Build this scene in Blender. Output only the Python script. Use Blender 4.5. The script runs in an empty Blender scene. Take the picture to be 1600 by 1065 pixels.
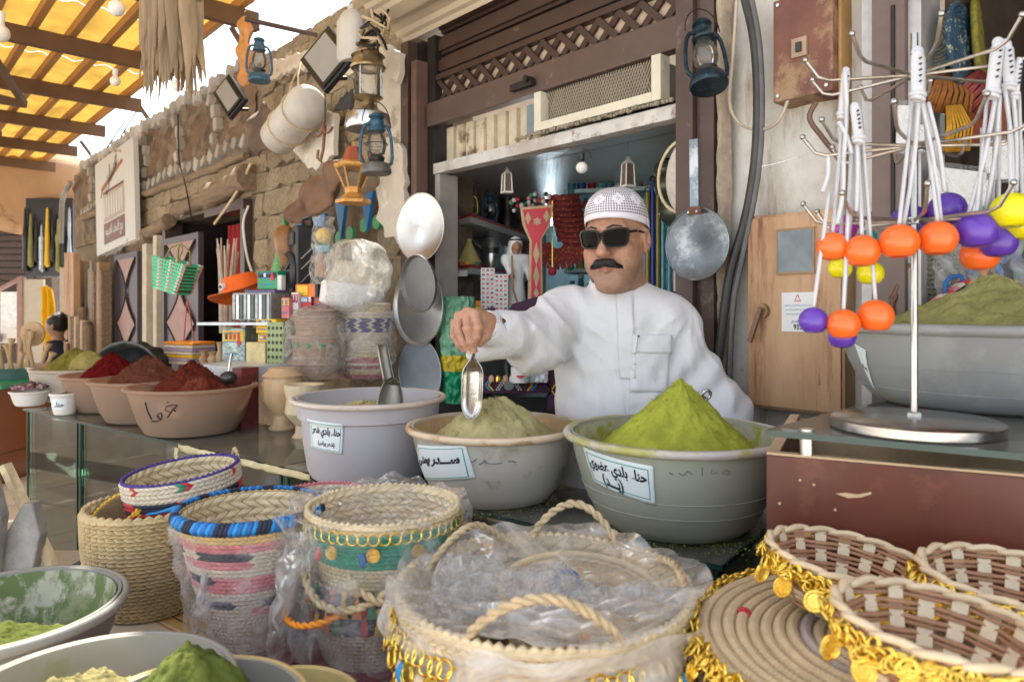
import bpy, math, random, unicodedata
import numpy as np
from mathutils import Vector, Matrix, Euler, Quaternion
random.seed(7); R=random.Random(11)
SC=bpy.context.scene; COL=SC.collection
PI=math.pi; rad=math.radians
# ------------------------------------------------------------ camera, world, sun, exposure
F=1100.0; CZ=1.44
cam=bpy.data.cameras.new('camera'); co=bpy.data.objects.new('camera',cam); COL.objects.link(co)
cam.lens=36*F/1600; cam.sensor_width=36; cam.shift_y=-52.5/1600; cam.clip_start=.05; cam.clip_end=400
cam.dof.use_dof=True; cam.dof.focus_distance=1.85; cam.dof.aperture_fstop=5.0
co.location=(0,0,CZ); co.rotation_euler=(PI/2,0,0); SC.camera=co
SUN_EL=rad(60); SUN_AZ=Vector((-.476,.881))   # horizontal direction towards the sun
wd=bpy.data.worlds.new('World'); SC.world=wd; wd.use_nodes=True
nt=wd.node_tree; sky=nt.nodes.new('ShaderNodeTexSky'); sky.sky_type='NISHITA'; sky.sun_disc=False
sky.sun_elevation=SUN_EL; sky.sun_rotation=math.atan2(SUN_AZ.x,SUN_AZ.y); sky.dust_density=1.2; sky.air_density=1.; sky.ozone_density=1.
hs=nt.nodes.new('ShaderNodeHueSaturation'); hs.inputs['Saturation'].default_value=.36
nt.links.new(sky.outputs[0],hs.inputs['Color']); nt.links.new(hs.outputs[0],nt.nodes['Background'].inputs[0])
nt.nodes['Background'].inputs[1].default_value=.15
sl=bpy.data.lights.new('sun','SUN'); sl.energy=4.2; sl.angle=rad(.6); sl.color=(1,.95,.86)
so=bpy.data.objects.new('sun',sl); COL.objects.link(so)
sdir=Vector((SUN_AZ.normalized().x*math.cos(SUN_EL),SUN_AZ.normalized().y*math.cos(SUN_EL),math.sin(SUN_EL)))
so.rotation_euler=sdir.to_track_quat('Z','Y').to_euler(); so.location=sdir*30
SC.view_settings.view_transform='Standard'; SC.view_settings.look='None'; SC.view_settings.gamma=1
SC.view_settings.use_curve_mapping=False; SC.view_settings.exposure=1.72
SC.cycles.transparent_max_bounces=24; SC.cycles.max_bounces=8; SC.cycles.diffuse_bounces=4; SC.cycles.use_denoising=True
# ------------------------------------------------------------ placing
def P(u,v,d): return Vector(((u-800)*d/F,d,CZ-(v-480)*d/F))
def PZ(u,v,z): return P(u,v,(CZ-z)*F/(v-480))
WO=Vector((-.48,3.3)); E2=Vector((.68,-.733)).normalized(); N2=Vector((E2.y,-E2.x)).normalized()  # N2 towards the camera side
WK=WO.dot(N2)
def W(u,v,off=0.):
    d=(off+WK)/((u-800)/F*N2.x+N2.y); return P(u,v,d)
def WL(s,n,z): return Vector((WO.x+E2.x*s+N2.x*n,WO.y+E2.y*s+N2.y*n,z))
def WS(u,v,off=0.):
    p=W(u,v,off); return (Vector((p.x,p.y))-WO).dot(E2),p.z
WROT=math.atan2(E2.y,E2.x)           # wall frame: x along the wall to the right, y into the wall
def WM(s,n=0,z=0): return Matrix.Translation(WL(s,n,z))@Matrix.Rotation(WROT,4,'Z')
def Mx(loc,rz=0,rx=0,ry=0,s=1): return Matrix.Translation(loc)@Euler((rx,ry,rz)).to_matrix().to_4x4()@Matrix.Scale(s,4)
# ------------------------------------------------------------ materials
MC={}
def _n(nt,t,**k):
    n=nt.nodes.new(t)
    for a,b in k.items():
        if a.startswith('i_'): n.inputs[a[2:].replace('_',' ')].default_value=b
        else: setattr(n,a,b)
    return n
def c4(c): return (c[0],c[1],c[2],1)
def mat(name,col,rough=.6,metal=0.,var=.2,scale=12,bump=.15,bscale=80,stain=None,coat=0,trans=0,sub=0,sheen=0,stretch=(1,1,1),alpha=1,em=0,spec=.5,wave=None,attr=False,objvar=0,bdist=.004,sat=0):
    if name in MC: return MC[name]
    m=bpy.data.materials.new(name); m.use_nodes=True; nt=m.node_tree; L=nt.links.new
    b=nt.nodes['Principled BSDF']
    tc=_n(nt,'ShaderNodeTexCoord'); mp=_n(nt,'ShaderNodeMapping'); mp.inputs['Scale'].default_value=stretch
    L(tc.outputs['Object'],mp.inputs[0])
    if attr:
        at=_n(nt,'ShaderNodeVertexColor'); at.layer_name='Col'; cur=at.outputs[0]
    else:
        rgb=_n(nt,'ShaderNodeRGB'); rgb.outputs[0].default_value=c4(col); cur=rgb.outputs[0]
    if var:
        n1=_n(nt,'ShaderNodeTexNoise',i_Scale=scale,i_Detail=6.,i_Roughness=.65); L(mp.outputs[0],n1.inputs['Vector'])
        mr=_n(nt,'ShaderNodeMapRange'); mr.inputs[1].default_value=.3; mr.inputs[2].default_value=.7
        mr.inputs[3].default_value=1-var; mr.inputs[4].default_value=1+var; L(n1.outputs[0],mr.inputs[0])
        mm=_n(nt,'ShaderNodeVectorMath',operation='SCALE'); L(cur,mm.inputs[0]); L(mr.outputs[0],mm.inputs['Scale']); cur=mm.outputs[0]
    if wave:   # (scale, distortion, dark factor, axis)
        wv=_n(nt,'ShaderNodeTexWave',i_Scale=wave[0],i_Distortion=wave[1],i_Detail=4.); wv.bands_direction=wave[3]; wv.inputs['Detail Scale'].default_value=1.5
        L(mp.outputs[0],wv.inputs['Vector'])
        mr=_n(nt,'ShaderNodeMapRange'); mr.inputs[3].default_value=wave[2]; mr.inputs[4].default_value=1; L(wv.outputs[1],mr.inputs[0])
        mm=_n(nt,'ShaderNodeVectorMath',operation='SCALE'); L(cur,mm.inputs[0]); L(mr.outputs[0],mm.inputs['Scale']); cur=mm.outputs[0]
    if stain:
        for st in (stain if isinstance(stain,list) else [stain]):
            sc_,th=st[1],st[2]
            n2=_n(nt,'ShaderNodeTexNoise',i_Scale=sc_,i_Detail=8.,i_Roughness=.7); 
            mp2=_n(nt,'ShaderNodeMapping'); mp2.inputs['Scale'].default_value=st[3] if len(st)>3 else (1,1,1); mp2.inputs['Location'].default_value=(sc_,3,th*9)
            L(tc.outputs['Object'],mp2.inputs[0]); L(mp2.outputs[0],n2.inputs['Vector'])
            mr=_n(nt,'ShaderNodeMapRange'); mr.inputs[1].default_value=th; mr.inputs[2].default_value=th+(st[4] if len(st)>4 else .08); L(n2.outputs[0],mr.inputs[0])
            mx=_n(nt,'ShaderNodeMixRGB'); L(mr.outputs[0],mx.inputs[0]); L(cur,mx.inputs[1]); mx.inputs[2].default_value=c4(st[0]); cur=mx.outputs[0]
    if objvar:
        oi=_n(nt,'ShaderNodeObjectInfo'); mr=_n(nt,'ShaderNodeMapRange'); mr.inputs[3].default_value=1-objvar; mr.inputs[4].default_value=1+objvar
        L(oi.outputs['Random'],mr.inputs[0]); mm=_n(nt,'ShaderNodeVectorMath',operation='SCALE'); L(cur,mm.inputs[0]); L(mr.outputs[0],mm.inputs['Scale']); cur=mm.outputs[0]
    L(cur,b.inputs['Base Color'])
    b.inputs['Roughness'].default_value=rough; b.inputs['Metallic'].default_value=metal
    b.inputs['Coat Weight'].default_value=coat; b.inputs['Specular IOR Level'].default_value=spec
    if trans: b.inputs['Transmission Weight'].default_value=trans
    if sub: b.inputs['Subsurface Weight'].default_value=sub; b.inputs['Subsurface Radius'].default_value=(1,.35,.2); b.inputs['Subsurface Scale'].default_value=.008
    if sheen: b.inputs['Sheen Weight'].default_value=sheen
    if alpha<1: b.inputs['Alpha'].default_value=alpha
    if em: L(cur,b.inputs['Emission Color']); b.inputs['Emission Strength'].default_value=em
    if bump:
        n3=_n(nt,'ShaderNodeTexNoise',i_Scale=bscale,i_Detail=5.,i_Roughness=.6); L(mp.outputs[0],n3.inputs['Vector'])
        bp=_n(nt,'ShaderNodeBump'); bp.inputs['Strength'].default_value=bump; bp.inputs['Distance'].default_value=bdist; L(n3.outputs[0],bp.inputs['Height']); L(bp.outputs[0],b.inputs['Normal'])
        if rough>.15:
            mr=_n(nt,'ShaderNodeMapRange'); mr.inputs[3].default_value=rough*.8; mr.inputs[4].default_value=min(1,rough*1.2); L(n3.outputs[0],mr.inputs[0]); L(mr.outputs[0],b.inputs['Roughness'])
    MC[name]=m; return m
def glass(name='clear_glass',tint=(.9,.97,.95),refl=.9,dirt=.0,rough=.02):
    if name in MC: return MC[name]
    m=bpy.data.materials.new(name); m.use_nodes=True; nt=m.node_tree; L=nt.links.new; nt.nodes.clear()
    o=_n(nt,'ShaderNodeOutputMaterial'); t=_n(nt,'ShaderNodeBsdfTransparent'); t.inputs[0].default_value=c4(tint)
    g=_n(nt,'ShaderNodeBsdfGlossy'); g.inputs['Roughness'].default_value=rough; f=_n(nt,'ShaderNodeFresnel'); f.inputs[0].default_value=1.5
    mu=_n(nt,'ShaderNodeMath',operation='MULTIPLY'); mu.inputs[1].default_value=refl; L(f.outputs[0],mu.inputs[0])
    mx=_n(nt,'ShaderNodeMixShader'); L(mu.outputs[0],mx.inputs[0]); L(t.outputs[0],mx.inputs[1]); L(g.outputs[0],mx.inputs[2]); last=mx
    if dirt:
        d=_n(nt,'ShaderNodeBsdfDiffuse'); d.inputs[0].default_value=(.6,.57,.5,1)
        tc=_n(nt,'ShaderNodeTexCoord'); n=_n(nt,'ShaderNodeTexNoise',i_Scale=4.,i_Detail=8.,i_Roughness=.75); L(tc.outputs['Object'],n.inputs['Vector'])
        mr=_n(nt,'ShaderNodeMapRange'); mr.inputs[1].default_value=.35; mr.inputs[2].default_value=.8; mr.inputs[3].default_value=dirt*.3; mr.inputs[4].default_value=dirt*1.6; L(n.outputs[0],mr.inputs[0])
        m2=_n(nt,'ShaderNodeMixShader'); L(mr.outputs[0],m2.inputs[0]); L(mx.outputs[0],m2.inputs[1]); L(d.outputs[0],m2.inputs[2]); last=m2
    L(last.outputs[0],o.inputs[0]); MC[name]=m; return m
def film(name='plastic_film',white=.1,col=(.9,.9,.9),sc=14,crinkle=.7):
    if name in MC: return MC[name]
    m=bpy.data.materials.new(name); m.use_nodes=True; nt=m.node_tree; L=nt.links.new; nt.nodes.clear()
    o=_n(nt,'ShaderNodeOutputMaterial'); t=_n(nt,'ShaderNodeBsdfTransparent'); t.inputs[0].default_value=(.97,.97,.97,1)
    g=_n(nt,'ShaderNodeBsdfGlossy'); g.inputs['Roughness'].default_value=.2
    d=_n(nt,'ShaderNodeBsdfDiffuse'); d.inputs[0].default_value=c4(col); tl=_n(nt,'ShaderNodeBsdfTranslucent'); tl.inputs[0].default_value=c4(col)
    md=_n(nt,'ShaderNodeMixShader'); L(d.outputs[0],md.inputs[1]); L(tl.outputs[0],md.inputs[2])
    tc=_n(nt,'ShaderNodeTexCoord'); n=_n(nt,'ShaderNodeTexNoise',i_Scale=float(sc),i_Detail=1.5,i_Roughness=.45,i_Distortion=1.2); L(tc.outputs['Object'],n.inputs['Vector'])
    v=_n(nt,'ShaderNodeTexVoronoi',feature='DISTANCE_TO_EDGE'); v.inputs['Scale'].default_value=sc*2.4
    ad=_n(nt,'ShaderNodeVectorMath',operation='ADD'); sc2=_n(nt,'ShaderNodeVectorMath',operation='SCALE'); sc2.inputs['Scale'].default_value=.35
    L(n.outputs['Color'],sc2.inputs[0]); L(sc2.outputs[0],ad.inputs[0]); L(tc.outputs['Object'],ad.inputs[1]); L(ad.outputs[0],v.inputs['Vector'])
    ma=_n(nt,'ShaderNodeMath',operation='MULTIPLY_ADD'); L(v.outputs[0],ma.inputs[0]); ma.inputs[1].default_value=1.1; L(n.outputs[0],ma.inputs[2])
    bp=_n(nt,'ShaderNodeBump'); bp.inputs['Strength'].default_value=crinkle; bp.inputs['Distance'].default_value=.02; L(ma.outputs[0],bp.inputs['Height'])
    L(bp.outputs[0],g.inputs['Normal']); L(bp.outputs[0],d.inputs['Normal'])
    lw=_n(nt,'ShaderNodeLayerWeight'); lw.inputs[0].default_value=.35; L(bp.outputs[0],lw.inputs['Normal'])
    ns=_n(nt,'ShaderNodeTexNoise',i_Scale=sc*1.5,i_Detail=5.,i_Roughness=.6,i_Distortion=1.8); L(tc.outputs['Object'],ns.inputs['Vector']); mr=_n(nt,'ShaderNodeMapRange'); mr.inputs[1].default_value=.42; mr.inputs[2].default_value=.74; mr.inputs[3].default_value=white*.7; mr.inputs[4].default_value=min(.95,white*3.2); L(ns.outputs[0],mr.inputs[0])
    m1=_n(nt,'ShaderNodeMixShader'); L(mr.outputs[0],m1.inputs[0]); L(t.outputs[0],m1.inputs[1]); L(md.outputs[0],m1.inputs[2])
    mf=_n(nt,'ShaderNodeMath',operation='MULTIPLY'); mf.inputs[1].default_value=.26; L(lw.outputs['Fresnel'],mf.inputs[0])
    m2=_n(nt,'ShaderNodeMixShader'); L(mf.outputs[0],m2.inputs[0]); L(m1.outputs[0],m2.inputs[1]); L(g.outputs[0],m2.inputs[2]); L(m2.outputs[0],o.inputs[0])
    MC[name]=m; return m
def translucent(name,col,em=0,mixf=.5):
    if name in MC: return MC[name]
    m=bpy.data.materials.new(name); m.use_nodes=True; nt=m.node_tree; L=nt.links.new; nt.nodes.clear()
    o=_n(nt,'ShaderNodeOutputMaterial'); a=_n(nt,'ShaderNodeBsdfDiffuse'); b=_n(nt,'ShaderNodeBsdfTranslucent'); mx=_n(nt,'ShaderNodeMixShader'); mx.inputs[0].default_value=mixf
    tc=_n(nt,'ShaderNodeTexCoord'); n=_n(nt,'ShaderNodeTexNoise',i_Scale=3.,i_Detail=6.); L(tc.outputs['Object'],n.inputs['Vector'])
    cr=_n(nt,'ShaderNodeValToRGB'); cr.color_ramp.elements[0].position=.35; cr.color_ramp.elements[0].color=c4([x*.62 for x in col]); cr.color_ramp.elements[1].position=.62; cr.color_ramp.elements[1].color=c4(col)
    L(n.outputs[0],cr.inputs[0]); L(cr.outputs[0],a.inputs[0]); L(cr.outputs[0],b.inputs[0]); L(a.outputs[0],mx.inputs[1]); L(b.outputs[0],mx.inputs[2]); L(mx.outputs[0],o.inputs[0])
    MC[name]=m; return m
# ------------------------------------------------------------ objects
WM_={}      # world matrices of parents
def setp(o,label=None,cat=None,group=None,kind=None):
    if label: o['label']=label
    if cat: o['category']=cat
    if group: o['group']=group
    if kind: o['kind']=kind
    return o
def thing(name,label,cat,M=None,group=None):
    o=bpy.data.objects.new(name,None); COL.objects.link(o); o.empty_display_size=.05
    M=M if isinstance(M,Matrix) else Matrix.Translation(M if M is not None else (0,0,0))
    o.matrix_world=M; WM_[o.name]=M.copy(); return setp(o,label,cat,group)
class MB:
    def __init__(s): s.v=[]; s.f=[]; s.mi=[]; s.m=0; s.M=None; s.uv=None
    def add(s,vs,fs):
        k=len(s.v)
        if s.M is not None: vs=[s.M@Vector(p) for p in vs]
        s.v.extend([tuple(p) for p in vs]); s.f.extend([tuple(i+k for i in f) for f in fs]); s.mi.extend([s.m]*len(fs)); return s
    def box(s,x0,x1,y0,y1,z0,z1):
        return s.add([(x0,y0,z0),(x1,y0,z0),(x1,y1,z0),(x0,y1,z0),(x0,y0,z1),(x1,y0,z1),(x1,y1,z1),(x0,y1,z1)],
            [(0,3,2,1),(4,5,6,7),(0,1,5,4),(1,2,6,5),(2,3,7,6),(3,0,4,7)])
    def bar(s,a,b,w,h,up=(0,0,1)):
        a=Vector(a); b=Vector(b); d=(b-a); l=d.length; d.normalize(); u=Vector(up)
        x=d.cross(u); x=(x if x.length>1e-4 else d.cross(Vector((1,0,0)))).normalized(); u=x.cross(d)
        vs=[a+x*(i*w/2)+u*(j*h/2)+d*(k*l) for k in (0,1) for j in (-1,1) for i in (-1,1)]
        return s.add(vs,[(0,1,3,2),(4,6,7,5),(0,4,5,1),(1,5,7,3),(3,7,6,2),(2,6,4,0)])
    def tube(s,pts,r,n=8,closed=False,cap=True,flat=1,up=None):
        pts=[Vector(p) for p in pts]; k=len(pts); rs=r if isinstance(r,(list,tuple)) else [r]*k
        T=[]
        for i in range(k):
            a=pts[(i-1)%k] if closed or i>0 else pts[0]; b=pts[(i+1)%k] if closed or i<k-1 else pts[-1]
            t=(b-a); T.append(t.normalized() if t.length>1e-9 else Vector((0,0,1)))
        u=Vector(up) if up else T[0].orthogonal(); vs=[]
        for i in range(k):
            u=(u-T[i]*u.dot(T[i])); u=u.normalized() if u.length>1e-6 else T[i].orthogonal().normalized(); w=T[i].cross(u)
            for j in range(n):
                a=2*PI*j/n; vs.append(pts[i]+u*(math.cos(a)*rs[i])+w*(math.sin(a)*rs[i]*flat))
        fs=[]
        for i in range(k if closed else k-1):
            i2=(i+1)%k
            for j in range(n): fs.append((i*n+j,i*n+(j+1)%n,i2*n+(j+1)%n,i2*n+j))
        if cap and not closed: fs.append(tuple(range(n-1,-1,-1))); fs.append(tuple((k-1)*n+j for j in range(n)))
        return s.add(vs,fs)
    def torus(s,c,Rr,r,n=24,m=8,axis=(0,0,1),sq=1):
        q=Vector((0,0,1)).rotation_difference(Vector(axis)); c=Vector(c)
        return s.tube([c+q@Vector((Rr*math.cos(2*PI*i/n),Rr*sq*math.sin(2*PI*i/n),0)) for i in range(n)],r,m,closed=True,up=q@Vector((0,0,1)))
    def lathe(s,prof,n=32,M=None,sx=1,sy=1,fn=None,a0=0,a1=2*PI):
        full=abs(a1-a0-2*PI)<1e-6; cols=n if full else n+1; vs=[]
        for (r,z) in prof:
            for j in range(cols):
                a=a0+(a1-a0)*j/n; p=Vector((r*math.cos(a)*sx,r*math.sin(a)*sy,z))
                if fn: p=fn(p,a,r,z)
                vs.append(M@p if M else p)
        fs=[]
        for i in range(len(prof)-1):
            for j in range(n):
                j2=(j+1)%cols; fs.append((i*cols+j,i*cols+j2,(i+1)*cols+j2,(i+1)*cols+j))
        return s.add(vs,fs)
    def cyl(s,a,b,r,n=12,r2=None): return s.tube([a,b],[r,r if r2 is None else r2],n)
    def sphere(s,c,r,n=16,m=10,sc=(1,1,1),cut=None):
        prof=[]; c=Vector(c)
        for i in range(m+1):
            t=-PI/2+PI*i/m
            if cut is not None and math.sin(t)<cut: continue
            prof.append((max(r*math.cos(t),1e-4),r*math.sin(t)))
        if cut is not None: prof.insert(0,(1e-4,prof[0][1]))
        return s.lathe(prof,n,Matrix.Translation(c)@Matrix.Diagonal((sc[0],sc[1],sc[2],1)))
    def prism(s,poly,t,M=None):   # polygon in xy, extruded along +z by t
        n=len(poly); vs=[Vector((p[0],p[1],0)) for p in poly]+[Vector((p[0],p[1],t)) for p in poly]
        if M: vs=[M@p for p in vs]
        return s.add(vs,[tuple(range(n-1,-1,-1)),tuple(range(n,2*n))]+[(i,(i+1)%n,(i+1)%n+n,i+n) for i in range(n)])
    def grid(s,fn,nu,nv):
        vs=[fn(i/nu,j/nv) for j in range(nv+1) for i in range(nu+1)]; w=nu+1
        return s.add(vs,[(j*w+i,j*w+i+1,(j+1)*w+i+1,(j+1)*w+i) for j in range(nv) for i in range(nu)])
    def quad(s,a,b,c,d): return s.add([a,b,c,d],[(0,1,2,3)])
    def mesh(s,name,mats,smooth=None):
        me=bpy.data.meshes.new(name); me.from_pydata(s.v,[],s.f)
        for m in (mats if isinstance(mats,(list,tuple)) else [mats]): me.materials.append(m)
        if any(s.mi): me.polygons.foreach_set('material_index',s.mi)
        if smooth is not None:
            me.polygons.foreach_set('use_smooth',[True]*len(me.polygons))
            if smooth<180:
                try: me.set_sharp_from_angle(angle=rad(smooth))
                except Exception: pass
        me.update(); return me
    def build(s,name,mats,parent=None,world=False,smooth=None,label=None,cat=None,group=None,kind=None,M=None,bevel=0,solid=0):
        if world and parent is not None:
            inv=WM_[parent.name].inverted(); s.v=[tuple(inv@Vector(p)) for p in s.v]
        if parent is None and M is None and world:  # origin at the base centre
            a=np.array(s.v); c=Vector(((a[:,0].min()+a[:,0].max())/2,(a[:,1].min()+a[:,1].max())/2,a[:,2].min()))
            s.v=[(p[0]-c.x,p[1]-c.y,p[2]-c.z) for p in s.v]; M=Matrix.Translation(c)
        o=bpy.data.objects.new(name,s.mesh(name,mats,smooth)); COL.objects.link(o)
        if bevel: bv=o.modifiers.new('bevel','BEVEL'); bv.width=bevel; bv.segments=2; bv.limit_method='ANGLE'; bv.angle_limit=rad(40)
        if solid: sd=o.modifiers.new('thickness','SOLIDIFY'); sd.thickness=solid; sd.offset=0
        if parent is not None:
            o.parent=parent; CH.setdefault(parent.name,[]).append(o); M=M or Matrix(); o.matrix_basis=M; WM_[o.name]=WM_[parent.name]@M
        else:
            M=M or Matrix(); o.matrix_basis=M; WM_[o.name]=M.copy()
        return setp(o,label,cat,group,kind)
def copies(proto,Ms,names=None,labels=None,group=None):
    out=[]
    def cp(o,par):
        c=o.copy(); COL.objects.link(c); c.parent=par
        if par: CH.setdefault(par.name,[]).append(c)
        if par: c.matrix_parent_inverse=o.matrix_parent_inverse.copy()
        WM_[c.name]=WM_[o.name]
        for ch in [x for x in ALLCH(o)]: cp(ch,c)
        return c
    for i,M in enumerate(Ms):
        c=cp(proto,None); c.matrix_basis=M
        if labels: c['label']=labels[i]
        if group: c['group']=group
        out.append(c)
    return out
CH={}
def ALLCH(o): return CH.get(o.name,[])
# ------------------------------------------------------------ signed distance surfaces
def vlen(a): return np.sqrt((a*a).sum(-1))
def caps(p,a,b,ra,rb=None):
    rb=ra if rb is None else rb; a=np.array(a,float); b=np.array(b,float); d=b-a
    t=np.clip(((p-a)@d)/max(d@d,1e-12),0,1); return vlen(p-a-t[...,None]*d)-(ra+(rb-ra)*t)
def ell(p,c,r,Rm=None):
    q=p-np.array(c,float)
    if Rm is not None: q=q@np.array(Rm)      # columns of Rm = local axes
    r=np.array(r,float); k0=vlen(q/r); k1=vlen(q/(r*r)); return k0*(k0-1)/np.maximum(k1,1e-9)
def smin(a,b,k):
    h=np.clip(.5+.5*(b-a)/k,0,1); return b+(a-b)*h-k*h*(1-h)
def smax(a,b,k): return -smin(-a,-b,k)
def nets(fn,lo,hi,res):
    lo=np.array(lo,float); hi=np.array(hi,float); n=np.maximum(((hi-lo)/res).astype(int)+1,3)
    ax=[lo[i]+np.arange(n[i])*res for i in range(3)]
    G=np.stack(np.meshgrid(*ax,indexing='ij'),-1).astype(np.float32); f=fn(G).astype(np.float32); del G
    s=f<0; c=s[:-1,:-1,:-1].astype(np.int8)
    cn=[(i,j,k) for i in (0,1) for j in (0,1) for k in (0,1)]
    sh=lambda A,o:A[o[0]:A.shape[0]-1+o[0],o[1]:A.shape[1]-1+o[1],o[2]:A.shape[2]-1+o[2]]
    tot=sum(sh(s,o).astype(np.int8) for o in cn); act=(tot>0)&(tot<8); idx=np.argwhere(act)
    ids=-np.ones(act.shape,int); ids[tuple(idx.T)]=np.arange(len(idx))
    acc=np.zeros((len(idx),3)); cnt=np.zeros(len(idx))
    val=lambda o:f[idx[:,0]+o[0],idx[:,1]+o[1],idx[:,2]+o[2]]
    for a in cn:
        for d in range(3):
            if a[d]==1: continue
            b=list(a); b[d]=1; fa=val(a); fb=val(b); m=(fa<0)!=(fb<0); t=fa/(fa-fb+1e-12)
            p=np.array(a,float)[None].repeat(len(idx),0); p[:,d]+=t; acc[m]+=p[m]; cnt[m]+=1
    V=lo+(idx+acc/np.maximum(cnt,1)[:,None])*res; Fs=[]
    for d in range(3):
        a1,a2=(d+1)%3,(d+2)%3; sl0=[slice(None)]*3; sl1=[slice(None)]*3; sl0[d]=slice(0,-1); sl1[d]=slice(1,None)
        e=s[tuple(sl0)]!=s[tuple(sl1)]; q=np.argwhere(e); q=q[(q[:,a1]>0)&(q[:,a2]>0)&(q[:,a1]<act.shape[a1])&(q[:,a2]<act.shape[a2])]
        ins=s[tuple(q.T)]; o1=np.zeros(3,int); o1[a1]=1; o2=np.zeros(3,int); o2[a2]=1
        A=ids[tuple((q).T)]; B=ids[tuple((q-o1).T)]; C=ids[tuple((q-o1-o2).T)]; D=ids[tuple((q-o2).T)]
        fq=np.stack([A,B,C,D],1); fq[~ins]=fq[~ins][:,::-1]; Fs.append(fq)
    Fq=np.concatenate(Fs); Fq=Fq[(Fq>=0).all(1)]; return V,Fq
def sdf(mb,fn,lo,hi,res):
    V,Fq=nets(fn,lo,hi,res); mb.add([tuple(v) for v in V.tolist()],[tuple(f) for f in Fq.tolist()]); return mb
# ------------------------------------------------------------ lettering
FORMS={}
for cp in range(0xFE80,0xFEFD):
    d=unicodedata.decomposition(chr(cp)).split()
    if len(d)==2: FORMS.setdefault(chr(int(d[1],16)),{})[d[0][1:-1]]=chr(cp)
def ar(s):
    out=[]
    j=lambda c:c=='\u0640' or (c in FORMS and len(FORMS[c])>1); jl=lambda c:c=='\u0640' or (c in FORMS and 'initial' in FORMS[c])
    for i,c in enumerate(s):
        pv=i>0 and jl(s[i-1]) and j(c); nx=i+1<len(s) and jl(c) and j(s[i+1])
        if c in FORMS: c=FORMS[c].get('medial' if pv and nx else 'final' if pv else 'initial' if nx else 'isolated',FORMS[c]['isolated'])
        elif c in '()': c=')' if c=='(' else '('
        out.append(c)
    return ''.join(reversed(out))
def textmesh(s,arabic=True,bold=.012,thick=0):
    """lettering as (verts, faces), fitted to width 1 and centred"""
    c=bpy.data.curves.new('t','FONT'); c.body=ar(s) if arabic else s; c.size=1; c.offset=bold; c.resolution_u=3; c.extrude=thick
    o=bpy.data.objects.new('t',c); COL.objects.link(o); dg=bpy.context.evaluated_depsgraph_get()
    me=bpy.data.meshes.new_from_object(o.evaluated_get(dg)); a=np.array([v.co[:] for v in me.vertices]); fs=[tuple(p.vertices) for p in me.polygons]
    bpy.data.objects.remove(o); bpy.data.curves.remove(c); bpy.data.meshes.remove(me)
    lo,hi=a.min(0),a.max(0); a=(a-(lo+hi)/2)/(hi[0]-lo[0]); return a,fs,(hi[1]-lo[1])/(hi[0]-lo[0])
def nz(*a): return math.sin(a[0]*1.7+1.3*math.sin(a[1]*2.1+.7))*math.cos(a[1]*1.3+1.7*math.sin(a[0]*.9+2))
# ------------------------------------------------------------ shared materials
M_iron=mat('dark_iron',(.035,.03,.03),.5,.6,.3); M_steel=mat('brushed_steel',(.55,.54,.52),.28,1,.1,bump=.03)
M_alu=mat('aluminium',(.72,.73,.74),.33,1,.08,30,.05,200); M_galv=mat('galvanised_sheet',(.42,.46,.5),.38,.85,.25,9,.08,120)
M_rust=mat('rusty_paint',(.16,.068,.048),.7,.1,.3,7,.3,60,stain=((.30,.19,.11),5,.52))
M_white=mat('white_plastic',(.72,.71,.68),.4,0,.06); M_black=mat('black_plastic',(.015,.015,.017),.35,0,.1)
M_bluep=mat('worn_blue_paint',(.035,.10,.16),.4,.3,.3,20,.2,90,stain=((.03,.03,.035),22,.56))
M_gold=mat('gold_coated',(.85,.58,.13),.22,1,.12,40,.1,150); M_goldt=mat('gold_trim',(.86,.62,.12),.2,1,.1,60,.2,200); M_cord=mat('coin_gold',(.62,.42,.12),.35,1,.2,60,.5,300)
M_straw=mat('palm_straw',(.50,.38,.20),.65,0,.25,30,.3,200,objvar=.06); M_strawl=mat('pale_palm_straw',(.62,.51,.32),.6,0,.22,30,.3,200)
M_strawd=mat('dark_core_straw',(.25,.17,.08),.8,0,.25,30,.3,200); M_rope=mat('palm_rope',(.52,.40,.24),.75,0,.3,40,.6,220)  # M_strawd: dark brown straw of the basket cores under the weave
M_cane=mat('peeled_cane',(.66,.52,.34),.5,0,.15,30,.1,120); M_canew=mat('pale_cane_stake',(.70,.59,.41),.55,0,.12,30,.1,160); M_canebr=mat('brown_cane_weaver',(.42,.22,.125),.5,0,.25,30,.2,160)
M_red=mat('red_yarn',(.50,.04,.05),.8,0,.2,40,.3,250); M_pink=mat('pink_yarn',(.62,.20,.22),.8,0,.2,40,.3,250); M_navy=mat('black_navy_yarn',(.02,.025,.05),.8,0,.2,40,.3,250)
M_blue=mat('blue_yarn',(.02,.12,.38),.7,0,.25,40,.3,250); M_lbl=mat('bright_blue_yarn',(.02,.25,.60),.7,0,.2,40,.3,250); M_cream=mat('cream_yarn',(.60,.53,.42),.8,0,.15,40,.3,250)
M_green=mat('green_yarn',(.03,.25,.15),.75,0,.2,40,.3,250); M_yel=mat('yellow_yarn',(.75,.45,.03),.75,0,.2,40,.3,250); M_orange=mat('orange_yarn',(.8,.28,.02),.7,0,.2,40,.3,250)
M_wood=mat('plain_wood',(.32,.19,.10),.6,0,.2,6,.2,50,stretch=(1,1,.2)); M_paleW=mat('pale_turned_wood',(.52,.36,.21),.55,0,.15,5,.1,60,stretch=(6,6,1))
M_tan=mat('clay_tan',(.45,.26,.15),.7,0,.15); M_brownp=mat('brown_steel_paint',(.075,.046,.038),.42,.1,.15,6,.08,60,stain=((.15,.10,.08),14,.60))
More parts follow.
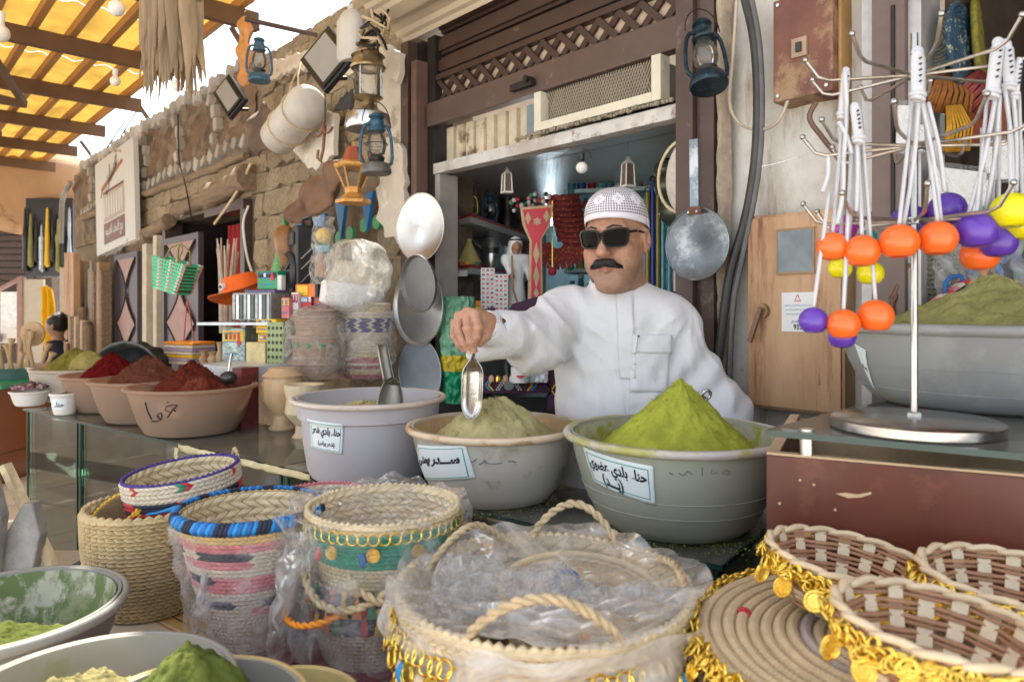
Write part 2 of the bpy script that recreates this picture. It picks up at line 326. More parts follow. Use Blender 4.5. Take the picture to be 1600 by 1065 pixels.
M_dblue=mat('dark_blue_black_enamel',(.012,.028,.045),.35,.5,.3,20,.2,90,stain=((.03,.10,.16),14,.57)); M_label=mat('paper_label',(.74,.82,.83),.5,0,.03,bump=0); M_ink=mat('black_ink',(.012,.014,.03),.5,0,0,bump=0); M_teal=mat('teal_print',(.03,.30,.25),.5,0,0,bump=0)
M_film=film('plastic_film',.15,(.92,.92,.92),9,.5); M_filmm=film('milky_film',.34,(.8,.8,.78),7,.4); M_glass=glass('clear_glass',(.975,.99,.98)); M_glassg=glass('green_edge_glass',(.72,.86,.81),.9); M_gtop=glass('dusty_glass',(.86,.95,.92),1.,.16)
M_globe=glass('lamp_globe_glass',(.93,.94,.92),1.,.08)
M_strap=mat('white_cord',(.50,.51,.54),.65,0,.05,60,.15,300)
M_leather=mat('brown_hide',(.16,.085,.05),.7,0,.35,7,.4,40); M_darkcloth=mat('black_cloth',(.02,.02,.022),.9,0,.3)
M_paper=mat('white_card',(.72,.72,.71),.6,0,.05); M_redc=mat('red_paint',(.55,.03,.05),.45,0,.1); M_yelc=mat('yellow_card',(.8,.52,.03),.5,0,.1); M_grnc=mat('green_plastic',(.02,.30,.14),.35,0,.15)
M_purp=mat('dark_plum_textile',(.06,.02,.05),.85,0,.2,60,.3,300); M_silver=mat('silver_coated',(.5,.52,.55),.25,.9,.15)
# ------------------------------------------------------------ setting
RX=Matrix.Rotation(PI/2,4,'X')
def wpoly(mb,pts,t,off=0,base=None):
    """polygon of pixels on the wall plane, thickened towards the camera; coords relative to wall origin frame"""
    q=[WS(u,v,off) for u,v in pts]
    if sum(q[i][0]*q[(i+1)%len(q)][1]-q[(i+1)%len(q)][0]*q[i][1] for i in range(len(q)))<0: q=q[::-1]
    mb.prism([(a,b) for a,b in q],t,Matrix.Translation((0,-off,0))@RX); return mb
def spoly(mb,q,t,off=0):
    if sum(q[i][0]*q[(i+1)%len(q)][1]-q[(i+1)%len(q)][0]*q[i][1] for i in range(len(q)))<0: q=q[::-1]
    mb.prism(q,t,Matrix.Translation((0,-off,0))@RX); return mb
W0=WM(0)
M_grd=mat('sandy_ground',(.64,.58,.50),.9,0,.1,1.5,.3,20)
M_tile=mat('pale_paving',(.72,.68,.61),.75,0,.1,3,.2,40,stain=((.4,.35,.29),2,.6),objvar=.06)
MB().quad((-150,-150,-.02),(150,-150,-.02),(150,150,-.02),(-150,150,-.02)).build('ground',M_grd,kind='structure')
pv=MB().box(-14,4,-3.5,0,-.02,-.004).build('pavement',mat('paving_joint',(.25,.22,.19),.95),M=W0@Matrix.Translation((0,-.0,0)),kind='structure')
tm=MB().box(-.29,.29,-.29,.29,0,.03).mesh('tile',M_tile)
for i in range(20):
    for j in range(5):
        o=bpy.data.objects.new('tile',tm); COL.objects.link(o); o.parent=pv; o.matrix_basis=Matrix.Translation((-9.7+i*.6,-.3-j*.6,-.004+R.uniform(-.002,.002)))
# stone wall -------------------------------------------------
M_mort=mat('mud_mortar',(.20,.15,.10),.95,0,.35,5,.8,30,bdist=.02,stain=((.10,.075,.055),3,.5)); M_mud=mat('dark_mud_render',(.17,.105,.065),.95,0,.4,4,.9,22,bdist=.02,stain=((.07,.055,.045),3,.52))
M_stone=mat('cut_sandstone',(.44,.35,.23),.9,0,.32,7,1.,28,objvar=.16,stain=[((.26,.19,.12),9,.55),((.55,.50,.42),5,.60)],bdist=.022)
M_qz=mat('white_quartz',(.50,.46,.40),.8,0,.35,14,.8,50,objvar=.2,bdist=.012); M_log=mat('weathered_timber',(.24,.17,.11),.85,0,.35,5,.7,30,stretch=(1,8,8),bdist=.01)
sw=thing('stone_wall','long wall of cut tan stones and mud with bands of white quartz, running back left of the shop','wall',W0)
mb=MB(); mb.box(-7.2,-.02,.035,.40,2.16,3.05); mb.box(-1.88,-.02,.035,.40,0,2.158); mb.box(-7.2,-5.05,.06,.4,0,2.158); mb.box(-4.16,-3.62,.06,.4,0,2.158)
mb.build('mortar_core',M_mort,sw)
mb=MB(); mb.box(-7.2,-1.9,.03,.058,2.64,3.0)
mb=MB(); mb.grid(lambda a,b:(-7.2+5.4*a,.035-.02*nz(a*40,b*6)-.012*nz(a*97,b*17),2.62+.44*b),120,14); mb.build('mud_render',M_mud,sw,smooth=180)
def rock(seed,n=9):
    r=random.Random(seed); import bmesh
    bm=bmesh.new(); pts=[]
    k=r.choice((4,4,5,5,6))
    for i in range(k):
        a=2*PI*i/k+r.uniform(-.18,.18)+PI/4
        x,z=max(-.5,min(.5,.74*math.cos(a))),max(-.49,min(.49,.74*math.sin(a)))
        for y,s in ((.5,1),(-.42,1),(-.5,.93)): bm.verts.new((x*s,y+r.uniform(-.05,.05)*(1 if y<0 else 0),z*s))
    bmesh.ops.convex_hull(bm,input=bm.verts[:]); bmesh.ops.delete(bm,geom=[v for v in bm.verts if not v.link_faces],context='VERTS')
    me=bpy.data.meshes.new('stone'); bm.to_mesh(me); bm.free(); me.materials.append(M_stone); return me
RK=[rock(i) for i in range(14)]; RQ=[m.copy() for m in RK[:8]]
for m in RQ: m.materials[0]=M_qz
def part(me,name,par,M):
    o=bpy.data.objects.new(name,me); COL.objects.link(o); o.parent=par; o.matrix_basis=M; CH.setdefault(par.name,[]).append(o); WM_[o.name]=WM_[par.name]@M; return o
def S3(x,y,z): return Matrix.Diagonal((x,y,z,1))
def stones(s0,s1,z0,z1,h,w0,w1):
    z=z0
    while z<z1-.03:
        hh=min(h*R.uniform(.85,1.2),z1-z); s=s0+R.uniform(0,.08)
        while s<s1-.05:
            w=min(R.uniform(w0,w1),s1-s)
            part(R.choice(RK),'stone',sw,Matrix.Translation((s+w/2,.045,z+hh/2+R.uniform(-.01,.01)))@Matrix.Rotation(R.uniform(-.08,.08),4,'Y')@S3(w*1.03,.075,hh*1.05))
            s+=w
        z+=hh
stones(-5.9,-.02,2.18,2.44,.13,.13,.3); stones(-1.85,-.02,2.44,2.62,.18,.12,.26); stones(-1.85,-1.0,1.2,2.17,.16,.12,.26); stones(-1.7,-.02,2.62,3.05,.17,.13,.27); stones(-.3,-.02,1.2,2.17,.15,.1,.2)
for s in np.arange(-6.6,-1.9,.15): part(R.choice(RQ),'quartz_stone',sw,Matrix.Translation((s,.03,2.55+.02*math.sin(s*5)))@Matrix.Rotation(.8+R.uniform(-.5,.5),4,'Y')@S3(R.uniform(.05,.085),.08,R.uniform(.08,.11)))
for s in np.arange(-6.6,-1.75,.17): part(R.choice(RQ),'quartz_stone',sw,Matrix.Translation((s,.05,3.06+R.uniform(-.02,.03)))@Matrix.Rotation(R.uniform(-.5,.5),4,'Y')@S3(R.uniform(.06,.12),.14,R.uniform(.07,.12)))
for s in (-6.2,-5.2,-4.2,-3.3,-2.5):
    for i in range(4): part(R.choice(RQ),'quartz_stone',sw,Matrix.Translation((s+.07*math.sin(i*1.4),.025,2.66+i*.1))@Matrix.Rotation(R.uniform(-.5,.5),4,'Y')@S3(.06,.08,.09))
def logpart(par,a,b,r,name='log',m=None,n=9,k=9):
    a=Vector(a); b=Vector(b); pts=[];rs=[]
    for i in range(k):
        t=i/(k-1); pts.append(a.lerp(b,t)+Vector((0,R.uniform(-.012,.012),R.uniform(-.012,.012)))); rs.append(r*R.uniform(.82,1.12))
    return MB().tube(pts,rs,n).build(name,m or M_log,par,smooth=50)
logpart(sw,(-6.6,.0,2.47),(-4.3,.0,2.45),.035); logpart(sw,(-4.2,.0,2.46),(-1.9,.0,2.45),.03); logpart(sw,(-5.6,.0,2.12),(-4.0,-.01,2.07),.06); logpart(sw,(-4.1,-.01,2.1),(-3.45,-.01,2.15),.06)
logpart(sw,(-3.4,.0,2.24),(-2.3,.0,2.22),.05); logpart(sw,(-2.45,-.03,2.24),(-1.75,-.04,2.29),.09)
M_plas=mat('cream_plaster',(.60,.55,.47),.9,0,.15,6,.5,30,stain=[((.38,.30,.22),6,.6),((.70,.67,.62),9,.55)],bdist=.01)
def patch(pts,m=None,t=.028,off=.012,name='plaster_patch',par=None,jit=.018,label=None):
    q=[WS(u,v,off) for u,v in pts]; out=[]
    for i in range(len(q)):
        a=q[i]; b=q[(i+1)%len(q)]; k=max(1,int(math.hypot(a[0]-b[0],a[1]-b[1])/.04))
        for j in range(k): out.append((a[0]+(b[0]-a[0])*j/k+R.uniform(-jit,jit),a[1]+(b[1]-a[1])*j/k+R.uniform(-jit,jit)))
    return spoly(MB(),out,t,off).build(name,m or M_plas,par or sw,label=label)
patch([(430,125),(470,110),(560,120),(585,150),(600,130),(637,150),(632,85),(575,60),(470,85),(430,100)]); patch([(445,170),(530,175),(528,240),(500,268),(470,245),(448,215)],off=.045)
patch([(596,170),(604,100),(640,80),(640,240),(612,215)],off=.02); patch([(597,300),(610,215),(640,235),(640,385),(612,372),(598,345)],off=.046); patch([(612,75),(636,80),(628,130),(606,120)],off=.06)
# gate with blue and green bunting shapes, in the recess between the stones
M_gate=mat('chalky_beige_paint',(.50,.44,.37),.6,0,.12,8,.15,50)
gt=thing('recessed_door','beige panelled metal door behind the wrapped baskets, with blue and green bunting cut-outs','door',W0)
MB().box(-.96,-.31,.10,.14,.0,2.16).build('door_panel',M_gate,gt)
for a,b in ((-.93,-.64),(-.62,-.34)):
    for z0,z1 in ((1.2,1.95),(.6,1.12)):
        mb=MB(); mb.box(a,a+.02,.07,.10,z0,z1); mb.box(b-.02,b,.07,.10,z0,z1); mb.box(a+.022,b-.022,.07,.10,z0,z0+.02); mb.box(a+.022,b-.022,.07,.10,z1-.02,z1); mb.build('panel_moulding',M_gate,gt)
M_bl=mat('blue_enamel',(.015,.16,.42),.4); M_gr=mat('green_enamel',(.06,.32,.13),.45)
for u0,v0,w,h in ((472,325,16,52),(503,340,20,48),(537,310,18,66),(578,305,20,55)):
    spoly(MB(),[(WS(u0-w/2,v0,.02)[0],WS(u0,v0,.02)[1]),(WS(u0+w/2,v0,.02)[0],WS(u0,v0-4,.02)[1]),(WS(u0,v0,.02)[0],WS(u0,v0+h,.02)[1])],.02,.02).build('blue_pennant',M_bl,gt)
for u0,v0 in ((530,375),(547,367),(569,355),(589,350)):
    q=WS(u0,v0,.03); MB().tube([(q[0],-.035,q[1]+.01),(q[0],-.015,q[1]+.01)],.035,14).build('green_petal',M_gr,gt)
# doorway + doors --------------------------------------------
M_plum=mat('plum_iron_paint',(.075,.06,.075),.45,.2,.15); M_pk=mat('dusty_pink_paint',(.36,.22,.20),.6,0,.15)
dw=thing('doorway','open dark doorway with brown steel frame and a red curtain inside','doorway',W0)
mb=MB(); mb.box(-2.62,-1.9,-.02,.10,2.10,2.16); mb.box(-1.95,-1.88,-.02,.12,0,2.098); mb.box(-3.60,-3.53,-.02,.12,0,2.15); mb.build('door_frame',M_brownp,dw)
MB().box(-3.6,-1.8,1.0,1.05,0,2.3).box(-3.62,-3.6,.1,1.0,0,2.3).box(-1.86,-1.84,.3,1.0,0,2.3).box(-3.6,-1.86,.1,1.0,2.17,2.2).build('dark_recess',mat('dark_room',(.03,.018,.02),.9),dw)
mb=MB(); mb.grid(lambda a,b:(-2.62+.5*a,.16+.03*math.sin(a*38),.6+1.45*b),60,4); mb.build('red_curtain',mat('red_curtain_cloth',(.30,.008,.012),.8,0,.1),dw,smooth=180)
def grille(name,label,s0,s1,z0,z1,yaw=0,n=3,y0=-.03):
    t=thing(name,label,'door leaf',W0@Matrix.Translation((s0,y0,z0))@Matrix.Rotation(yaw,4,'Z')); w=s1-s0; h=z1-z0
    MB().box(0,w,0,.02,0,h).build('leaf_sheet',M_plum,t)
    mb=MB(); mb.box(0,.04,-.02,-.001,0,h); mb.box(w-.04,w,-.02,-.001,0,h); mb.box(.042,w-.042,-.02,-.001,0,.05); mb.box(.042,w-.042,-.02,-.001,h-.05,h); mb.build('leaf_frame',M_plum,t)
    H=(h-.1)/n; a=(w-.12)/2
    for i in range(n+1):
        zc=.05+i*H; pts=[]
        K=8; top=[(w/2+a*.9*(1-math.sin(PI/2*k/K)),zc+H/2*.95*(k/K)) for k in range(K+1)]
        q=top+[(w-x,z) for x,z in top[::-1]][1:]
        if i<n: spoly(MB(),q,.012,0).build('pink_inset',M_pk,t,M=Matrix.Translation((0,-.002,0)))
        if i>0:
            q2=[(x,2*zc-z) for x,z in q]; spoly(MB(),q2,.012,0).build('pink_inset',M_pk,t,M=Matrix.Translation((0,-.002,0)))
        if i<n:
            for sg in (-1,1):
                arc=[(w/2+sg*a*.95*(1-math.sin(PI*k/16)),-.016,zc+H*k/16) for k in range(17)]; MB().tube(arc,.007,5).build('curved_bar',M_iron,t,smooth=60)
    mb=MB(); mb.box(w-.03,w-.005,-.05,-.021,h*.45,h*.52); mb.build('lock_box',M_iron,t); return t
grille('iron_door_leaf','plum iron door leaf with pink diamond insets left of the hanging net bag',-5.0,-4.22,0,1.95,0,3)
grille('iron_door_leaf','plum iron door leaf with pink insets beside the doorway, behind the hanging bag',-3.5,-2.66,0,2.0,0,3)
t=thing('door_post','cream timber post beside the left iron door leaf','post',W0); MB().box(-4.1,-3.98,-.04,.05,0,2.0).build('post',mat('cream_paint',(.55,.49,.38),.6,0,.15),t); MB().box(-3.75,-3.66,-.05,.05,0,2.05).build('post',MC['cream_paint'],t)
# roof --------------------------------------------------------
M_roofY=translucent('yellow_translucent_sheet',(.44,.26,.05),0,.5); M_raft=mat('orange_rafter_wood',(.36,.17,.05),.7,0,.2,5,.2,40,stretch=(.2,1,1)); M_beam=mat('brown_beam_wood',(.12,.065,.035),.65,0,.2,5,.3,40)
rf=thing('market_roof','yellow translucent corrugated roof on brown beams over the alley','roof',W0)
ZR=3.25
def sheet(s0,s1,n0,n1):
    mb=MB(); K=int((n1-n0)/.03)
    mb.grid(lambda a,b:(s0+(s1-s0)*b,-(n0+(n1-n0)*a),ZR+.12+.012*math.sin(a*K*1.3)),K,2); return mb
s=-12.
while s<-.35:
    sheet(s,s+1.19,.12,6.).build('roof_sheet',M_roofY,rf,smooth=180); s+=1.2
for k in range(26): MB().box(-12,-.9,-(.16+.22*k)-.022,-(.16+.22*k)+.022,ZR+.04,ZR+.098).build('rafter',M_raft,rf)
for k in range(9):
    s=-11.6+k*1.25; mb=MB(); mb.box(s-.026,s+.026,-6,-.05,ZR-.075,ZR+.038); mb.build('beam',M_beam,rf)
    if k in (3,4,5,6):
        for j in range(3):
            y=-1.3-j*1.2; 
            MB().bar((s,y,ZR-.1),(s+.62,y-.3,ZR-.32),.035,.05).bar((s+.62,y-.3,ZR-.32),(s+1.25,y,ZR-.1),.035,.05).bar((s+.62,y-.3,ZR-.32),(s+.62,y+.3,ZR-.32),.035,.05).bar((s,y,ZR-.12),(s+.62,y+.3,ZR-.32),.035,.05).bar((s+.62,y+.3,ZR-.32),(s+1.25,y,ZR-.13),.035,.05).build('diamond_brace',M_beam,rf)
for s in (-8.6,-6.2,-4.1,-1.9): MB().cyl((s,.1,3.0),(s,-.1,ZR+.03),.02,8).build('stay_rod',M_beam,rf)
# upper storey behind the wall
ub=thing('upper_storey','pale upper storey set back above the stone wall, with small window and timber beams','building',W0)
M_ub=mat('pinkish_render',(.58,.47,.38),.9,0,.1,3,.3,20)
MB().box(-2.2,2.5,1.6,3.2,2.5,5.2).build('wall',M_ub,ub); MB().box(-1.9,-1.35,1.55,1.598,3.95,4.3).build('window',mat('dusty_pane',(.25,.22,.19),.4),ub); MB().box(-1.98,-1.27,1.5,1.548,4.31,4.4).build('window_head',M_gate,ub); MB().box(-1.98,-1.27,1.5,1.548,3.86,3.94).build('window_sill',M_gate,ub)
for z,w in ((3.35,.06),(3.7,.05)): MB().box(-2.4,2.4,1.2,1.27,z,z+.07).build('timber_beam',mat('faded_orange_wood',(.40,.22,.11),.7,0,.2),ub)
MB().box(-2.3,0,.8,1.2,2.9,3.33).build('parapet',M_ub,ub)
# awning --------------------------------------------------------
aw=thing('awning','beige corrugated metal awning over the shop front','awning',W0)
M_awn=mat('beige_sheet_metal',(.47,.385,.28),.5,.1,.1,4,.05,60,stain=((.33,.25,.17),5,.62))
def awn(a,b):
    n=.02+1.25*a; k=a*7.5; fr=k-math.floor(k); dz=.035*(1 if .18<fr<.55 else 0 if fr>.7 or fr<.05 else .5)
    return (-.01-.03*math.sin(a*47)*(1-b)+3.2*b,-n,2.665+.47*n+dz)
MB().grid(awn,150,2).build('corrugated_sheet',M_awn,aw,solid=.006)
MB().box(-.02,3.2,-.03,.3,2.72,3.6).build('fascia_wall',M_plas,aw)
# shop front ----------------------------------------------------
sf=thing('shop_front','brown steel shop front with raised roller shutter, lattice strip and white lintel','shop front',W0)
M_brs=mat('shutter_brown',(.055,.030,.023),.45,.2,.12,5,.05,60,stain=((.15,.10,.075),8,.64))
MB().box(.0,.06,-.05,.12,0,2.66).build('door_post',M_brownp,sf); MB().box(.10,.14,-.06,.12,0,2.55).build('guide_rail',mat('pinkish_brown_paint',(.14,.08,.062),.5,.1,.15),sf)
MB().box(.062,.098,.0,.12,0,2.66).box(.142,.2,.0,.1,0,2.66).build('rail_gap',M_iron,sf)
MB().box(1.50,1.56,-.05,.1,0,2.62).build('door_post',M_brownp,sf); MB().box(1.562,1.62,-.03,.1,0,2.62).build('door_post',M_brownp,sf,label='darker right hand post of the shop front')
z=2.475
for i in range(9):
    MB().box(.205,1.50,.03,.06,z+.006,z+.088).box(.205,1.50,.015,.03,z+.02,z+.07).build('shutter_slat',M_brs,sf); z+=.094
MB().box(.205,1.50,.061,.075,2.36,3.4).build('shutter_backing',M_iron,sf)
mb=MB(); mb.box(.205,1.5,.035,.06,2.36,2.478); mb.build('lattice_panel',mat('lattice_beige',(.52,.40,.29),.6,0,.12),sf)
for i in range(14):
    s=.215+i*.092; MB().bar((s,.025,2.365),(s+.088,.025,2.452),.024,.012,up=(0,1,0)).build('lattice_bar',M_brs,sf); MB().bar((s+.088,.012,2.365),(s,.012,2.452),.024,.012,up=(0,1,0)).build('lattice_bar',M_brs,sf)
MB().box(.205,1.5,.0,.034,2.454,2.478).build('shutter_rail',M_brs,sf)
MB().box(.16,1.52,-.02,.03,2.25,2.355).build('bottom_bar',mat('mauve_brown_paint',(.10,.065,.053),.45,.15,.12,stain=((.24,.18,.14),10,.62)),sf,bevel=.004)
MB().box(.74,.86,-.045,-.021,2.275,2.30).cyl((.84,-.06,2.3),(.84,-.02,2.3),.012,10).build('pull_handle',M_iron,sf)
M_cor=mat('dirty_cream_sheet',(.58,.50,.36),.55,0,.18,9,.15,60,stain=[((.20,.14,.08),7,.62),((.45,.36,.24),12,.6)])
def cor(a,b):
    k=a*9; f=k-int(k); return (.22+.62*a,.07-(.02 if f<.7 else 0),2.085+.16*b)
MB().grid(cor,180,1).build('corrugated_panel',M_cor,sf)
MB().box(.2,1.5,-.01,.035,2.035,2.08).box(.2,1.5,.036,.1,2.05,2.084).build('lintel',mat('chipped_white_paint',(.56,.54,.52),.55,0,.15,stain=[((.26,.20,.15),11,.56),((.42,.38,.34),4,.5)]),sf)
MB().box(.2,.235,.0,.1,0,2.034).build('inner_jamb',mat('grey_jamb_paint',(.34,.31,.28),.5,0,.15),sf)
M_jw=MC['grey_jamb_paint']
# air cooler
ac=thing('air_cooler','old window air conditioner with expanded metal grille above the shop opening','air conditioner',W0)
s0,s1=.86,1.43; za,zb=2.10,2.245
mb=MB(); mb.box(s0,s0+.035,-.03,.02,za,zb); mb.box(s1-.035,s1,-.03,.02,za,zb); mb.box(s0+.036,s1-.036,-.03,.02,za,za+.03); mb.build('frame',mat('ivory_frame_paint',(.62,.58,.47),.5,0,.1,stain=((.35,.28,.2),12,.62)),ac)
MB().box(s0+.036,s1-.036,.012,.3,za+.031,zb).build('cooler_body',mat('dim_fins',(.16,.13,.09),.6,.2,.2),ac)
mb=MB()
for i in range(50):
    for sg in (1,-1):
        x=s0+.02+i*.0115; a=(x,-.004,za+.03); b=(x+sg*.055,-.004,zb)
        if sg<0: a=(x,-.001,za+.03); b=(x-.055,-.001,zb)
        if min(a[0],b[0])<s0+.034 or max(a[0],b[0])>s1-.034: continue
        mb.bar(a,b,.0022,.002,up=(0,1,0))
mb.build('mesh_grille',mat('dusty_mesh',(.40,.36,.28),.5,.4,.1),ac,kind='stuff')
MB().box(s0-.3,1.5,.31,.32,2.085,2.3).build('dark_backing',M_iron,ac); MB().box(s0-.06,s0-.002,-.01,.02,za,zb-.03).build('side_flap',mat('grey_blue_panel',(.16,.21,.24),.5),ac)
mb=MB()
for i in range(60):
    x=s0-.1+i*.012; mb.sphere((x,-.03+R.uniform(-.006,.006),2.086+R.uniform(0,.008)),R.uniform(.004,.010),6,4)
mb.build('mortar_crumbs',mat('grimy_mortar',(.28,.24,.18),.95),ac,kind='stuff')
# right plaster wall
pw=thing('plaster_wall','stained white plaster wall to the right of the shop opening','wall',W0)
M_pw=mat('stained_white_plaster',(.60,.58,.54),.85,0,.16,4,.5,25,bdist=.01,stain=[((.33,.24,.17),5,.55,(2.5,1,.45),.12),((.19,.16,.13),18,.68),((.42,.37,.31),2.2,.52,(1,1,.6),.15)])
MB().grid(lambda a,b:(1.625+.42*a,.02-.006*nz(a*9,b*13),0+4*b),24,90).build('plaster',M_pw,pw,smooth=180); MB().box(1.625,2.04,.04,.3,0,4).build('core',M_mort,pw)
MB().grid(lambda a,b:(1.618+.045*a,-.035*math.sin(a*PI)-.004+.006*nz(b*60,a*3),.9+2.2*b),6,120).build('cement_bead',mat('crumbly_cement',(.36,.29,.22),.95,0,.3,20,.8,50,bdist=.01),pw,smooth=180)
MB().box(2.045,2.075,-.04,.1,0,3.4).build('steel_edge',mat('pale_steel_edge',(.42,.40,.39),.4,.3),pw)
MB().box(2.076,2.15,-.06,.1,0,3.4).build('door_post',mat('taupe_post',(.13,.09,.075),.45,.1,.12),pw)
MB().box(2.151,2.18,-.04,.1,0,3.4).build('inner_edge',MC['pale_steel_edge'],pw)
# far end of the alley ---------------------------------------
ep=thing('mud_canopy','rounded tan mud plaster canopy at the far left end of the alley','canopy',P(20,335,9.6))
M_cl=mat('tan_clay_render',(.42,.25,.13),.95,0,.15,1.5,.4,12,stain=((.22,.11,.06),1.6,.60),bdist=.02)
mb=MB(); sdf(mb,lambda p: smin(ell(p,(-1.3,0,.55),(2.6,.8,.42)),ell(p,(.3,.1,.22),(1.05,.6,.5)),.3)+.05*np.sin(p[...,0]*4)*np.sin(p[...,2]*5+1),(-3.9,-.9,-.4),(1.5,.95,1.1),.07)
mb.build('clay_shell',M_cl,ep,smooth=180)
MB().cyl((-.6,-.6,-.32),(-.6,-.6,-.12),.09,12,.07).build('lamp_cup',M_white,ep,smooth=40)
bk=thing('far_shop','dim shuttered shop front at the far end of the alley under the mud canopy','shop',P(20,560,10.8))
MB().box(-3.5,.6,0,.3,-.8,2.6).build('wall',mat('dim_brown_wall',(.10,.07,.055),.8),bk)
for i in range(9): MB().box(-3.2,.36,-.06,-.02,1.1+i*.1,1.18+i*.1).build('shutter_slat',M_brs,bk)
MB().box(-.5,.1,-.2,-.1,2.0,2.7).build('white_unit',M_white,bk)
sc_=thing('panel_screen','cream panel in a brown steel frame standing behind the pestle basin','screen',P(50,600,9.2))
MB().box(-.1,.16,-.02,.02,-.6,1.37).build('panel',mat('cream_panel',(.55,.51,.42),.6,0,.06),sc_); MB().box(-.17,-.102,-.04,.04,-.6,1.4).box(-.50,-.44,-.04,.04,-.6,1.2).build('frame_post',M_pk,sc_); MB().bar((-.49,0,1.2),(-.12,0,1.4),.05,.04).build('top_rail',M_pk,sc_)
ws=thing('bright_opening','bright opening with goods, its daylight painted as a pale panel, seen through the frame at far left','display',P(20,600,10.3)); MB().box(-1.,.5,0,.05,.6,1.35).build('opening_panel',mat('pale_daylight_panel',(.8,.84,.86),.3),ws)  # pale panel colour stands in for daylight in the far opening
for i in range(5): MB().box(-.9+i*.3,-.75+i*.3,-.12,-.02,.62,.62+R.uniform(.1,.35)).build('display_item',[M_redc,M_bl,M_black,M_white,M_yelc][i],ws)
# ------------------------------------------------------------ shop room
room=thing('shop_room','shop interior with embossed metal ceiling and back wall coloured with bluish daylight','shop interior',W0)
M_rm=mat('teal_daylight_wall',(.28,.42,.46),.7,0,.3,3); M_rl=mat('grey_beige_board',(.46,.44,.41),.7,0,.1)  # M_rm: teal of the daylight inside is put into the wall colour
MB().box(-1.7,2.0,2.6,2.7,0,2.3).build('back_wall',M_rm,room); MB().box(-1.8,-1.7,.42,2.6,0,2.3).build('side_wall',M_rl,room); MB().box(1.95,2.0,.32,2.6,0,2.3).build('side_wall',M_rm,room)
M_ceil=mat('embossed_metal_ceiling',(.80,.79,.77),.34,.8,.1,3,0)
def _ceil():
    nt=M_ceil.node_tree; b=nt.nodes['Principled BSDF']; tc=_n(nt,'ShaderNodeTexCoord'); v=_n(nt,'ShaderNodeTexVoronoi',i_Scale=48.); v.inputs['Randomness'].default_value=.0
    nt.links.new(tc.outputs['Object'],v.inputs['Vector']); bp=_n(nt,'ShaderNodeBump',i_Strength=.9); bp.inputs['Distance'].default_value=.006; nt.links.new(v.outputs[0],bp.inputs['Height']); nt.links.new(bp.outputs[0],b.inputs['Normal'])
_ceil()
MB().box(-1.7,2.0,.10,2.6,2.085,2.12).build('embossed_ceiling',M_ceil,room)
def emis(name,col,s):
    m=bpy.data.materials.new(name); m.use_nodes=True; b=m.node_tree.nodes['Principled BSDF']; b.inputs['Base Color'].default_value=c4(col); b.inputs['Emission Color'].default_value=c4(col); b.inputs['Emission Strength'].default_value=s; MC[name]=m; return m
M_day=emis('daylight_pane',(.75,.9,1.),24)
bw=thing('back_window','narrow bright back window of the shop, left of the red bead string','window',P(838,340,4.9))
MB().box(-.13,.11,0,.02,-.05,.46).build('pane',M_day,bw); MB().box(-.012,.0,-.03,-.002,-.05,.42).box(-.145,-.131,-.03,.02,-.05,.48).build('window_bar',M_brownp,bw)
MB().box(.114,.17,-.03,.0,-.35,.33).build('blue_curtain_edge',mat('pale_blue_cloth',(.2,.4,.5),.8),bw)
M_rs=mat('white_shelf_edge',(.62,.60,.57),.5,0,.06)
disp=thing('display_shelves','white corner display shelves with red edging inside the shop opening','shelves',P(735,480,3.41))
def shelfpts(z): return [PZ(692,480-(z-CZ)*1100/3.72,z),PZ(735,480-(z-CZ)*1100/3.41,z),PZ(835,480-(z-CZ)*1100/4.48,z)]
for zt in (1.88,1.632,1.36):
    if abs(zt-CZ)<.001: continue
    A=Vector((-.365,3.72,zt)); B=Vector((-.2015,3.41,zt)); C_=Vector((.143,4.48,zt)); D=A+(C_-B)
    q=[(p.x,p.y) for p in (A,B,C_,D)]; inv=WM_[disp.name].inverted()
    MB().prism(q,.028,inv@Matrix.Translation((0,0,zt-.028))).build('shelf_board',M_rs,disp)
    q2=[(p.x+dx,p.y+dy) for p,dx,dy in ((A,0,.01),(B,0,.012),(C_,-.008,0),(D,0,0))]
    MB().prism(q2,.016,inv@Matrix.Translation((0,0,zt+.0005))).build('red_lining',M_redc,disp)
D0=Vector((-.0205,4.79))
MB().bar((-.39,3.75,1.2),(-.39,3.75,2.08),.02,.02).build('upright',M_jw,disp,world=True)
MB().prism([(-.385,3.76),(-.365,3.76),(-.04,4.82),(-.06,4.83)],1.25,Matrix.Translation((0,0,.85))).build('back_board',M_rl,disp,world=True)
MB().prism([(-.03,4.80),(.20,4.52),(.22,4.55),(-.01,4.83)],1.25,Matrix.Translation((0,0,.85))).build('back_board',M_rl,disp,world=True)
def on(u,v,d,z=None):
    p=P(u,v,d); 
    if z is not None: p.z=z
    return p
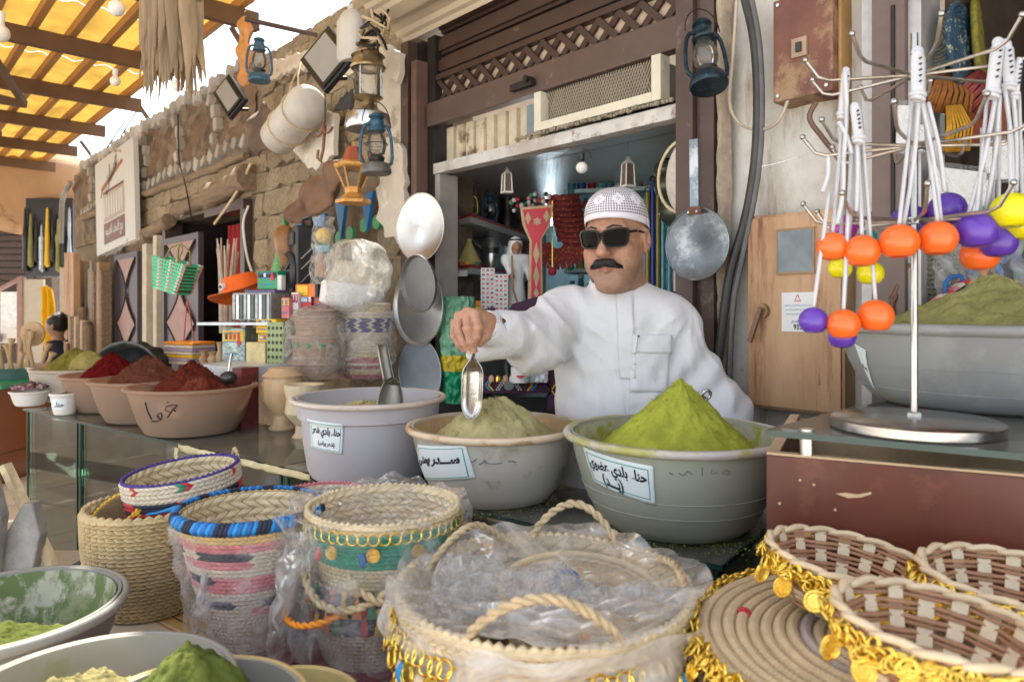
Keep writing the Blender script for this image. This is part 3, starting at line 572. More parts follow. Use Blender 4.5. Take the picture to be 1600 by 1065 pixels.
def lantern(label,M,h,metal,cat='lantern',globe=M_globe,name='hurricane_lantern',group=None,guard=True,hook=True,tank=None):
    """hurricane lantern, base at origin, height h"""
    t=thing(name,label,cat,M@Matrix.Scale(h,4),group); tank=tank or metal
    MB().lathe([(.001,0),(.20,0),(.215,.02),(.21,.06),(.19,.13),(.17,.15),(.10,.17),(.001,.172)],24).build('fuel_tank',tank,t,smooth=50)
    MB().lathe([(.10,.172),(.11,.19),(.12,.23),(.09,.25),(.06,.27),(.001,.27)],18).build('burner',M_iron,t,smooth=50)
    MB().lathe([(.07,.255),(.12,.30),(.14,.38),(.13,.47),(.09,.57),(.075,.60)],24).build('globe',globe,t,smooth=180)
    MB().lathe([(.001,.60),(.12,.60),(.13,.62),(.11,.66),(.10,.68),(.105,.74),(.09,.76),(.08,.78),(.11,.80),(.10,.83),(.04,.86),(.001,.865)],24).build('chimney',metal,t,smooth=40)
    for sg in (-1,1): MB().tube([(sg*.16,0,.13),(sg*.22,0,.17),(sg*.235,0,.25),(sg*.225,0,.45),(sg*.20,0,.60),(sg*.16,0,.68),(sg*.10,0,.70)],.024,8).build('side_tube',metal,t,smooth=60)
    if guard:
        mb=MB(); mb.torus((0,0,.42),.16,.006,20,5)
        for a in (0,PI/2,PI,1.5*PI): mb.tube([(.13*math.cos(a+.7),.13*math.sin(a+.7),.26),(.165*math.cos(a+.7),.165*math.sin(a+.7),.42),(.11*math.cos(a+.7),.11*math.sin(a+.7),.6)],.005,5)
        mb.build('wire_guard',M_iron,t,kind='stuff')
    if hook: MB().tube([(.2*math.cos(PI*i/12),0,.72+.30*math.sin(PI*i/12)) for i in range(13)],.008,6).build('handle',M_iron,t,smooth=60)
    return t
lantern('gold and silver lantern on the top shelf inside the shop',Mx(on(735,330,3.62,1.897),.3),.165,M_gold,globe=M_silver,guard=False)
lantern('dusky blue lantern on the top shelf right of the gold lantern',Mx(on(766,335,3.85,1.897),.6),.19,M_bluep,globe=M_silver,guard=False)
t=thing('picture_panel','small panel with red and green chequered border at left end of the top shelf','ornament',Mx(on(712,335,3.72,1.897),-.3))
MB().box(-.045,.045,0,.012,0,.19).build('panel',mat('maroon_card',(.18,.03,.03),.6),t)
for i in range(9):
    for x in (-.045,.035):
        MB().box(x,x+.01,-.006,-.001,.005+i*.02,.015+i*.02).build('border_square',[M_green,M_cream,M_red][i%3],t)
MB().torus((0,-.008,.1),.028,.006,16,6,(0,1,0),sq=1.4).build('arch_ring',M_goldt,t)
t=thing('dark_jug','tall dark metal jug on the top shelf right of the blue lantern','jug',on(793,345,4.15,1.897)); MB().lathe([(.001,0),(.06,0),(.065,.03),(.05,.1),(.048,.17),(.06,.2),(.055,.2),(.04,.16),(.001,.15)],20).build('body',mat('dark_bronze',(.05,.045,.045),.4,.7,.2),t,smooth=40); MB().tube([(.05,0,.18),(.1,0,.16),(.09,0,.08),(.055,0,.05)],.007,6).build('handle',M_iron,t)
for i,u in enumerate((815,842)):
    t=thing('bead_bangle',['string of white and red beads lying over the left end of the red board','string of green and pink beads over the right end of the red board'][i],'beads',P(u,322-8*i,3.3),'bead strings')
    for k in range(16):
        a=2*PI*k/16; MB().sphere((.05*math.cos(a),.03*math.sin(a)*.6,.018*math.sin(a*2)+(k%3)*.008),.011,8,6).build('bead',[M_paper,M_redc,M_paper,M_grnc,M_pink,M_black][(k*5+i)%6],t,smooth=180)
# shelf two
def human(mb,h,robe=True):
    f=lambda p: smin(smin(caps(p,(0,0,.08),(0,0,.55),.15,.10),caps(p,(-.14,-.02,.72),(.14,-.02,.72),.075),.1),smin(caps(p,(.15,0,.7),(.19,-.08,.45),.06,.05),caps(p,(-.15,0,.7),(-.12,-.16,.5),.06,.05),.03),.06)
    return f
def figurine(label,loc,h,robe,head,rz=0,cloth=None,stick=False,vest=None):
    t=thing('figurine',label,'figurine',Mx(loc,rz)@Matrix.Scale(h,4))
    mb=MB(); sdf(mb,human(mb,h),(-.34,-.3,-.1),(.34,.25,.86),.035); mb.build('robe',robe,t,smooth=180)
    mb=MB(); sdf(mb,lambda p: smin(smin(ell(p,(0,-.01,.90),(.075,.085,.10)),caps(p,(0,-.08,.9),(0,-.1,.87),.02),.02),caps(p,(0,0,.75),(0,0,.85),.05),.03),(-.12,-.16,.68),(.12,.12,1.05),.02); mb.build('head',head,t,smooth=180)
    MB().sphere((-.12,-.2,.47),.045,8,6).build('hand',head,t,smooth=180)
    if cloth:
        mb=MB(); sdf(mb,lambda p: smax(smin(ell(p,(0,.015,.93),(.098,.10,.11)),caps(p,(0,.06,.88),(0,.09,.66),.09,.12),.04),-caps(p,(0,-.14,.9),(0,-.06,.83),.085),.01),(-.25,-.2,.5),(.25,.28,1.1),.022); mb.build('headscarf',cloth,t,smooth=180)
        MB().torus((0,.01,.985),.085,.012,16,6).build('head_cord',M_black,t)
    if vest: mb=MB(); mb.lathe([(.13,.42),(.155,.55),(.17,.68),(.12,.76)],18,sx=1.1,sy=.85,a0=-PI/2+.5,a1=1.5*PI-.5); mb.build('vest',vest,t,smooth=180)
    if stick: MB().tube([(-.13,-.24,.75),(-.12,-.24,.3),(-.02,-.26,.0)],.014,6).build('stick',M_wood,t)
    return t
M_skind=mat('figurine_skin',(.34,.16,.09),.6)
figurine('small figurine of a bald man in a dark vest on the middle shelf',on(714,415,3.60,1.649),.17,M_paper,M_skind,0,vest=M_black)
figurine('large white robed figurine with head cloth leaning on a dark stick beside the dice packs',on(806,480,3.2,1.425),.325,M_paper,M_skind,.3,cloth=M_paper,stick=True)
figurine('small figurine in dark cloak and white headscarf on the lowest shelf',on(722,505,3.6,1.377),.20,mat('navy_cloak',(.01,.02,.03),.7),M_skind,.2,cloth=M_paper)
t=thing('tagine_pot','yellow conical pot on the middle shelf beside the bald figurine','pot',on(733,418,3.55,1.649)); MB().lathe([(.001,.0),(.05,0),(.065,.02),(.06,.028),(.055,.03),(.016,.11),(.012,.125),(.016,.135),(.001,.14)],24).build('lid',mat('pale_yellow_glaze',(.55,.43,.16),.4),t,smooth=40)
for k in range(7): MB().sphere((.05*math.cos(k*.9-2.6),.05*math.sin(k*.9-2.6)-.012,.008),.012,8,6).build('candy',[M_redc,M_yelc,M_grnc][k%3],t,smooth=180)
t=thing('coffee_pot','rounded silver coffee pot on the middle shelf with dark label','coffee pot',on(768,420,3.75,1.649)); MB().lathe([(.001,0),(.05,0),(.062,.05),(.058,.11),(.04,.15),(.035,.16),(.042,.17),(.03,.195),(.01,.205),(.001,.215)],24).build('body',M_silver,t,smooth=50); MB().tube([(-.05,0,.1),(-.09,-.01,.13),(-.1,-.01,.16)],[.014,.01,.006],8).build('spout',M_silver,t); MB().grid(lambda a,b:(.0625*math.sin(.9*(a-.3)),-.0625*math.cos(.9*(a-.3))-.001,.075+.03*b),6,1).build('label',M_black,t)
t=thing('potted_greens','small artificial plant in the shelf corner','plant',on(796,405,4.2,1.649))
for k in range(26):
    a=R.uniform(0,2*PI); e=R.uniform(.3,1.3); l=R.uniform(.05,.12); p=Vector((math.cos(a)*math.cos(e),math.sin(a)*math.cos(e),math.sin(e)))*l
    MB().bar((0,0,0),p,.012,.002).build('leaf',M_grnc,t)
# price cards
t=thing('price_card','white price card clipped to the middle shelf edge','card',P(719,427,3.44)); MB().box(-.036,.036,-.002,0,-.014,.014).build('card',M_paper,t)
for zz,w in ((.005,.03),(-.004,.026)): MB().box(-.03,-.03+w,-.0035,-.0021,zz-.002,zz+.002).build('print_line',M_bl,t)
# dice / domino packs
def pack(mb,x,z,w,h): mb.box(x,x+w,0,.03,z,z+h-.001)
for i,(u,v,n) in enumerate(((762,482,9),(783,506,11))):
    t=thing('game_pack_stack',['left stack of small white packs printed with red and black pips','right stack of small white packs beside the large figurine'][i],'packs',P(u,v,3.1),'stacked white packs')
    for k in range(n):
        o=MB().box(-.03,.03,0,.03,k*.02,k*.02+.0185).build('pack',M_paper,t)
        for j in range(3): MB().box(-.025+j*.019,-.013+j*.019,-.0015,-.0002,k*.02+.005,k*.02+.013).build('printed_pip',[M_redc,M_black,M_pink][(k+j*2)%3],o)
t=thing('orange_card_box','small orange boxes stacked behind the plum band','boxes',P(757,478,3.12))
for k in range(3): MB().box(-.04,.03,0,.04,-.05+k*.025,-.05+k*.025+.023).build('box',[M_orange,M_yelc,M_orange][k],t)
# red board with diamonds
t=thing('decorated_red_board','tall red painted wooden Y shaped board with pale diamond inlays behind the outstretched arm','ornament',Mx(P(838,472,3.1),.08))
k=3.1/1100
yp=[(-26,147),(26,152),(22,120),(8,98),(10,0),(-14,0),(-11,95),(-22,120)]
spoly(MB(),[(x*k,z*k) for x,z in yp],.02,0).build('board',mat('pale_beech',(.5,.36,.2),.5),t,bevel=.003)
yr=[(-22,143),(22,147),(18,121),(5,97),(6,3),(-9,3),(-8,95),(-18,120)]
spoly(MB(),[(x*k,z*k) for x,z in yr],.003,.0205).build('red_field',M_redc,t)
for x,z,w,h in ((-14,130,5,10),(15,133,5,10),(-1,75,5,18),(-1,40,5,18),(-1,14,4,10)): spoly(MB(),[((x-w)*k,z*k),(x*k,(z-h)*k),((x+w)*k,z*k),(x*k,(z+h)*k)],.002,.024).build('diamond_inlay',MC['pale_beech'],t)
spoly(MB(),[((.5+(7 if j%2 else 4.5)*math.cos(j*PI/6))*k,(125+(7 if j%2 else 4.5)*math.sin(j*PI/6))*k) for j in range(12)],.002,.024).build('star_inlay',MC['pale_beech'],t)
# cascade of red embroidered pouches
t=thing('embroidered_cascade','hanging cascade of folded maroon embroidered cloth pieces left of the cap','textile',P(880,300,3.35))
M_emb=mat('maroon_embroidery',(.22,.025,.025),.85,0,.5,90,.4,200,stain=((.5,.25,.08),70,.56))
for i in range(9):
    z=-.025*i-.01; x=.006*i; MB().grid(lambda a,b:(x+(a-.5)*.15,-.05*math.sin(a*PI)-.015*b,z-.022*math.sin(PI*a)*.6-.028*b+.003*math.sin(a*30)),14,2).build('folded_piece',M_emb,t,smooth=180,solid=.006)
for i in range(12):
    a=-2.7+i*.2; a=PI+.35+i*.24; x0,z0=-.03,-.24; MB().bar((x0+.03*math.cos(a),-.02,z0+.03*math.sin(a)),(x0+.15*math.cos(a),-.03,z0+.13*math.sin(a)),.026,.006,up=(0,1,0)).build('fan_piece',M_emb,t)
MB().cyl((-.055,-.06,-.05),(-.055,-.06,-.36),.003,5).build('cord',M_goldt,t); MB().sphere((-.055,-.06,-.38),.02,10,8).build('tassel_bead',M_redc,t,smooth=180)
# right hand clutter: shelves, bottles, tubes, pots
sh=thing('back_shelving','dim teal metal shelving along the back of the shop, behind the vendor','shelves',P(980,480,3.9))
for v in (272,305,335,425,470): 
    p=P(890,v,3.8); q=P(1085,v-8,3.6); MB().bar(p,q,.25,.02).build('shelf_board',mat('teal_grey_metal',(.25,.38,.4),.4,.3),sh,world=True)
for u in (908,1017,1062): MB().bar(P(u,520,3.75),P(u,255,3.75),.03,.03).build('upright',MC['teal_grey_metal'],sh,world=True)
RB=random.Random(5); grp='goods on the dim back shelves'
cnt={}
cols=[(.03,.16,.2),(.3,.02,.04),(.5,.5,.48),(.02,.05,.25),(.02,.22,.12),(.25,.2,.05),(.1,.3,.35),(.05,.05,.06)]
cm=[mat('shelf_goods_%s'%n,c,.35,.2,.2) for n,c in zip(('teal','red','white','blue','green','olive','aqua','black'),cols)]
lw=['teal','red','pale','blue','green','olive','aqua','black']
for (v0,hmax) in ((303,28),(333,26),(422,75),(468,38)):
    u=886
    while u<1080:
        w=RB.uniform(9,17); 
        if not (915<u<1012 and v0>300) or v0==303:
            hh=RB.uniform(.5,1)*hmax; d=3.68; kk=d/1100; c=RB.randrange(8)
            cnt[v0]=cnt.get(v0,0)+1; t=thing('jar','%s jar, %s from the left on the %s back shelf of the shop'%(lw[c],['first','second','third','fourth','fifth','sixth','seventh','eighth','ninth','tenth','eleventh','twelfth','thirteenth','fourteenth','fifteenth','sixteenth'][cnt[v0]-1],{303:'top',333:'second',422:'third',468:'lowest'}[v0]),'jar',P(u+w/2,v0,d),grp); r=w*kk*.46; hh*=kk
            MB().lathe([(.001,0),(r,0),(r,hh*.7),(r*.5,hh*.85),(r*.5,hh),(.001,hh)],12).build('body',cm[c],t,smooth=40); MB().lathe([(r*.55,hh*.9),(r*.55,hh+.004),(.001,hh+.004)],10).build('lid',cm[(c+2)%8],t,smooth=40)
        u+=w+1
for i,(u,c) in enumerate(((1012,5),(1020,3),(1028,5),(1036,6),(1046,6),(1055,2),(1062,6))):
    t=thing('hanging_tube','%s rod, %s from the left of the row hanging right of the vendor'%(lw[c],['first','second','third','fourth','fifth','sixth','last'][i]),'rod',P(u,455,3.2),'rods hanging behind the vendor'); MB().cyl((0,0,0),(0,0,.45+.05*(i%3)),.012,8).build('rod',cm[c],t,smooth=60); MB().torus((0,0,.46+.05*(i%3)),.012,.003,10,5,(0,1,0)).build('loop',M_iron,t)
for i,(u,v,r) in enumerate(((1050,290,.075),(1062,330,.085),(1040,265,.05),(1078,300,.07))):
    t=thing('metal_pot',['olive pot upper right','large dented olive pot lowest','small dark round pot','olive pot behind the woven hat'][i]+' in the shop corner','pot',P(u,v,2.9)); MB().sphere((0,0,0),r,18,12,(1,1,.85)).build('body',mat('olive_tin',(.11,.12,.09),.4,.6,.25),t,smooth=180); MB().torus((0,0,r*.75),r*.45,.006,20,6).build('rim',M_iron,t)
# hat and pan at right post
t=thing('woven_hat','white woven hat hanging behind the long pan handle','hat',W0@Matrix.Translation((1.47,.05,1.86))@Matrix.Rotation(.06,4,'Y'))
MB().lathe([(.001,.03),(.05,.028),(.095,.005),(.10,0),(.095,-.003),(.05,.02),(.001,.022)],28,Matrix.Diagonal((.75,1,1.2,1))@Matrix.Rotation(PI/2,4,'X')).build('woven_disc',mat('pale_palm_mat',(.58,.54,.48),.7,0,.15,40,.5,160),t,smooth=60); MB().torus((0,-.01,0),.098,.005,28,6,(0,1,0),sq=1.2).build('rim',M_strawl,t)
def panthing(label,s,z,r,off,mat_,handle=0,tilt=0,name='metal_disc_pan',group=None,dish=.012,ry=0):
    t=thing(name,label,'pan',W0@Matrix.Translation((s,-off,z))@Matrix.Rotation(ry,4,'Z')@Matrix.Rotation(tilt,4,'X')@RX,group)
    MB().lathe([(.001,dish*.2),(r*.3,dish*.12),(r*.93,0),(r,dish),(r*1.01,dish),(r*1.005,dish*.4),(r*.94,-.004),(.001,-.003)],64).build('disc',mat_,t,smooth=40)
    MB().torus((0,0,dish),r*1.003,.0022,64,6).build('rolled_rim',mat_,t,smooth=180)
    if handle:
        MB().bar((0,r*.9,.012),(0,r+handle,.016),.028,.004,up=(0,0,1)).build('handle',mat_,t); MB().box(-.022,.022,r*.82,r*1.04,.010,.017).build('bracket',M_rust,t)
        for x in (-.014,.014): MB().cyl((x,r*.88,.018),(x,r*.88,.024),.004,6).build('rivet',M_steel,t)
    return t
panthing('dark steel round griddle pan with a long flat handle hanging on the right door post',1.60,1.625,.105,.09,mat('blued_steel',(.22,.26,.30),.33,.9,.3,12,.06,60,stain=((.45,.50,.54),7,.5)),handle=.20,dish=.003)
# discs on left post (tops seen as tall ellipses)
M_spun=mat('spun_aluminium',(.62,.63,.64),.34,1,.04,60,.04,300)
try: M_spun.node_tree.nodes['Principled BSDF'].inputs['Anisotropic'].default_value=.7
except Exception: pass
panthing('bright spun aluminium disc at the top of the column of pans on the left post',*WS(657,355,.10),.148,.10,M_spun,ry=.14,dish=.006)
panthing('dull grey dish below the bright disc on the left post',*WS(657,443,.20),.118,.20,mat('grey_anodised',(.20,.20,.205),.5,.6,.1),tilt=.1,ry=.0,dish=.015)
panthing('large aluminium lid below the grey dish on the left post',*WS(655,478,.12),.170,.12,M_alu,ry=.05,dish=.012)
panthing('blue grey metal disc lowest of the pans on the left post',*WS(656,582,.11),.148,.11,mat('zinc_disc',(.42,.50,.58),.42,.6,.1,20,.05,90),ry=.04,dish=.004)
# small white ornament lanterns and bulb
def ornlant(label,p,h):
    t=thing('ornament_lantern',label,'lantern',Mx(p,.4)@Matrix.Scale(h,4),'small white lanterns hanging from the ceiling')
    MB().box(-.2,.2,-.2,.2,0,.07).build('base',M_white,t); MB().lathe([(.24,.78),(.06,.92),(.001,.93)],4,Matrix.Rotation(PI/4,4,'Z')).build('roof',M_white,t); MB().torus((0,0,.98),.05,.012,12,6,(0,1,0)).build('ring',M_white,t)
    for x in (-1,1):
        for y in (-1,1): MB().bar((x*.17,y*.17,.07),(x*.14,y*.14,.78),.04,.04).build('corner_post',M_white,t)
    MB().box(-.14,.14,-.14,.14,.08,.77).build('smoky_pane',mat('smoky_brown_pane',(.18,.13,.10),.2),t); MB().cyl((0,0,1.0),(0,0,1.5),.006,4).build('hanging_wire',M_iron,t)
ornlant('small white lantern hanging from the shop ceiling above the blue lantern',P(792,302,3.0),.105)
ornlant('small white lantern hanging from the shop ceiling above the cap',P(981,293,2.7),.115)
def bulb(label,p,r,base=M_black,wire=None,grp=None):
    t=thing('light_bulb',label,'light bulb',p,grp); MB().sphere((0,0,0),r,16,12).build('glass_bulb',M_white,t,smooth=180); MB().lathe([(r*.55,r*.7),(r*.42,r*1.3),(r*.5,r*1.35),(r*.5,r*2.4),(.001,r*2.4)],14).build('socket',base,t,smooth=40)
    if wire: MB().tube([Vector(w)*r for w in wire],r*.1,6).build('wire',M_black,t,smooth=60)
bulb('white bulb in black socket hanging below the lintel',P(909,262,2.5),.021,wire=[(0,0,2.4),(.3,0,3.2),(1.2,0,2.9),(1.6,0,1.6)])
bulb('pale bulb hanging under the yellow roof left of the palm tassel',P(182,13,3.2),.036,M_white); bulb('pale bulb at the left picture edge under the roof',P(0,52,3.2),.04,M_white); bulb('pale bulb hanging low behind the palm tassel ends',P(277,135,4.),.03,M_white); bulb('pale bulb under the brown diamond braces',P(180,127,4.),.028,M_white)
# textile plum frieze and below arm
fz=thing('plum_frieze','plum embroidered textile band with blue and yellow zigzags and white dots under the raised arm','textile',P(810,610,2.9)); k=2.9/1100
MB().box(-60*k,55*k,0,.02,-4*k,22*k).build('band',M_purp,fz); MB().box(-4*k,4*k,-.004,.02,-4*k,-3*k).build('band_edge',M_purp,fz); MB().box(45*k,58*k,-.022,-.001,-30*k,50*k).build('upright_band',M_purp,fz)
def zz(x,z,s,m): 
    MB().bar((x*k,-.004,z*k),((x+s*8)*k,-.004,(z+9)*k),.006,.004,up=(0,1,0)).bar((x*k,-.004,z*k),((x+s*8)*k,-.004,(z-9)*k),.006,.004,up=(0,1,0)).build('zigzag_stitch',m,fz)
for x,s,m in ((-52,1,M_lbl),(-47,1,M_yel),(28,-1,M_lbl),(22,-1,M_yel)): zz(x,9,s,m)
for x,s,m in ((51,-1,M_yel),(51,1,M_yel),(51,-1,M_lbl)): MB().bar((x*k,-.026,2*k),((x+s*7)*k,-.026,12*k),.005,.003,up=(0,1,0)).bar((x*k,-.026,2*k),((x+s*7)*k,-.026,-8*k),.005,.003,up=(0,1,0)).build('cross_stitch',m,fz)
MB().cyl((-15*k,-.012,9*k),(-15*k,0,9*k),8*k,16).build('mirror_disc',M_silver,fz)
for i in range(5):
    for x0,sg in ((-34,1),(0,-1)):
        MB().sphere(((x0+sg*i*2.2)*k,-.003,(2+i*3.4)*k),.004,6,4).sphere(((x0+sg*i*2.2+4)*k,-.003,(2+i*3.4)*k),.004,6,4).build('white_bead_pair',M_paper,fz)
t=thing('plum_box_ornament','plum stepped ornament with brass medallion behind the raised hand','ornament',P(790,520,2.95)); k=2.95/1100
spoly(MB(),[(x*k,z*k) for x,z in ((-45,-8),(40,-8),(60,60),(10,45),(-2,20),(-16,20),(-16,40),(-28,40),(-28,25),(-45,25))],.03).build('plum_panel',M_purp,t); MB().cyl((-30*k,-.045,6*k),(-30*k,-.03,6*k),7*k,16).build('medallion',MC['pale_beech'],t)
for x,z in ((-40,-2),(-24,-6),(-20,-2)): MB().sphere((x*k,-.032,z*k),.006,8,6).build('stud',M_silver,t)
cp_=thing('smile_mug','white mug printed with a red smiling mouth on the plum shelf','mug',P(813,597,2.85)); k=2.85/1100
MB().lathe([(.001,0),(14*k,0),(15*k,24*k),(14*k,24*k),(13*k,2*k),(.001,2*k)],24).build('cup',M_paper,cp_,smooth=40)
spoly(MB(),[(6.4*k*math.cos(a),12*k-4*k*math.sin(a)) for a in np.linspace(0,PI,10)],.002,15.2*k).build('red_mouth',M_redc,cp_)
for i,(u,m) in enumerate(((768,M_paleW),(778,M_goldt),(790,M_tan),(800,M_white))):
    t=thing('small_trinket',['small pale wooden trinket at left end of the plum shelf','small brass trinket on the plum shelf','small clay trinket on the plum shelf','small white capped jar left of the mug'][i],'trinket',P(u,596,2.87)); MB().lathe([(.001,0),(4*k,0),(4.5*k,6*k),(3*k,9*k),(.001,11*k)],10).build('body',m,t,smooth=60)
t=thing('paper_packet','white crumpled paper packets right of the smiling mug','packet',P(842,597,2.86)); MB().grid(lambda a,b:((a-.5)*28*k,-.01*nz(a*9,b*7),b*30*k),14,14).build('packet',M_paper,t,smooth=60,solid=.01)
MB().box(-.4,.55,.05,.4,-.5,-.02).build('under_shelf',M_black,thing('low_cabinet','dark low cabinet under the plum band','cabinet',P(800,615,2.95)))
# green bags below the discs
gb=thing('green_bag','crumpled green plastic bag with yellow band hanging right of the pans','bag',P(716,628,3.0)); k=3.0/1100
def bagf(a,b):
    w=(20+8*math.sin(b*2.5))*k; th=a*PI; return (-w*math.cos(th)+.006*nz(a*14,b*20),-.06*math.sin(th)*(1+.25*nz(a*20,b*18)),b*165*k)
def bagpart(z0,z1,m,n='bag_film'): MB().grid(lambda a,b:bagf(a,z0+(z1-z0)*b),30,30).build(n,m,gb,smooth=180)
bagpart(0,.30,mat('deep_green_film',(.01,.28,.13),.3,0,.2,20,.6,30,bdist=.01)); bagpart(.30,.45,mat('yellow_green_film',(.55,.42,.02),.4,0,.2,20,.4,30),'yellow_band'); bagpart(.45,1,mat('pale_green_film',(.16,.38,.24),.3,0,.25,20,.6,30,bdist=.01))
# ------------------------------------------------------------ things hung on the stone wall
def wt(name,label,cat,u,v,off,group=None,roll=0,yaw=0,tilt=0,s=1):
    p=W(u,v,off); t=thing(name,label,cat,Matrix.Translation(p)@Matrix.Rotation(WROT+yaw,4,'Z')@Matrix.Rotation(roll,4,'Y')@Matrix.Rotation(tilt,4,'X')@Matrix.Scale(s,4),group); return t,p.y/F
def flood(label,u,v,off,roll,w,h):
    t,k=wt('floodlight',label,'floodlight',u,v,off,'black floodlights on the stone wall',roll,.5,-.25)
    MB().box(-w/2,w/2,0,.03,-h/2,h/2).build('housing',M_black,t,bevel=.006)
    MB().box(-w/2+.015,w/2-.015,-.008,-.001,-h/2+.015,h/2-.015).build('front_frame',M_black,t); MB().box(-w/2+.03,w/2-.03,-.012,-.0085,-h/2+.03,h/2-.03).build('diffuser',mat('grey_diffuser',(.27,.27,.26),.35,0,.04),t)
    for i in range(7): MB().box(-w*.35+i*w*.11,-w*.35+i*w*.11+.006,.031,.05,-h*.35,h*.35).build('cooling_fin',M_black,t)
    MB().tube([(-w*.3,.03,0),(-w*.3,.10,0),(-w*.1,.16,0)],.01,6).build('bracket',M_iron,t)
flood('larger black floodlight tilted on its corner near the pressure lantern',509,91,.35,-.75,.21,.26); flood('smaller black floodlight tilted on the wall below the palm tassel',357,150,.3,-.75,.16,.26)
lantern('small faded blue lantern hanging against the sky beside the driftwood',Mx(W(405,128,.35),.4),.27,M_bluep,guard=False)
t,k=wt('bracket_pipe','brown iron pipe bracket jutting over the wall and carrying the small blue lantern','pipe',495,55,.02); MB().cyl((0,0,0),t.matrix_world.inverted()@W(383,30,.4),.014,8).build('pipe',M_brownp,t); MB().tube([t.matrix_world.inverted()@W(405,38,.37),t.matrix_world.inverted()@W(405,56,.35)],.003,5).build('hanging_wire',M_iron,t)
t,k=wt('driftwood','orange tan pierced driftwood plaque hanging beside the small blue lantern','ornament',382,75,.3)
mb=MB(); sdf(mb,lambda p: smax(smax(ell(p,(0,0,0),(.085,.022,.21))+.012*np.sin(p[...,2]*40+p[...,0]*20),-caps(p,(.01,-.1,.07),(.01,.1,.07),.014),.004),-caps(p,(-.005,-.1,.04),(-.005,.1,.045),.010),.004),(-.12,-.05,-.25),(.12,.05,.25),.009); mb.build('plaque',mat('orange_driftwood',(.50,.24,.08),.7,0,.25,12,.4,50),t,smooth=180)
MB().tube([(0,0,.2),(.02,.1,.34),(.05,.25,.40)],.003,5).build('hanging_cord',M_rope,t)
# white drum
t,k=wt('plastic_drum','off-white plastic drum tied up slanting on the wall','drum',459,188,.2,roll=-.30,s=.86)
MB().lathe([(.001,-.26),(.09,-.26),(.115,-.235),(.12,-.1),(.118,.1),(.122,.2),(.11,.235),(.07,.26),(.001,.262)],28,Matrix.Rotation(PI/2,4,'Y')).build('drum_shell',mat('dusty_white_plastic',(.50,.48,.45),.55,0,.12,6,.2,30,stain=((.33,.28,.23),5,.6)),t,smooth=50)
for x in (-.1,.1): MB().tube([(x,0,.12),(x*.5,.05,.3),(0,.12,.45)],.006,6).build('rope',M_rope,t); MB().torus((x,0,0),.124,.006,24,5,(1,0,0)).build('rope_loop',M_rope,t)
def hide(label,name,pts,m,off,th=.05,cat='hide'):
    c=W(*pts[0],off); t=thing(name,label,cat,Matrix.Translation(c)@Matrix.Rotation(WROT,4,'Z')); inv=t.matrix_world.inverted()
    q=[inv@W(u,v,off) for u,v in pts]; xs=[p.x for p in q]; zs=[p.z for p in q]
    qa=np.array([(p.x,p.z) for p in q])
    def f(p):
        x=p[...,0];z=p[...,2]; d=np.full(x.shape,1e9); n=len(qa); ins=np.zeros(x.shape,bool); j=n-1
        for i in range(n):
            a,b=qa[j],qa[i]; e=b-a; tt=np.clip(((x-a[0])*e[0]+(z-a[1])*e[1])/(e@e),0,1); d=np.minimum(d,np.hypot(x-a[0]-tt*e[0],z-a[1]-tt*e[1]))
            ins^=((a[1]>z)!=(b[1]>z))&(x<(b[0]-a[0])*(z-a[1])/(b[1]-a[1]+1e-12)+a[0]); j=i
        s=np.where(ins,-d,d); y=p[...,1]+.02*np.sin(x*23+z*14)+.012*np.sin(z*41-x*17)
        return smax(s+.01,np.abs(y)-th*np.clip(-s*7,.15,1),.03)
    mb=MB(); sdf(mb,f,(min(xs)-.03,-th-.05,min(zs)-.03),(max(xs)+.03,th+.05,max(zs)+.03),.014); mb.build('hide_panel',m,t,smooth=180); return t
hide('large brown leather hide hanging diagonally above the speaker and wrapped goods','brown_hide',[(553,236),(545,262),(538,300),(505,345),(470,357),(452,358),(449,330),(462,300),(485,270),(520,245)],M_leather,.28)
hide('smaller brown leather hide behind the left end of the white drum','brown_hide',[(408,150),(428,165),(436,205),(420,235),(402,252),(393,240),(390,185)],mat('dull_brown_hide',(.13,.085,.06),.75,0,.3,7,.4,40),.12)
hide('small black cloth pouch hanging left of the pressure lantern','cloth_pouch',[(546,125),(556,150),(553,178),(525,186),(519,175),(528,140)],mat('dark_pouch',(.035,.03,.03),.9,0,.3),.3,.04,'pouch')
# lamps column
def pressure():
    t,k=wt('pressure_lantern','tall worn brass and steel pressure lantern at the top of the lamp column','lantern',575,203,.30,s=.38)
    old=mat('aged_brass',(.36,.28,.17),.35,.9,.3)
    MB().lathe([(.001,0),(.24,0),(.26,.04),(.24,.16),(.15,.21),(.09,.23),(.001,.23)],28).build('fuel_tank',M_steel,t,smooth=50); MB().lathe([(.05,.23),(.08,.26),(.06,.31),(.14,.34),(.17,.36),(.001,.365)],24).build('burner_column',old,t,smooth=40)
    MB().lathe([(.155,.37),(.16,.55),(.155,.68)],24).build('glass_cylinder',M_globe,t,smooth=180)
    MB().lathe([(.19,.68),(.2,.7),(.17,.74),(.16,.80),(.19,.82),(.12,.88),(.10,.93),(.14,.95),(.06,.99),(.001,1.)],24).build('hood',old,t,smooth=40)
    for i in range(4):
        a=i*PI/2+.5; MB().cyl((.165*math.cos(a),.165*math.sin(a),.36),(.165*math.cos(a),.165*math.sin(a),.69),.008,6).build('stay',M_steel,t)
    MB().tube([(.22*math.cos(PI*i/12),0,.72+.45*math.sin(PI*i/12)) for i in range(13)],.009,6).build('handle',M_iron,t,smooth=60)
pressure()
lantern('blue topped hurricane lantern hanging low in front of the pressure lantern',Mx(W(588,272,.42),.5),.275,M_bluep,tank=mat('grey_tin_worn',(.16,.15,.14),.5,.6,.3))
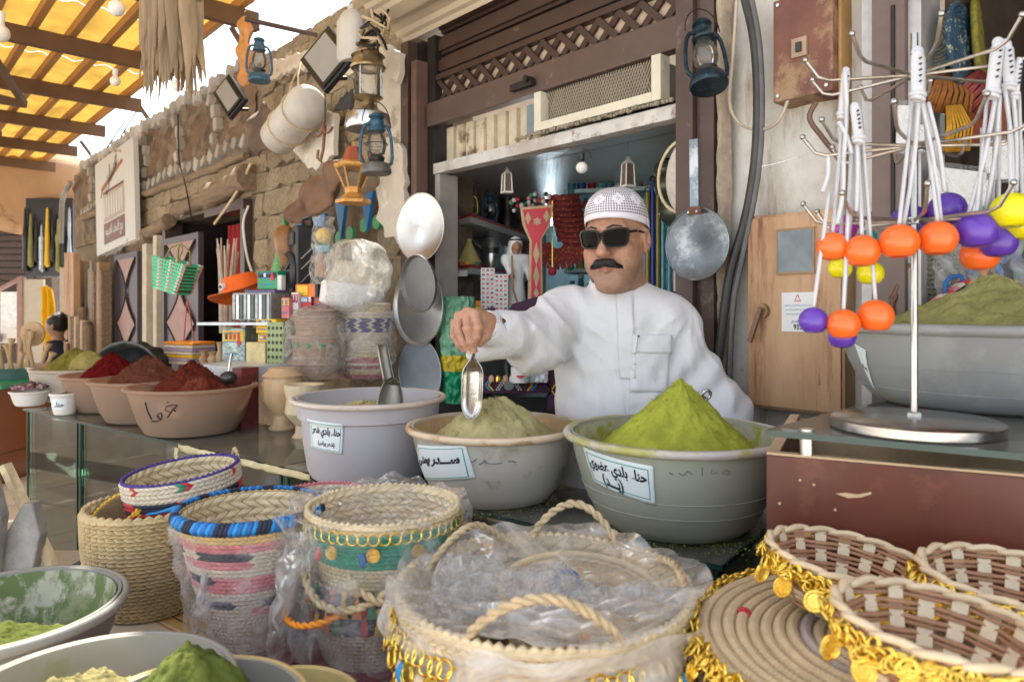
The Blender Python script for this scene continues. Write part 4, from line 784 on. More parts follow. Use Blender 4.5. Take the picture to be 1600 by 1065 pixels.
def ornate():
    t,k=wt('ornate_lantern','orange and red gilded hexagonal lantern below the lamp column','lantern',552,318,.38,s=.24); m=mat('orange_gilt',(.55,.27,.06),.45,.3,.35,20); m2=mat('red_gilt',(.35,.08,.04),.5,.1,.3,25)
    MB().lathe([(.001,0),(.30,0),(.31,.05),(.22,.10),(.14,.18),(.15,.28),(.001,.28)],6).build('foot',m,t)
    MB().lathe([(.15,.28),(.29,.60)],6).build('smoky_pane',M_globe,t)
    for i in range(6):
        a=i*PI/3; MB().bar((.15*math.cos(a),.15*math.sin(a),.28),(.29*math.cos(a),.29*math.sin(a),.60),.03,.03).build('rib',m,t)
    MB().lathe([(.30,.60),(.33,.63),(.33,.68),(.20,.74),(.001,.74)],6).build('collar',m,t); MB().lathe([(.20,.74),(.10,.98),(.001,1.)],6).build('spire',m2,t); MB().torus((0,0,1.04),.04,.01,12,6,(0,1,0)).build('ring',m,t)
ornate()
t,k=wt('iron_hook','rusty multi-pronged iron meat hook hanging from a wire','hook',508,195,.22); MB().tube([(0,0,.33),(0,0,.02)],.003,5).build('wire',M_iron,t)
for sg in (-1,1,.2): MB().tube([(0,0,.02)]+[(sg*(.05-.05*math.cos(a)),-.01,-.0-.05*math.sin(a)) for a in np.linspace(0,2.6,9)],.006,6).build('prong',M_rust,t)
MB().tube([(0,0,.0),(-.02,0,-.12),(-.05,0,-.17),(-.08,0,-.15),(-.07,0,-.11)],.008,6).build('long_prong',M_rust,t)
t,k=wt('white_jug','dirty white plastic canister hanging near the awning edge','canister',548,55,.3); MB().lathe([(.001,-.12),(.07,-.12),(.085,-.1),(.085,.06),(.05,.1),(.02,.11),(.02,.13),(.001,.13)],16,sy=.6).build('body',MC['dusty_white_plastic'],t,smooth=50); MB().tube([(.02,0,.13),(.05,.02,.2)],.004,5).build('cord',M_rope,t)
t,k=wt('junk_cluster','tangle of dusty rope and wire hanging below the awning corner','rope bundle',585,50,.32)
for i in range(9):
    a=R.uniform(0,6); MB().tube([(R.uniform(-.04,.04)+.05*math.cos(a+q*.9),.04*math.sin(a+q),.07-.03*q+R.uniform(-.01,.01)) for q in range(6)],.006,5).build('rope_strand',M_rope if i%2 else M_iron,t,smooth=60)
# sign board
t,k=wt('sign_board','white hanging shop sign with a drawing and arabic lettering, left of the iron doors','sign',178,312,.12,yaw=.04,roll=-.08,s=.84)
wS,hS=.70,.88; M_sg=mat('sign_white',(.58,.58,.57),.5,0,.04,2)
MB().box(-wS,wS,0,.05,-hS/1.6,hS/1.6).build('board',M_sg,t)
def q3(pts,m,n,y=-.003): spoly(MB(),pts,.004,-0.0).build(n,m,t,M=Matrix.Translation((0,y+.002,0)))
q3([(-.38,-.46),(.36,-.46),(.36,-.22),(-.38,-.22)],mat('sign_maroon',(.17,.07,.06),.5),'maroon_band'); q3([(-.38,-.2),(.36,-.2),(.36,.12),(-.38,.12)],mat('sign_tan',(.42,.34,.27),.5),'tan_band')
for i in range(8): q3([(-.36+i*.09,-.16),(-.31+i*.09,-.16),(-.31+i*.09,.08),(-.36+i*.09,.08)],M_sg,'column_drawing',-.007)
q3([(-.38,.125),(.36,.125),(.36,.15),(-.38,.15)],MC['sign_maroon'],'roof_line'); q3([(-.48,.10),(-.44,.22),(.3,.40),(.36,.37),(-.40,.17)],mat('sign_rust',(.35,.12,.05),.5),'roof_stroke'); q3([(-.1,.62),(.3,.50),(.3,.47),(-.1,.58)],MC['sign_tan'],'roof_stroke')
def lettering(par,s,cx,cz,w,m,y,arabic=True,name='lettering',sl=0,bold=.012,hs=1):
    a,fs,asp=textmesh(s,arabic,bold); mb=MB(); mb.add([(cx+x*w,y,cz+z*w*hs+sl*x*w) for x,z,_ in a],fs); return mb.build(name,m,par)
lettering(t,'بيع التحف القديمة',0,-.34,.62,M_sg,-.008,bold=.03,hs=1.7); lettering(t,'غسان',-.05,.33,.42,M_ink,-.008,sl=.55,hs=1.6); lettering(t,'للتواصل والاستفسار',-.05,-.58,.62,mat('faint_print',(.35,.36,.38),.5),-.004)
lettering(t,'8',.43,-.53,.03,M_ink,-.004,False)
for u,v in ((150,240),(200,250)): MB().tube([(-.3+(u-150)*.01,.03,.68),(-.2+(u-150)*.008,.2,1.0)],.008,5).build('hanging_wire',M_iron,t)
# cables on the wall
def cable(label,pts,r,m,off=.06):
    P_=[W(u,v,off) for u,v in pts]; c=P_[0]; t=thing('cable',label,'cable',c); out=[]
    for i in range(len(P_)-1):
        a=P_[max(i-1,0)];b=P_[i];c2=P_[i+1];d=P_[min(i+2,len(P_)-1)]
        for j in range(5):
            s=j/5; out.append(.5*((2*b)+(c2-a)*s+(2*a-5*b+4*c2-d)*s*s+(3*b-a-3*c2+d)*s**3)-c)
    out.append(P_[-1]-c); MB().tube(out,r,6).build('cable_run',m,t,smooth=60)
cable('thick grey cable bundle running down the plaster wall left of the wooden box',[(1162,-10),(1178,60),(1184,150),(1180,250),(1165,340),(1140,430),(1125,540),(1120,600)],.013,mat('grey_black_cable',(.05,.05,.05),.5,0,.2))
cable('second grey cable of the bundle on the plaster wall',[(1172,-10),(1186,70),(1190,180),(1183,280),(1160,400),(1145,480),(1138,620)],.009,mat('mid_grey_cable',(.12,.12,.12),.5))
cable('thin beige cable looping in a U from the rusty box',[(1152,-10),(1145,90),(1140,160),(1155,192),(1185,203),(1215,190),(1235,140),(1240,60),(1250,20),(1240,-10)],.005,mat('beige_cable',(.45,.38,.30),.5))
cable('thin pale wire crossing to the wall hook',[(1180,262),(1215,255),(1255,243)],.0015,M_steel); cable('pale cable hanging down between doorway and gate',[(388,322),(380,350),(386,400),(398,440),(400,480),(370,520),(345,505),(355,480),(395,460)],.008,M_white,.12)
cable('brown cables leaving the underside of the rusty box',[(1275,160),(1265,185),(1285,215),(1305,240),(1320,262)],.007,mat('brown_cable',(.16,.09,.07),.5)); cable('black wire drooping across the dark mud wall',[(278,180),(280,250),(290,290),(300,345)],.006,M_black); cable('tan cane leaning against the stones above the door',[(392,255),(370,300),(335,350)],.01,M_cane); cable('grey conduit curving down at the far end',[(110,285),(98,310),(96,350),(95,380)],.03,mat('grey_conduit',(.3,.29,.27),.6))
# electrical boxes
t=thing('rusty_junction_box','rusty reddish metal electrical box high on the plaster wall','electrical box',W0@Matrix.Translation((1.90,.0,2.12))@Matrix.Rotation(-.0,4,'Y'))
MB().box(-.075,.085,-.07,.03,-.125,.15).build('box',M_rust,t,bevel=.003); MB().box(-.02,.02,-.078,-.0702,-.02,.03).build('switch_plate',mat('old_switch_plate',(.34,.24,.16),.5),t); MB().box(-.006,.008,-.086,-.0785,-.008,.016).build('switch',M_black,t)
for x in (-.06,.07):
    for z in (-.11,.135): MB().cyl((x,-.075,z),(x,-.069,z),.005,6).build('screw',M_steel,t)
MB().box(.087,.095,-.04,.03,-.6,.3).build('wood_strip',mat('yellow_wood_strip',(.38,.22,.08),.6),t)
mbx=thing('meter_box','tan brown wooden electricity meter box with small window, handle and notice','meter box',W0@Matrix.Translation((1.855,.03,1.43))@Matrix.Diagonal((.80,.8,1,1)))
M_box=mat('stained_tan_board',(.43,.25,.13),.6,0,.12,3,.1,40,stain=[((.20,.075,.035),5,.54,(3,1,.35),.10),((.52,.34,.20),3,.5,(2,1,.5),.2),((.16,.07,.03),16,.66,(3,1,.5))])
MB().box(-.145,.19,-.10,.03,-.27,.265).build('box_body',M_box,mbx,bevel=.004)
MB().box(-.137,.182,-.112,-.1005,-.262,.257).build('door_panel',M_box,mbx,bevel=.002)
def fr(x0,x1,z0,z1,y,w,m,n): 
    MB().box(x0,x1,y,y+.006,z1,z1+w).box(x0,x1,y,y+.006,z0-w,z0).box(x0-w,x0-.0002,y,y+.006,z0-w,z1+w).box(x1+.0002,x1+w,y,y+.006,z0-w,z1+w).build(n,m,mbx)
MB().box(-.025,.095,-.118,-.1125,.105,.215).build('window_pane',mat('grey_meter_glass',(.14,.16,.17),.12,.2,.35,9,.0),mbx); fr(-.025,.095,.105,.215,-.119,.006,mat('weathered_bead',(.30,.19,.11),.6),'window_bead')
MB().cyl((-.075,-.135,.0),(-.075,-.112,.0),.02,16).build('handle_plate',mat('worn_brass',(.30,.20,.11),.4,.7),mbx); MB().bar((-.072,-.145,.008),(-.11,-.15,-.085),.018,.014).build('handle',mat('brown_handle',(.15,.075,.05),.4,.3),mbx)
nt_=MB().box(-.012,.10,-.115,-.1125,-.055,.05).build('notice',M_paper,mbx)
MB().bar((.044-.01,-.117,.027),(.044,-.117,.044),.0015,.001,up=(0,1,0)).bar((.044+.01,-.117,.027),(.044,-.117,.044),.0015,.001,up=(0,1,0)).bar((.034,-.117,.027),(.054,-.117,.027),.0015,.001,up=(0,1,0)).build('red_triangle',M_redc,nt_)
for i,(w,z) in enumerate(((.09,.015),(.085,.004),(.08,-.008))): lettering(nt_,'تحذير خطر الصعق الكهربائي في حال وجود',.044,z,w,M_bl,-.1165)
lettering(nt_,'يرجى الاتصال',.044,-.028,.045,M_bl,-.1165); lettering(nt_,'933',.044,-.042,.028,M_ink,-.1165,False,bold=.02)
# left clutter -------------------------------------------------
t=thing('net_bag','green, white and pink striped woven plastic basket bag hanging in front of the iron door','bag',Mx(P(273,432,4.3),WROT+.5,0,.25)); 
def nbag(mb,m):
    pass
mb=MB(); L_=.11
for i in range(12):
    x=-L_+2*L_*i/11
    for j,(y0) in enumerate((-.07,.07)):
        mb.m=0 if i%4<2 else 1 if i%4==2 else 2; mb.bar((x*1.15,y0*1.0,.10),(x*.8,y0*.85,-.09),.016,.003,up=(0,1,0))
for k in range(9):
    z=.09-k*.021; f=1.15-.35*k/8; mb.m=0
    for y0 in (-.074,.074): mb.bar((-L_*f,y0*(1.02-.15*k/8),z),(L_*f,y0*(1.02-.15*k/8),z),.004,.010,up=(0,0,1))
    for x0 in (-1,1): mb.bar((x0*L_*f,-.074,z),(x0*L_*f,.074,z),.004,.010)
mb.m=0; mb.box(-L_*.8,L_*.8,-.06,.06,-.095,-.085); mb.build('woven_strips',[mat('mint_plastic_strip',(.10,.52,.28),.35,0,.1),M_white,mat('pink_plastic_strip',(.65,.20,.20),.35)],t,kind='stuff')
MB().box(-L_*.85,L_*.85,-.062,.062,-.08,.08).build('inner_lining',mat('dark_green_inside',(.03,.10,.06),.7),t)
for y in (-.05,.05): MB().tube([(-.05,y,.10),(-.045,y*.6,.17),(0,0,.205),(.045,y*.6,.17),(.05,y,.10)],.005,6).build('handle',mat('olive_handle',(.30,.30,.08),.4),t,smooth=60)
t=thing('pink_strap_pair','pair of pink straps hanging below the net bag','strap',P(292,520,4.4)); MB().bar((-.02,0,-.05),(.0,0,.2),.012,.004).bar((.045,0,-.05),(.005,0,.2),.012,.004).build('strap_loop',M_pink,t)
t=thing('orange_hat','bright orange brimmed straw hat propped on a wooden stick','hat',Mx(P(378,450,3.6),.3,0,-.28)); m=mat('orange_felt',(.75,.13,.01),.7,0,.08,20,.15,120)
def hf(p,a,r,z): 
    if r>.10: p.z+=-.035*math.sin(a*1-.2)*((r-.1)/.07)+.02*math.cos(2*a)*((r-.1)/.07)
    return p
MB().lathe([(.001,.075),(.07,.07),(.085,.055),(.095,.0),(.10,-.008),(.135,-.015),(.17,-.02),(.171,-.023),(.135,-.02),(.098,-.012),(.09,0)],36,fn=hf).build('felt_hat',m,t,smooth=70)
o=MB().cyl((-.075,-.055,.03),(-.09,-.068,.03),.017,16).build('round_badge',M_paper,t); MB().cyl((-.0905,-.0685,.03),(-.093,-.0707,.03),.009,12).build('badge_print',M_black,t)
t=thing('wooden_stick','short wooden stick standing under the orange hat','stick',P(392,468,3.55)); MB().cyl((.01,0,-.03),(-.03,0,.08),.011,8).build('stick',M_paleW,t)
t=thing('twig_broom','pale bundle of twigs standing upright in front of the red curtain','broom',P(355,520,3.9)); 
for i in range(16):
    a=i*.7; MB().tube([(.03*math.cos(a),.03*math.sin(a),0),(.035*math.cos(a),.035*math.sin(a),.3),(.05*math.cos(a)+R.uniform(-.02,.02),.05*math.sin(a),.45+R.uniform(0,.08))],[.012,.01,.004],5).build('twig',mat('pale_twig',(.45,.36,.29),.8,0,.3),t)
def stuff_box(name,label,u,v,d,w,dp,h,m,rz=None,cat='box',group=None,top=None,extra=None):
    """box with base-centre at pixel; w,h in pixels at that depth"""
    k=d/F; t=thing(name,label,cat,Mx(P(u,v,d),WROT*.5 if rz is None else rz),group); W_=w*k/2; H=h*k
    MB().box(-W_,W_,-dp/2,dp/2,0,H*.97).build('carton',m,t,bevel=.002); MB().box(-W_*.98,W_*.98,-dp/2*.98,dp/2*.98,H*.972,H).build('top_face',top or m,t)
    if extra: extra(t,W_,dp,H)
    return t
M_foil=mat('foil_wrap_grey',(.30,.33,.33),.3,.5,.35,30,.4,60)
def spines(t,W_,dp,H):
    for i in range(10): MB().box(-W_+.004+i*W_*.2,-W_+i*W_*.2+W_*.17,-dp/2-.006,-dp/2-.001,.006,H*.94).build('case_spine',[M_foil,M_silver,mat('dark_foil',(.07,.08,.09),.3,.4,.3)][i%3],t)
def tinpat(t,W_,dp,H):
    for i in range(4):
        for j in range(6):
            x=-W_+W_*.25+i*W_*.5; z=H*.1+j*H*.155; s=W_*.16; spoly(MB(),[(x-s,z),(x,z-s*1.2),(x+s,z),(x,z+s*1.2)],.002,dp/2+.001).build('dark_diamond',M_ink,t)
def lat(t,W_,dp,H):
    MB().box(-W_*.92,W_*.92,-dp/2-.0012,-dp/2-.0004,H*.62,H*.93).build('printed_panel',R.choice([M_paper,M_yelc,M_label,M_ink,M_redc,M_cream]),t)
    for j in range(4): MB().box(-W_*.7+j*W_*.36,-W_*.5+j*W_*.36,-dp/2-.003,-dp/2-.0013,H*.68,H*.68+H*.16*(1+j%2*.3)).build('printed_mark',R.choice([M_ink,M_redc,M_bl,M_paper]),t)
    for z in (.25,.6,.85): MB().box(-W_*.8,W_*.5,-dp/2-.002,-dp/2-.0008,H*z,H*z+.004).build('print_line',M_bl,t)
    MB().cyl((W_*.5,-dp/2-.003,H*.6),(W_*.5,-dp/2-.0008,H*.6),W_*.2,10).build('print_disc',M_redc,t)
# white trestle shelf
t=thing('white_shelf_table','white topped shelf table behind the spice bowls, on a dark red marbled pedestal','table',Matrix.Translation(PZ(350,571,1.20))@Matrix.Rotation(WROT*.7,4,'Z'))
MB().box(-.19,.135,-.02,.24,-.065,0).build('table_top',mat('bluish_white_board',(.55,.60,.64),.4,0,.05),t,bevel=.003)
MB().box(.11,.17,-.04,.04,-1.2,.0).build('leg',mat('red_marble',(.16,.035,.035),.35,0,.4,30),t); MB().box(-.18,-.13,.05,.15,-1.2,-.067).build('leg',M_iron,t); MB().box(.05,.22,-.08,.10,-.30,-.27).build('rust_shelf',M_rust,t)
stuff_box('cased_disc_row','row of grey foil wrapped cases on the upper shelf beside the green tin',408,500,3.25,76,.12,42,M_foil,extra=spines)
stuff_box('yellow_tin','yellow printed tin box, upper of the two under the foil cases',428,520,3.2,40,.1,22,M_yelc,extra=lat); stuff_box('yellow_tin','yellow printed tin box, lower of the two under the foil cases',430,543,3.2,38,.1,22,M_yelc,extra=lat)
stuff_box('diamond_tin','tall green tin with rows of dark diamonds',440,575,3.05,32,.08,72,mat('olive_tin_print',(.28,.36,.16),.4,0,.1),extra=tinpat)
t=stuff_box('foil_wrapped_box','box wrapped in crinkled silver green film on the white shelf',380,566,3.3,46,.12,54,mat('crinkled_film_box',(.30,.37,.36),.15,.5,.6,22,1.,30,bdist=.01),extra=lat)
stuff_box('cream_wrapped_box','cream yellow wrapped box in front of the yellow tins',412,572,3.1,38,.1,38,mat('cream_film_box',(.60,.50,.25),.3,0,.25,18,.8,30,bdist=.01))
stuff_box('green_packet','green and black packet on top of the foil cases',425,452,3.35,40,.06,28,M_grnc,extra=lat); stuff_box('violet_packet','flat violet packet under the green packet',415,460,3.3,60,.08,7,mat('violet_card',(.12,.09,.22),.4))
stuff_box('spray_can','slim white can beside the green packet',440,456,3.3,8,.03,26,M_white)
stuff_box('pencil_box','orange and yellow lettered pencil box with dark end',485,464,3.2,44,.05,20,mat('orange_box',(.75,.18,.02),.4),extra=lambda t,W_,dp,H:(MB().box(-W_*.8,W_*.1,-dp/2-.002,-dp/2-.0008,H*.1,H*.9).build('yellow_face',M_yelc,t),MB().box(W_*.75,W_*1.02,-dp/2-.003,dp/2+.002,-.002,H*1.02).build('dark_end',M_ink,t)))
for i,(u,v,w,h,m,l) in enumerate(((449,497,14,32,M_pink,'slim pink packet'),(463,495,12,38,M_paper,'slim white violet packet'),(478,488,22,26,M_redc,'red packet'),(508,485,34,34,mat('salmon_film',(.62,.16,.13),.3,0,.4,14),'wide salmon red packet'),(516,486,14,22,M_yelc,'small yellow packet'),(528,482,20,28,M_redc,'pointed red packet'))):
    stuff_box('snack_packet',l+' standing above the wrapped basket stack',u,v,3.15+.02*i,w,.03,h,m,rz=-.3+.1*i,extra=lat)
t=thing('silver_shelf','thin grey metal shelf carrying the packets','shelf',P(440,503,3.2)); MB().box(-.35,.35,-.08,.2,-.012,0).build('shelf_board',M_galv,t)
t=thing('green_mesh_bag','green mesh bag hanging in a narrow triangle beside the brown gourd','bag',W(442,430,.25)); k=W(442,430,.25).y/F
MB().grid(lambda a,b:((-2+(a-.5)*(36-30*b))*k+8*b*k,-.04*math.sin(a*PI)-.01*nz(a*9,b*14),(-4+100*b)*k),14,26).build('mesh_sack',mat('green_mesh',(.10,.36,.13),.5,0,.4,30,.6,60),t,smooth=180)
t=thing('brown_gourd','long brown leather covered gourd bottle hanging beside the green mesh bag','gourd',Mx(W(452,430,.35),0,0,-.12)); MB().lathe([(.001,-.06),(.014,-.06),(.016,0),(.03,.03),(.05,.12),(.055,.19),(.035,.235),(.001,.25)],18).build('body',mat('glossy_brown_hide',(.26,.12,.04),.4,0,.4),t,smooth=60); MB().cyl((0,0,-.10),(0,0,-.06),.015,10).build('wood_neck',M_paleW,t)
t,k=wt('black_speaker','black portable speaker with round cone hanging beside the packed doll','speaker',470,410,.32,yaw=-.2)
MB().box(-.10,.11,-.05,.12,-.17,.17).build('cabinet',M_black,t,bevel=.01); MB().lathe([(.001,.03),(.02,.028),(.07,.0),(.088,.022),(.098,.015),(.1,0)],32,Matrix.Translation((-.0,-.052,-.05))@RX).build('cone',mat('grey_black_cone',(.035,.037,.045),.45,0,.1),t,smooth=50)
for a in (.5,2.6,4.7): MB().bar((0,-.075,-.05),(.09*math.cos(a),-.07,-.05+.09*math.sin(a)),.012,.006).build('cone_rib',M_black,t)
MB().box(-.08,.08,-.06,-.052,.08,.14).build('control_panel',mat('dark_panel',(.05,.05,.055),.3),t); MB().tube([(-.08,.03,.17),(-.07,.03,.22),(.07,.03,.22),(.08,.03,.17)],.01,6).build('handle',M_black,t)
for z in (.0,.06,.11): MB().bar((.113,-.03,z-.1),(.113,.05,z-.02),.006,.006).build('side_rib',M_silver,t)
t=thing('packed_doll','doll in a clear plastic bag with pale blue and yellow print','bag',W(505,440,.4)); k=.0031
MB().grid(lambda a,b:((a-.5)*40*k*(1-.25*b)+.01*nz(b*9,a*3),-.05*math.sin(a*PI)-.01*nz(a*11,b*13),(-4+95*b)*k),20,30).build('bag_film',M_filmm,t,smooth=180)
MB().cyl((0,-.0,.02),(0,0,.12),.035,12).build('brown_body',M_tan,t); MB().sphere((0,0,.20),.035,12,8).build('yellow_face',M_yelc,t,smooth=180); MB().box(-.03,.03,-.02,.02,.02,.05).build('blue_base',mat('pale_blue_card',(.25,.5,.62),.4),t); MB().box(-.03,.03,-.02,.02,.13,.16).build('blue_base',MC['pale_blue_card'],t)
# wrapped white hat
t=thing('wrapped_hat','white and cream sun hat inside a big milky plastic bag above the basket stack','hat',Mx(P(553,436,3.05),.2,0,.15)); k=3/F
MB().lathe([(.001,28*k),(25*k,26*k),(34*k,20*k),(38*k,0),(44*k,-16*k),(44*k,-40*k),(.001,-40*k)],30,sy=.7).build('cream_crown',mat('cream_felt',(.62,.55,.42),.7,0,.08),t,smooth=50)
MB().lathe([(45*k,-8*k),(49*k,-12*k),(48*k,-42*k),(42*k,-46*k)],30,sy=.72).build('white_band',M_paper,t,smooth=50)
MB().torus((-14*k,0,38*k),20*k,.006,20,6,(0,1,0)).build('handle',M_strawl,t)
def bag(par,cx,cz,rx,rz,ry,seed,m=M_film,n=40,amp=.10,name='plastic_wrap'):
    rr=random.Random(seed); ph=[rr.uniform(0,6) for _ in range(6)]
    def f(a,b):
        th=2*PI*a; h=-1+2*b; r=(1-abs(h)**4)**.5*1.0 if abs(h)<1 else 0; w=1+amp*(math.sin(th*5+ph[0]+3*h)+.7*math.sin(th*9+ph[1]-4*h)+.5*math.sin(h*14+ph[2]+th*2))
        return (cx+rx*r*w*math.cos(th),ry*r*w*math.sin(th),cz+rz*h+.02*rz*math.sin(th*7+ph[3]))
    return MB().grid(f,n,n).build(name,m,par,smooth=180)
bag(t,4*k,0,50*k,64*k,.13,3,M_filmm,amp=.06)
# wrapped basket stacks
def braidband(mb,r0,r1,z0,z1,cols,rows,mi=lambda i,j:0,lift=.004,sx=1,sy=1,off=(0,0,0)):
    """chevron braids on a cone between radius r0 (z0) and r1 (z1)"""
    for i in range(rows):
        ra=r0+(r1-r0)*i/rows; rb=r0+(r1-r0)*(i+1)/rows; za=z0+(z1-z0)*i/rows; zb=z0+(z1-z0)*(i+1)/rows
        for j in range(cols):
            for half in (0,1):
                t0=2*PI*(j+(.5 if i%2 else 0))/cols; dt=2*PI/cols
                rl,rm=(ra,(ra+rb)/2) if half==0 else (rb,(ra+rb)/2); zl,zm=(za,(za+zb)/2) if half==0 else (zb,(za+zb)/2)
                sl=1.0*dt; mb.m=mi(i,j)
                def q(th,r,z): return (r*math.cos(th)*sx+off[0],r*math.sin(th)*sy+off[1],z+off[2])
                a0=q(t0,rl,zl); a1=q(t0+dt*.92,rl,zl); b0=q(t0+sl,rm-.001,zm); b1=q(t0+sl+dt*.92,rm-.001,zm)
                m0=q(t0+sl*.5,(rl+rm)/2+lift,(zl+zm)/2); m1=q(t0+sl*.5+dt*.92,(rl+rm)/2+lift,(zl+zm)/2); mm=q(t0+sl*.5+dt*.46,(rl+rm)/2+lift*1.35,(zl+zm)/2)
                ea=q(t0+dt*.46,rl+lift*.5,zl); eb=q(t0+sl+dt*.46,rm+lift*.4,zm)
                mb.add([a0,ea,a1,m0,mm,m1,b0,eb,b1],[(0,1,4,3),(1,2,5,4),(3,4,7,6),(4,5,8,7)] if half==0 else [(3,4,1,0),(4,5,2,1),(6,7,4,3),(7,8,5,4)])
    return mb
def rope(mb,pts,r,tw=10,st=2,n=6):
    """twisted rope along a polyline"""
    pts=[Vector(p) for p in pts]; L=[0]
    for i in range(1,len(pts)): L.append(L[-1]+(pts[i]-pts[i-1]).length)
    for s in range(st):
        out=[]
        for i,p in enumerate(pts):
            tg=(pts[min(i+1,len(pts)-1)]-pts[max(i-1,0)]).normalized(); u=tg.cross(Vector((.3,.9,.31))).normalized(); w=tg.cross(u); a=L[i]*tw/r*.12+2*PI*s/st
            out.append(p+u*(math.cos(a)*r*.5)+w*(math.sin(a)*r*.5))
        mb.tube(out,r*.62,n)
    return mb
def smooth_pts(P_,k=6,closed=False):
    P_=[Vector(p) for p in P_]; n=len(P_); out=[]
    for i in range(n if closed else n-1):
        g=lambda j:P_[j%n] if closed else P_[max(0,min(n-1,j))]
        a,b,c,d=g(i-1),g(i),g(i+1),g(i+2)
        for j in range(k):
            s=j/k; out.append(.5*((2*b)+(c-a)*s+(2*a-5*b+4*c-d)*s*s+(3*b-a-3*c+d)*s**3))
    if not closed: out.append(P_[-1])
    return out
def wstack(label,u,vb,d,levels,seed,wrapw,mats):
    t=thing('wrapped_basket_stack',label,'basket stack',P(u,vb,d),'wrapped basket stacks by the shop'); k=d/F; z=0
    for (r0,r1,h,mi) in levels:
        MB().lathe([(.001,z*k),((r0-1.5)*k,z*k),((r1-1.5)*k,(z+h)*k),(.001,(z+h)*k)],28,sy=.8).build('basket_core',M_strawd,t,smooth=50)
        mb=MB(); braidband(mb,r0*k,r1*k,z*k,(z+h-1)*k,34,max(2,int(h/7)),mi,.003,sy=.8); mb.build('basket_weave',mats,t,kind='stuff'); MB().torus((0,0,(z+h-1)*k),r1*k,.006,30,6,sq=.8).build('rim',mats[0],t,smooth=180); z+=h
    H=z
    bag(t,0,H*k*.5,wrapw*k,H*k*.56,.16,seed,M_film,amp=.05); return t
M_str2=mat('dusty_rose_straw',(.42,.30,.22),.75,0,.25,30,.4,150)
wstack('stack of pale brown straw baskets in clear film standing beside the diamond tin',494,590,2.95,[(38,42,24,lambda i,j:0),(40,34,8,lambda i,j:0),(34,36,32,lambda i,j:3 if (i==2 and j%3==0) else 0),(36,30,6,lambda i,j:0),(30,33,26,lambda i,j:0),(28,30,10,lambda i,j:0)],5,47,[M_str2,M_cream,M_purp,M_grnc])
wstack('stack of baskets with blue purple checked band in clear film, behind the round bucket',574,590,3.05,[(34,38,24,lambda i,j:1 if i%2 else 2),(36,34,20,lambda i,j:2 if i%3==0 else 1),(30,34,20,lambda i,j:0),(36,40,38,lambda i,j:(3 if j%3<2 else 0) if 0<i<4 else 0),(36,34,14,lambda i,j:1)],8,42,[M_cream,M_strawl,mat('rose_yarn',(.42,.13,.14),.8),mat('violet_blue_yarn',(.07,.07,.20),.8)])
for i,(u,v,h,d,l) in enumerate(((442,670,96,2.75,'taller turned wooden mortar with ringed rim, left of the pair'),(475,688,88,2.6,'paler turned wooden goblet mortar beside the round bucket'))):
    t=thing('wooden_mortar',l,'mortar',P(u,v,d),'turned wooden mortars'); k=d/F; w=[1,.98][i]
    pr=[(.001,0),(20,0),(21,3),(16,8),(14,22),(19,30),(30,46),(31,72),(29,80),(31,84),(24,90),(20,96),(.001,96)] if i==0 else [(.001,0),(20,0),(21,4),(14,12),(13,24),(22,34),(30,44),(27,66),(31,78),(32,88),(26,88),(.001,60)]
    MB().lathe([(r*k*w,z*k) for r,z in pr],36).build('turned_body',M_paleW if i==0 else mat('creamy_turned_wood',(.60,.50,.34),.5,0,.1,5,.1,60,stretch=(6,6,1)),t,smooth=35)
for i,(u,v,h,r) in enumerate(((318,566,19,7),(332,566,17,8),(344,566,32,7))):
    t=thing('clay_vase',['small terracotta vase leftmost on the white shelf','squat pale clay vase in the middle of three on the white shelf','tall slim clay vase right of the other two on the white shelf'][i],'vase',P(u,v,3.45),'small clay vases'); k=3.45/F; MB().lathe([(.001,0),(r*.8*k,0),(r*k,h*.35*k),(r*.5*k,h*.6*k),(r*.75*k,h*.95*k),(r*.9*k,h*k),(.001,h*.9*k)],16).build('body',[M_tan,M_paleW,M_paleW][i],t,smooth=60)
t=thing('striped_rug_pile','folded striped cream, violet and yellow rugs with orange tops behind the spice bowls','rugs',Mx(P(290,568,3.9),WROT*.6)); k=3.9/F
for i,m in enumerate((M_cream,mat('lilac_stripe',(.38,.30,.42),.8),M_yel,M_cream,MC['lilac_stripe'],M_cream,M_orange)): MB().box(-34*k,34*k,-.05,.1,i*5*k,(i*5+4.6)*k).build('folded_rug',m,t,bevel=.004)
t=thing('cloth_bundle','dark rounded bundle in grey cloth and plastic behind the spice bowls','bundle',P(220,578,3.9)); k=3.9/F
mb=MB(); sdf(mb,lambda p: ell(p,(0,0,0),(46*k,.15,42*k))+.006*np.sin(p[...,0]*60+p[...,2]*30)+.006*np.sin(p[...,2]*70-p[...,0]*40),(-.2,-.2,-.02),(.2,.2,.2),.012); mb.build('dark_inner',M_darkcloth,t,smooth=180)
MB().grid(lambda a,b:(50*k*math.cos(PI*a)*(1-.25*b),-.16+.12*b,46*k*math.sin(PI*a)*(1-.3*b)+.004*nz(a*30,b*9)),30,6).build('grey_cover',mat('grey_tarpaulin',(.13,.14,.14),.6,0,.3,20,.5,40),t,smooth=180,solid=.01)
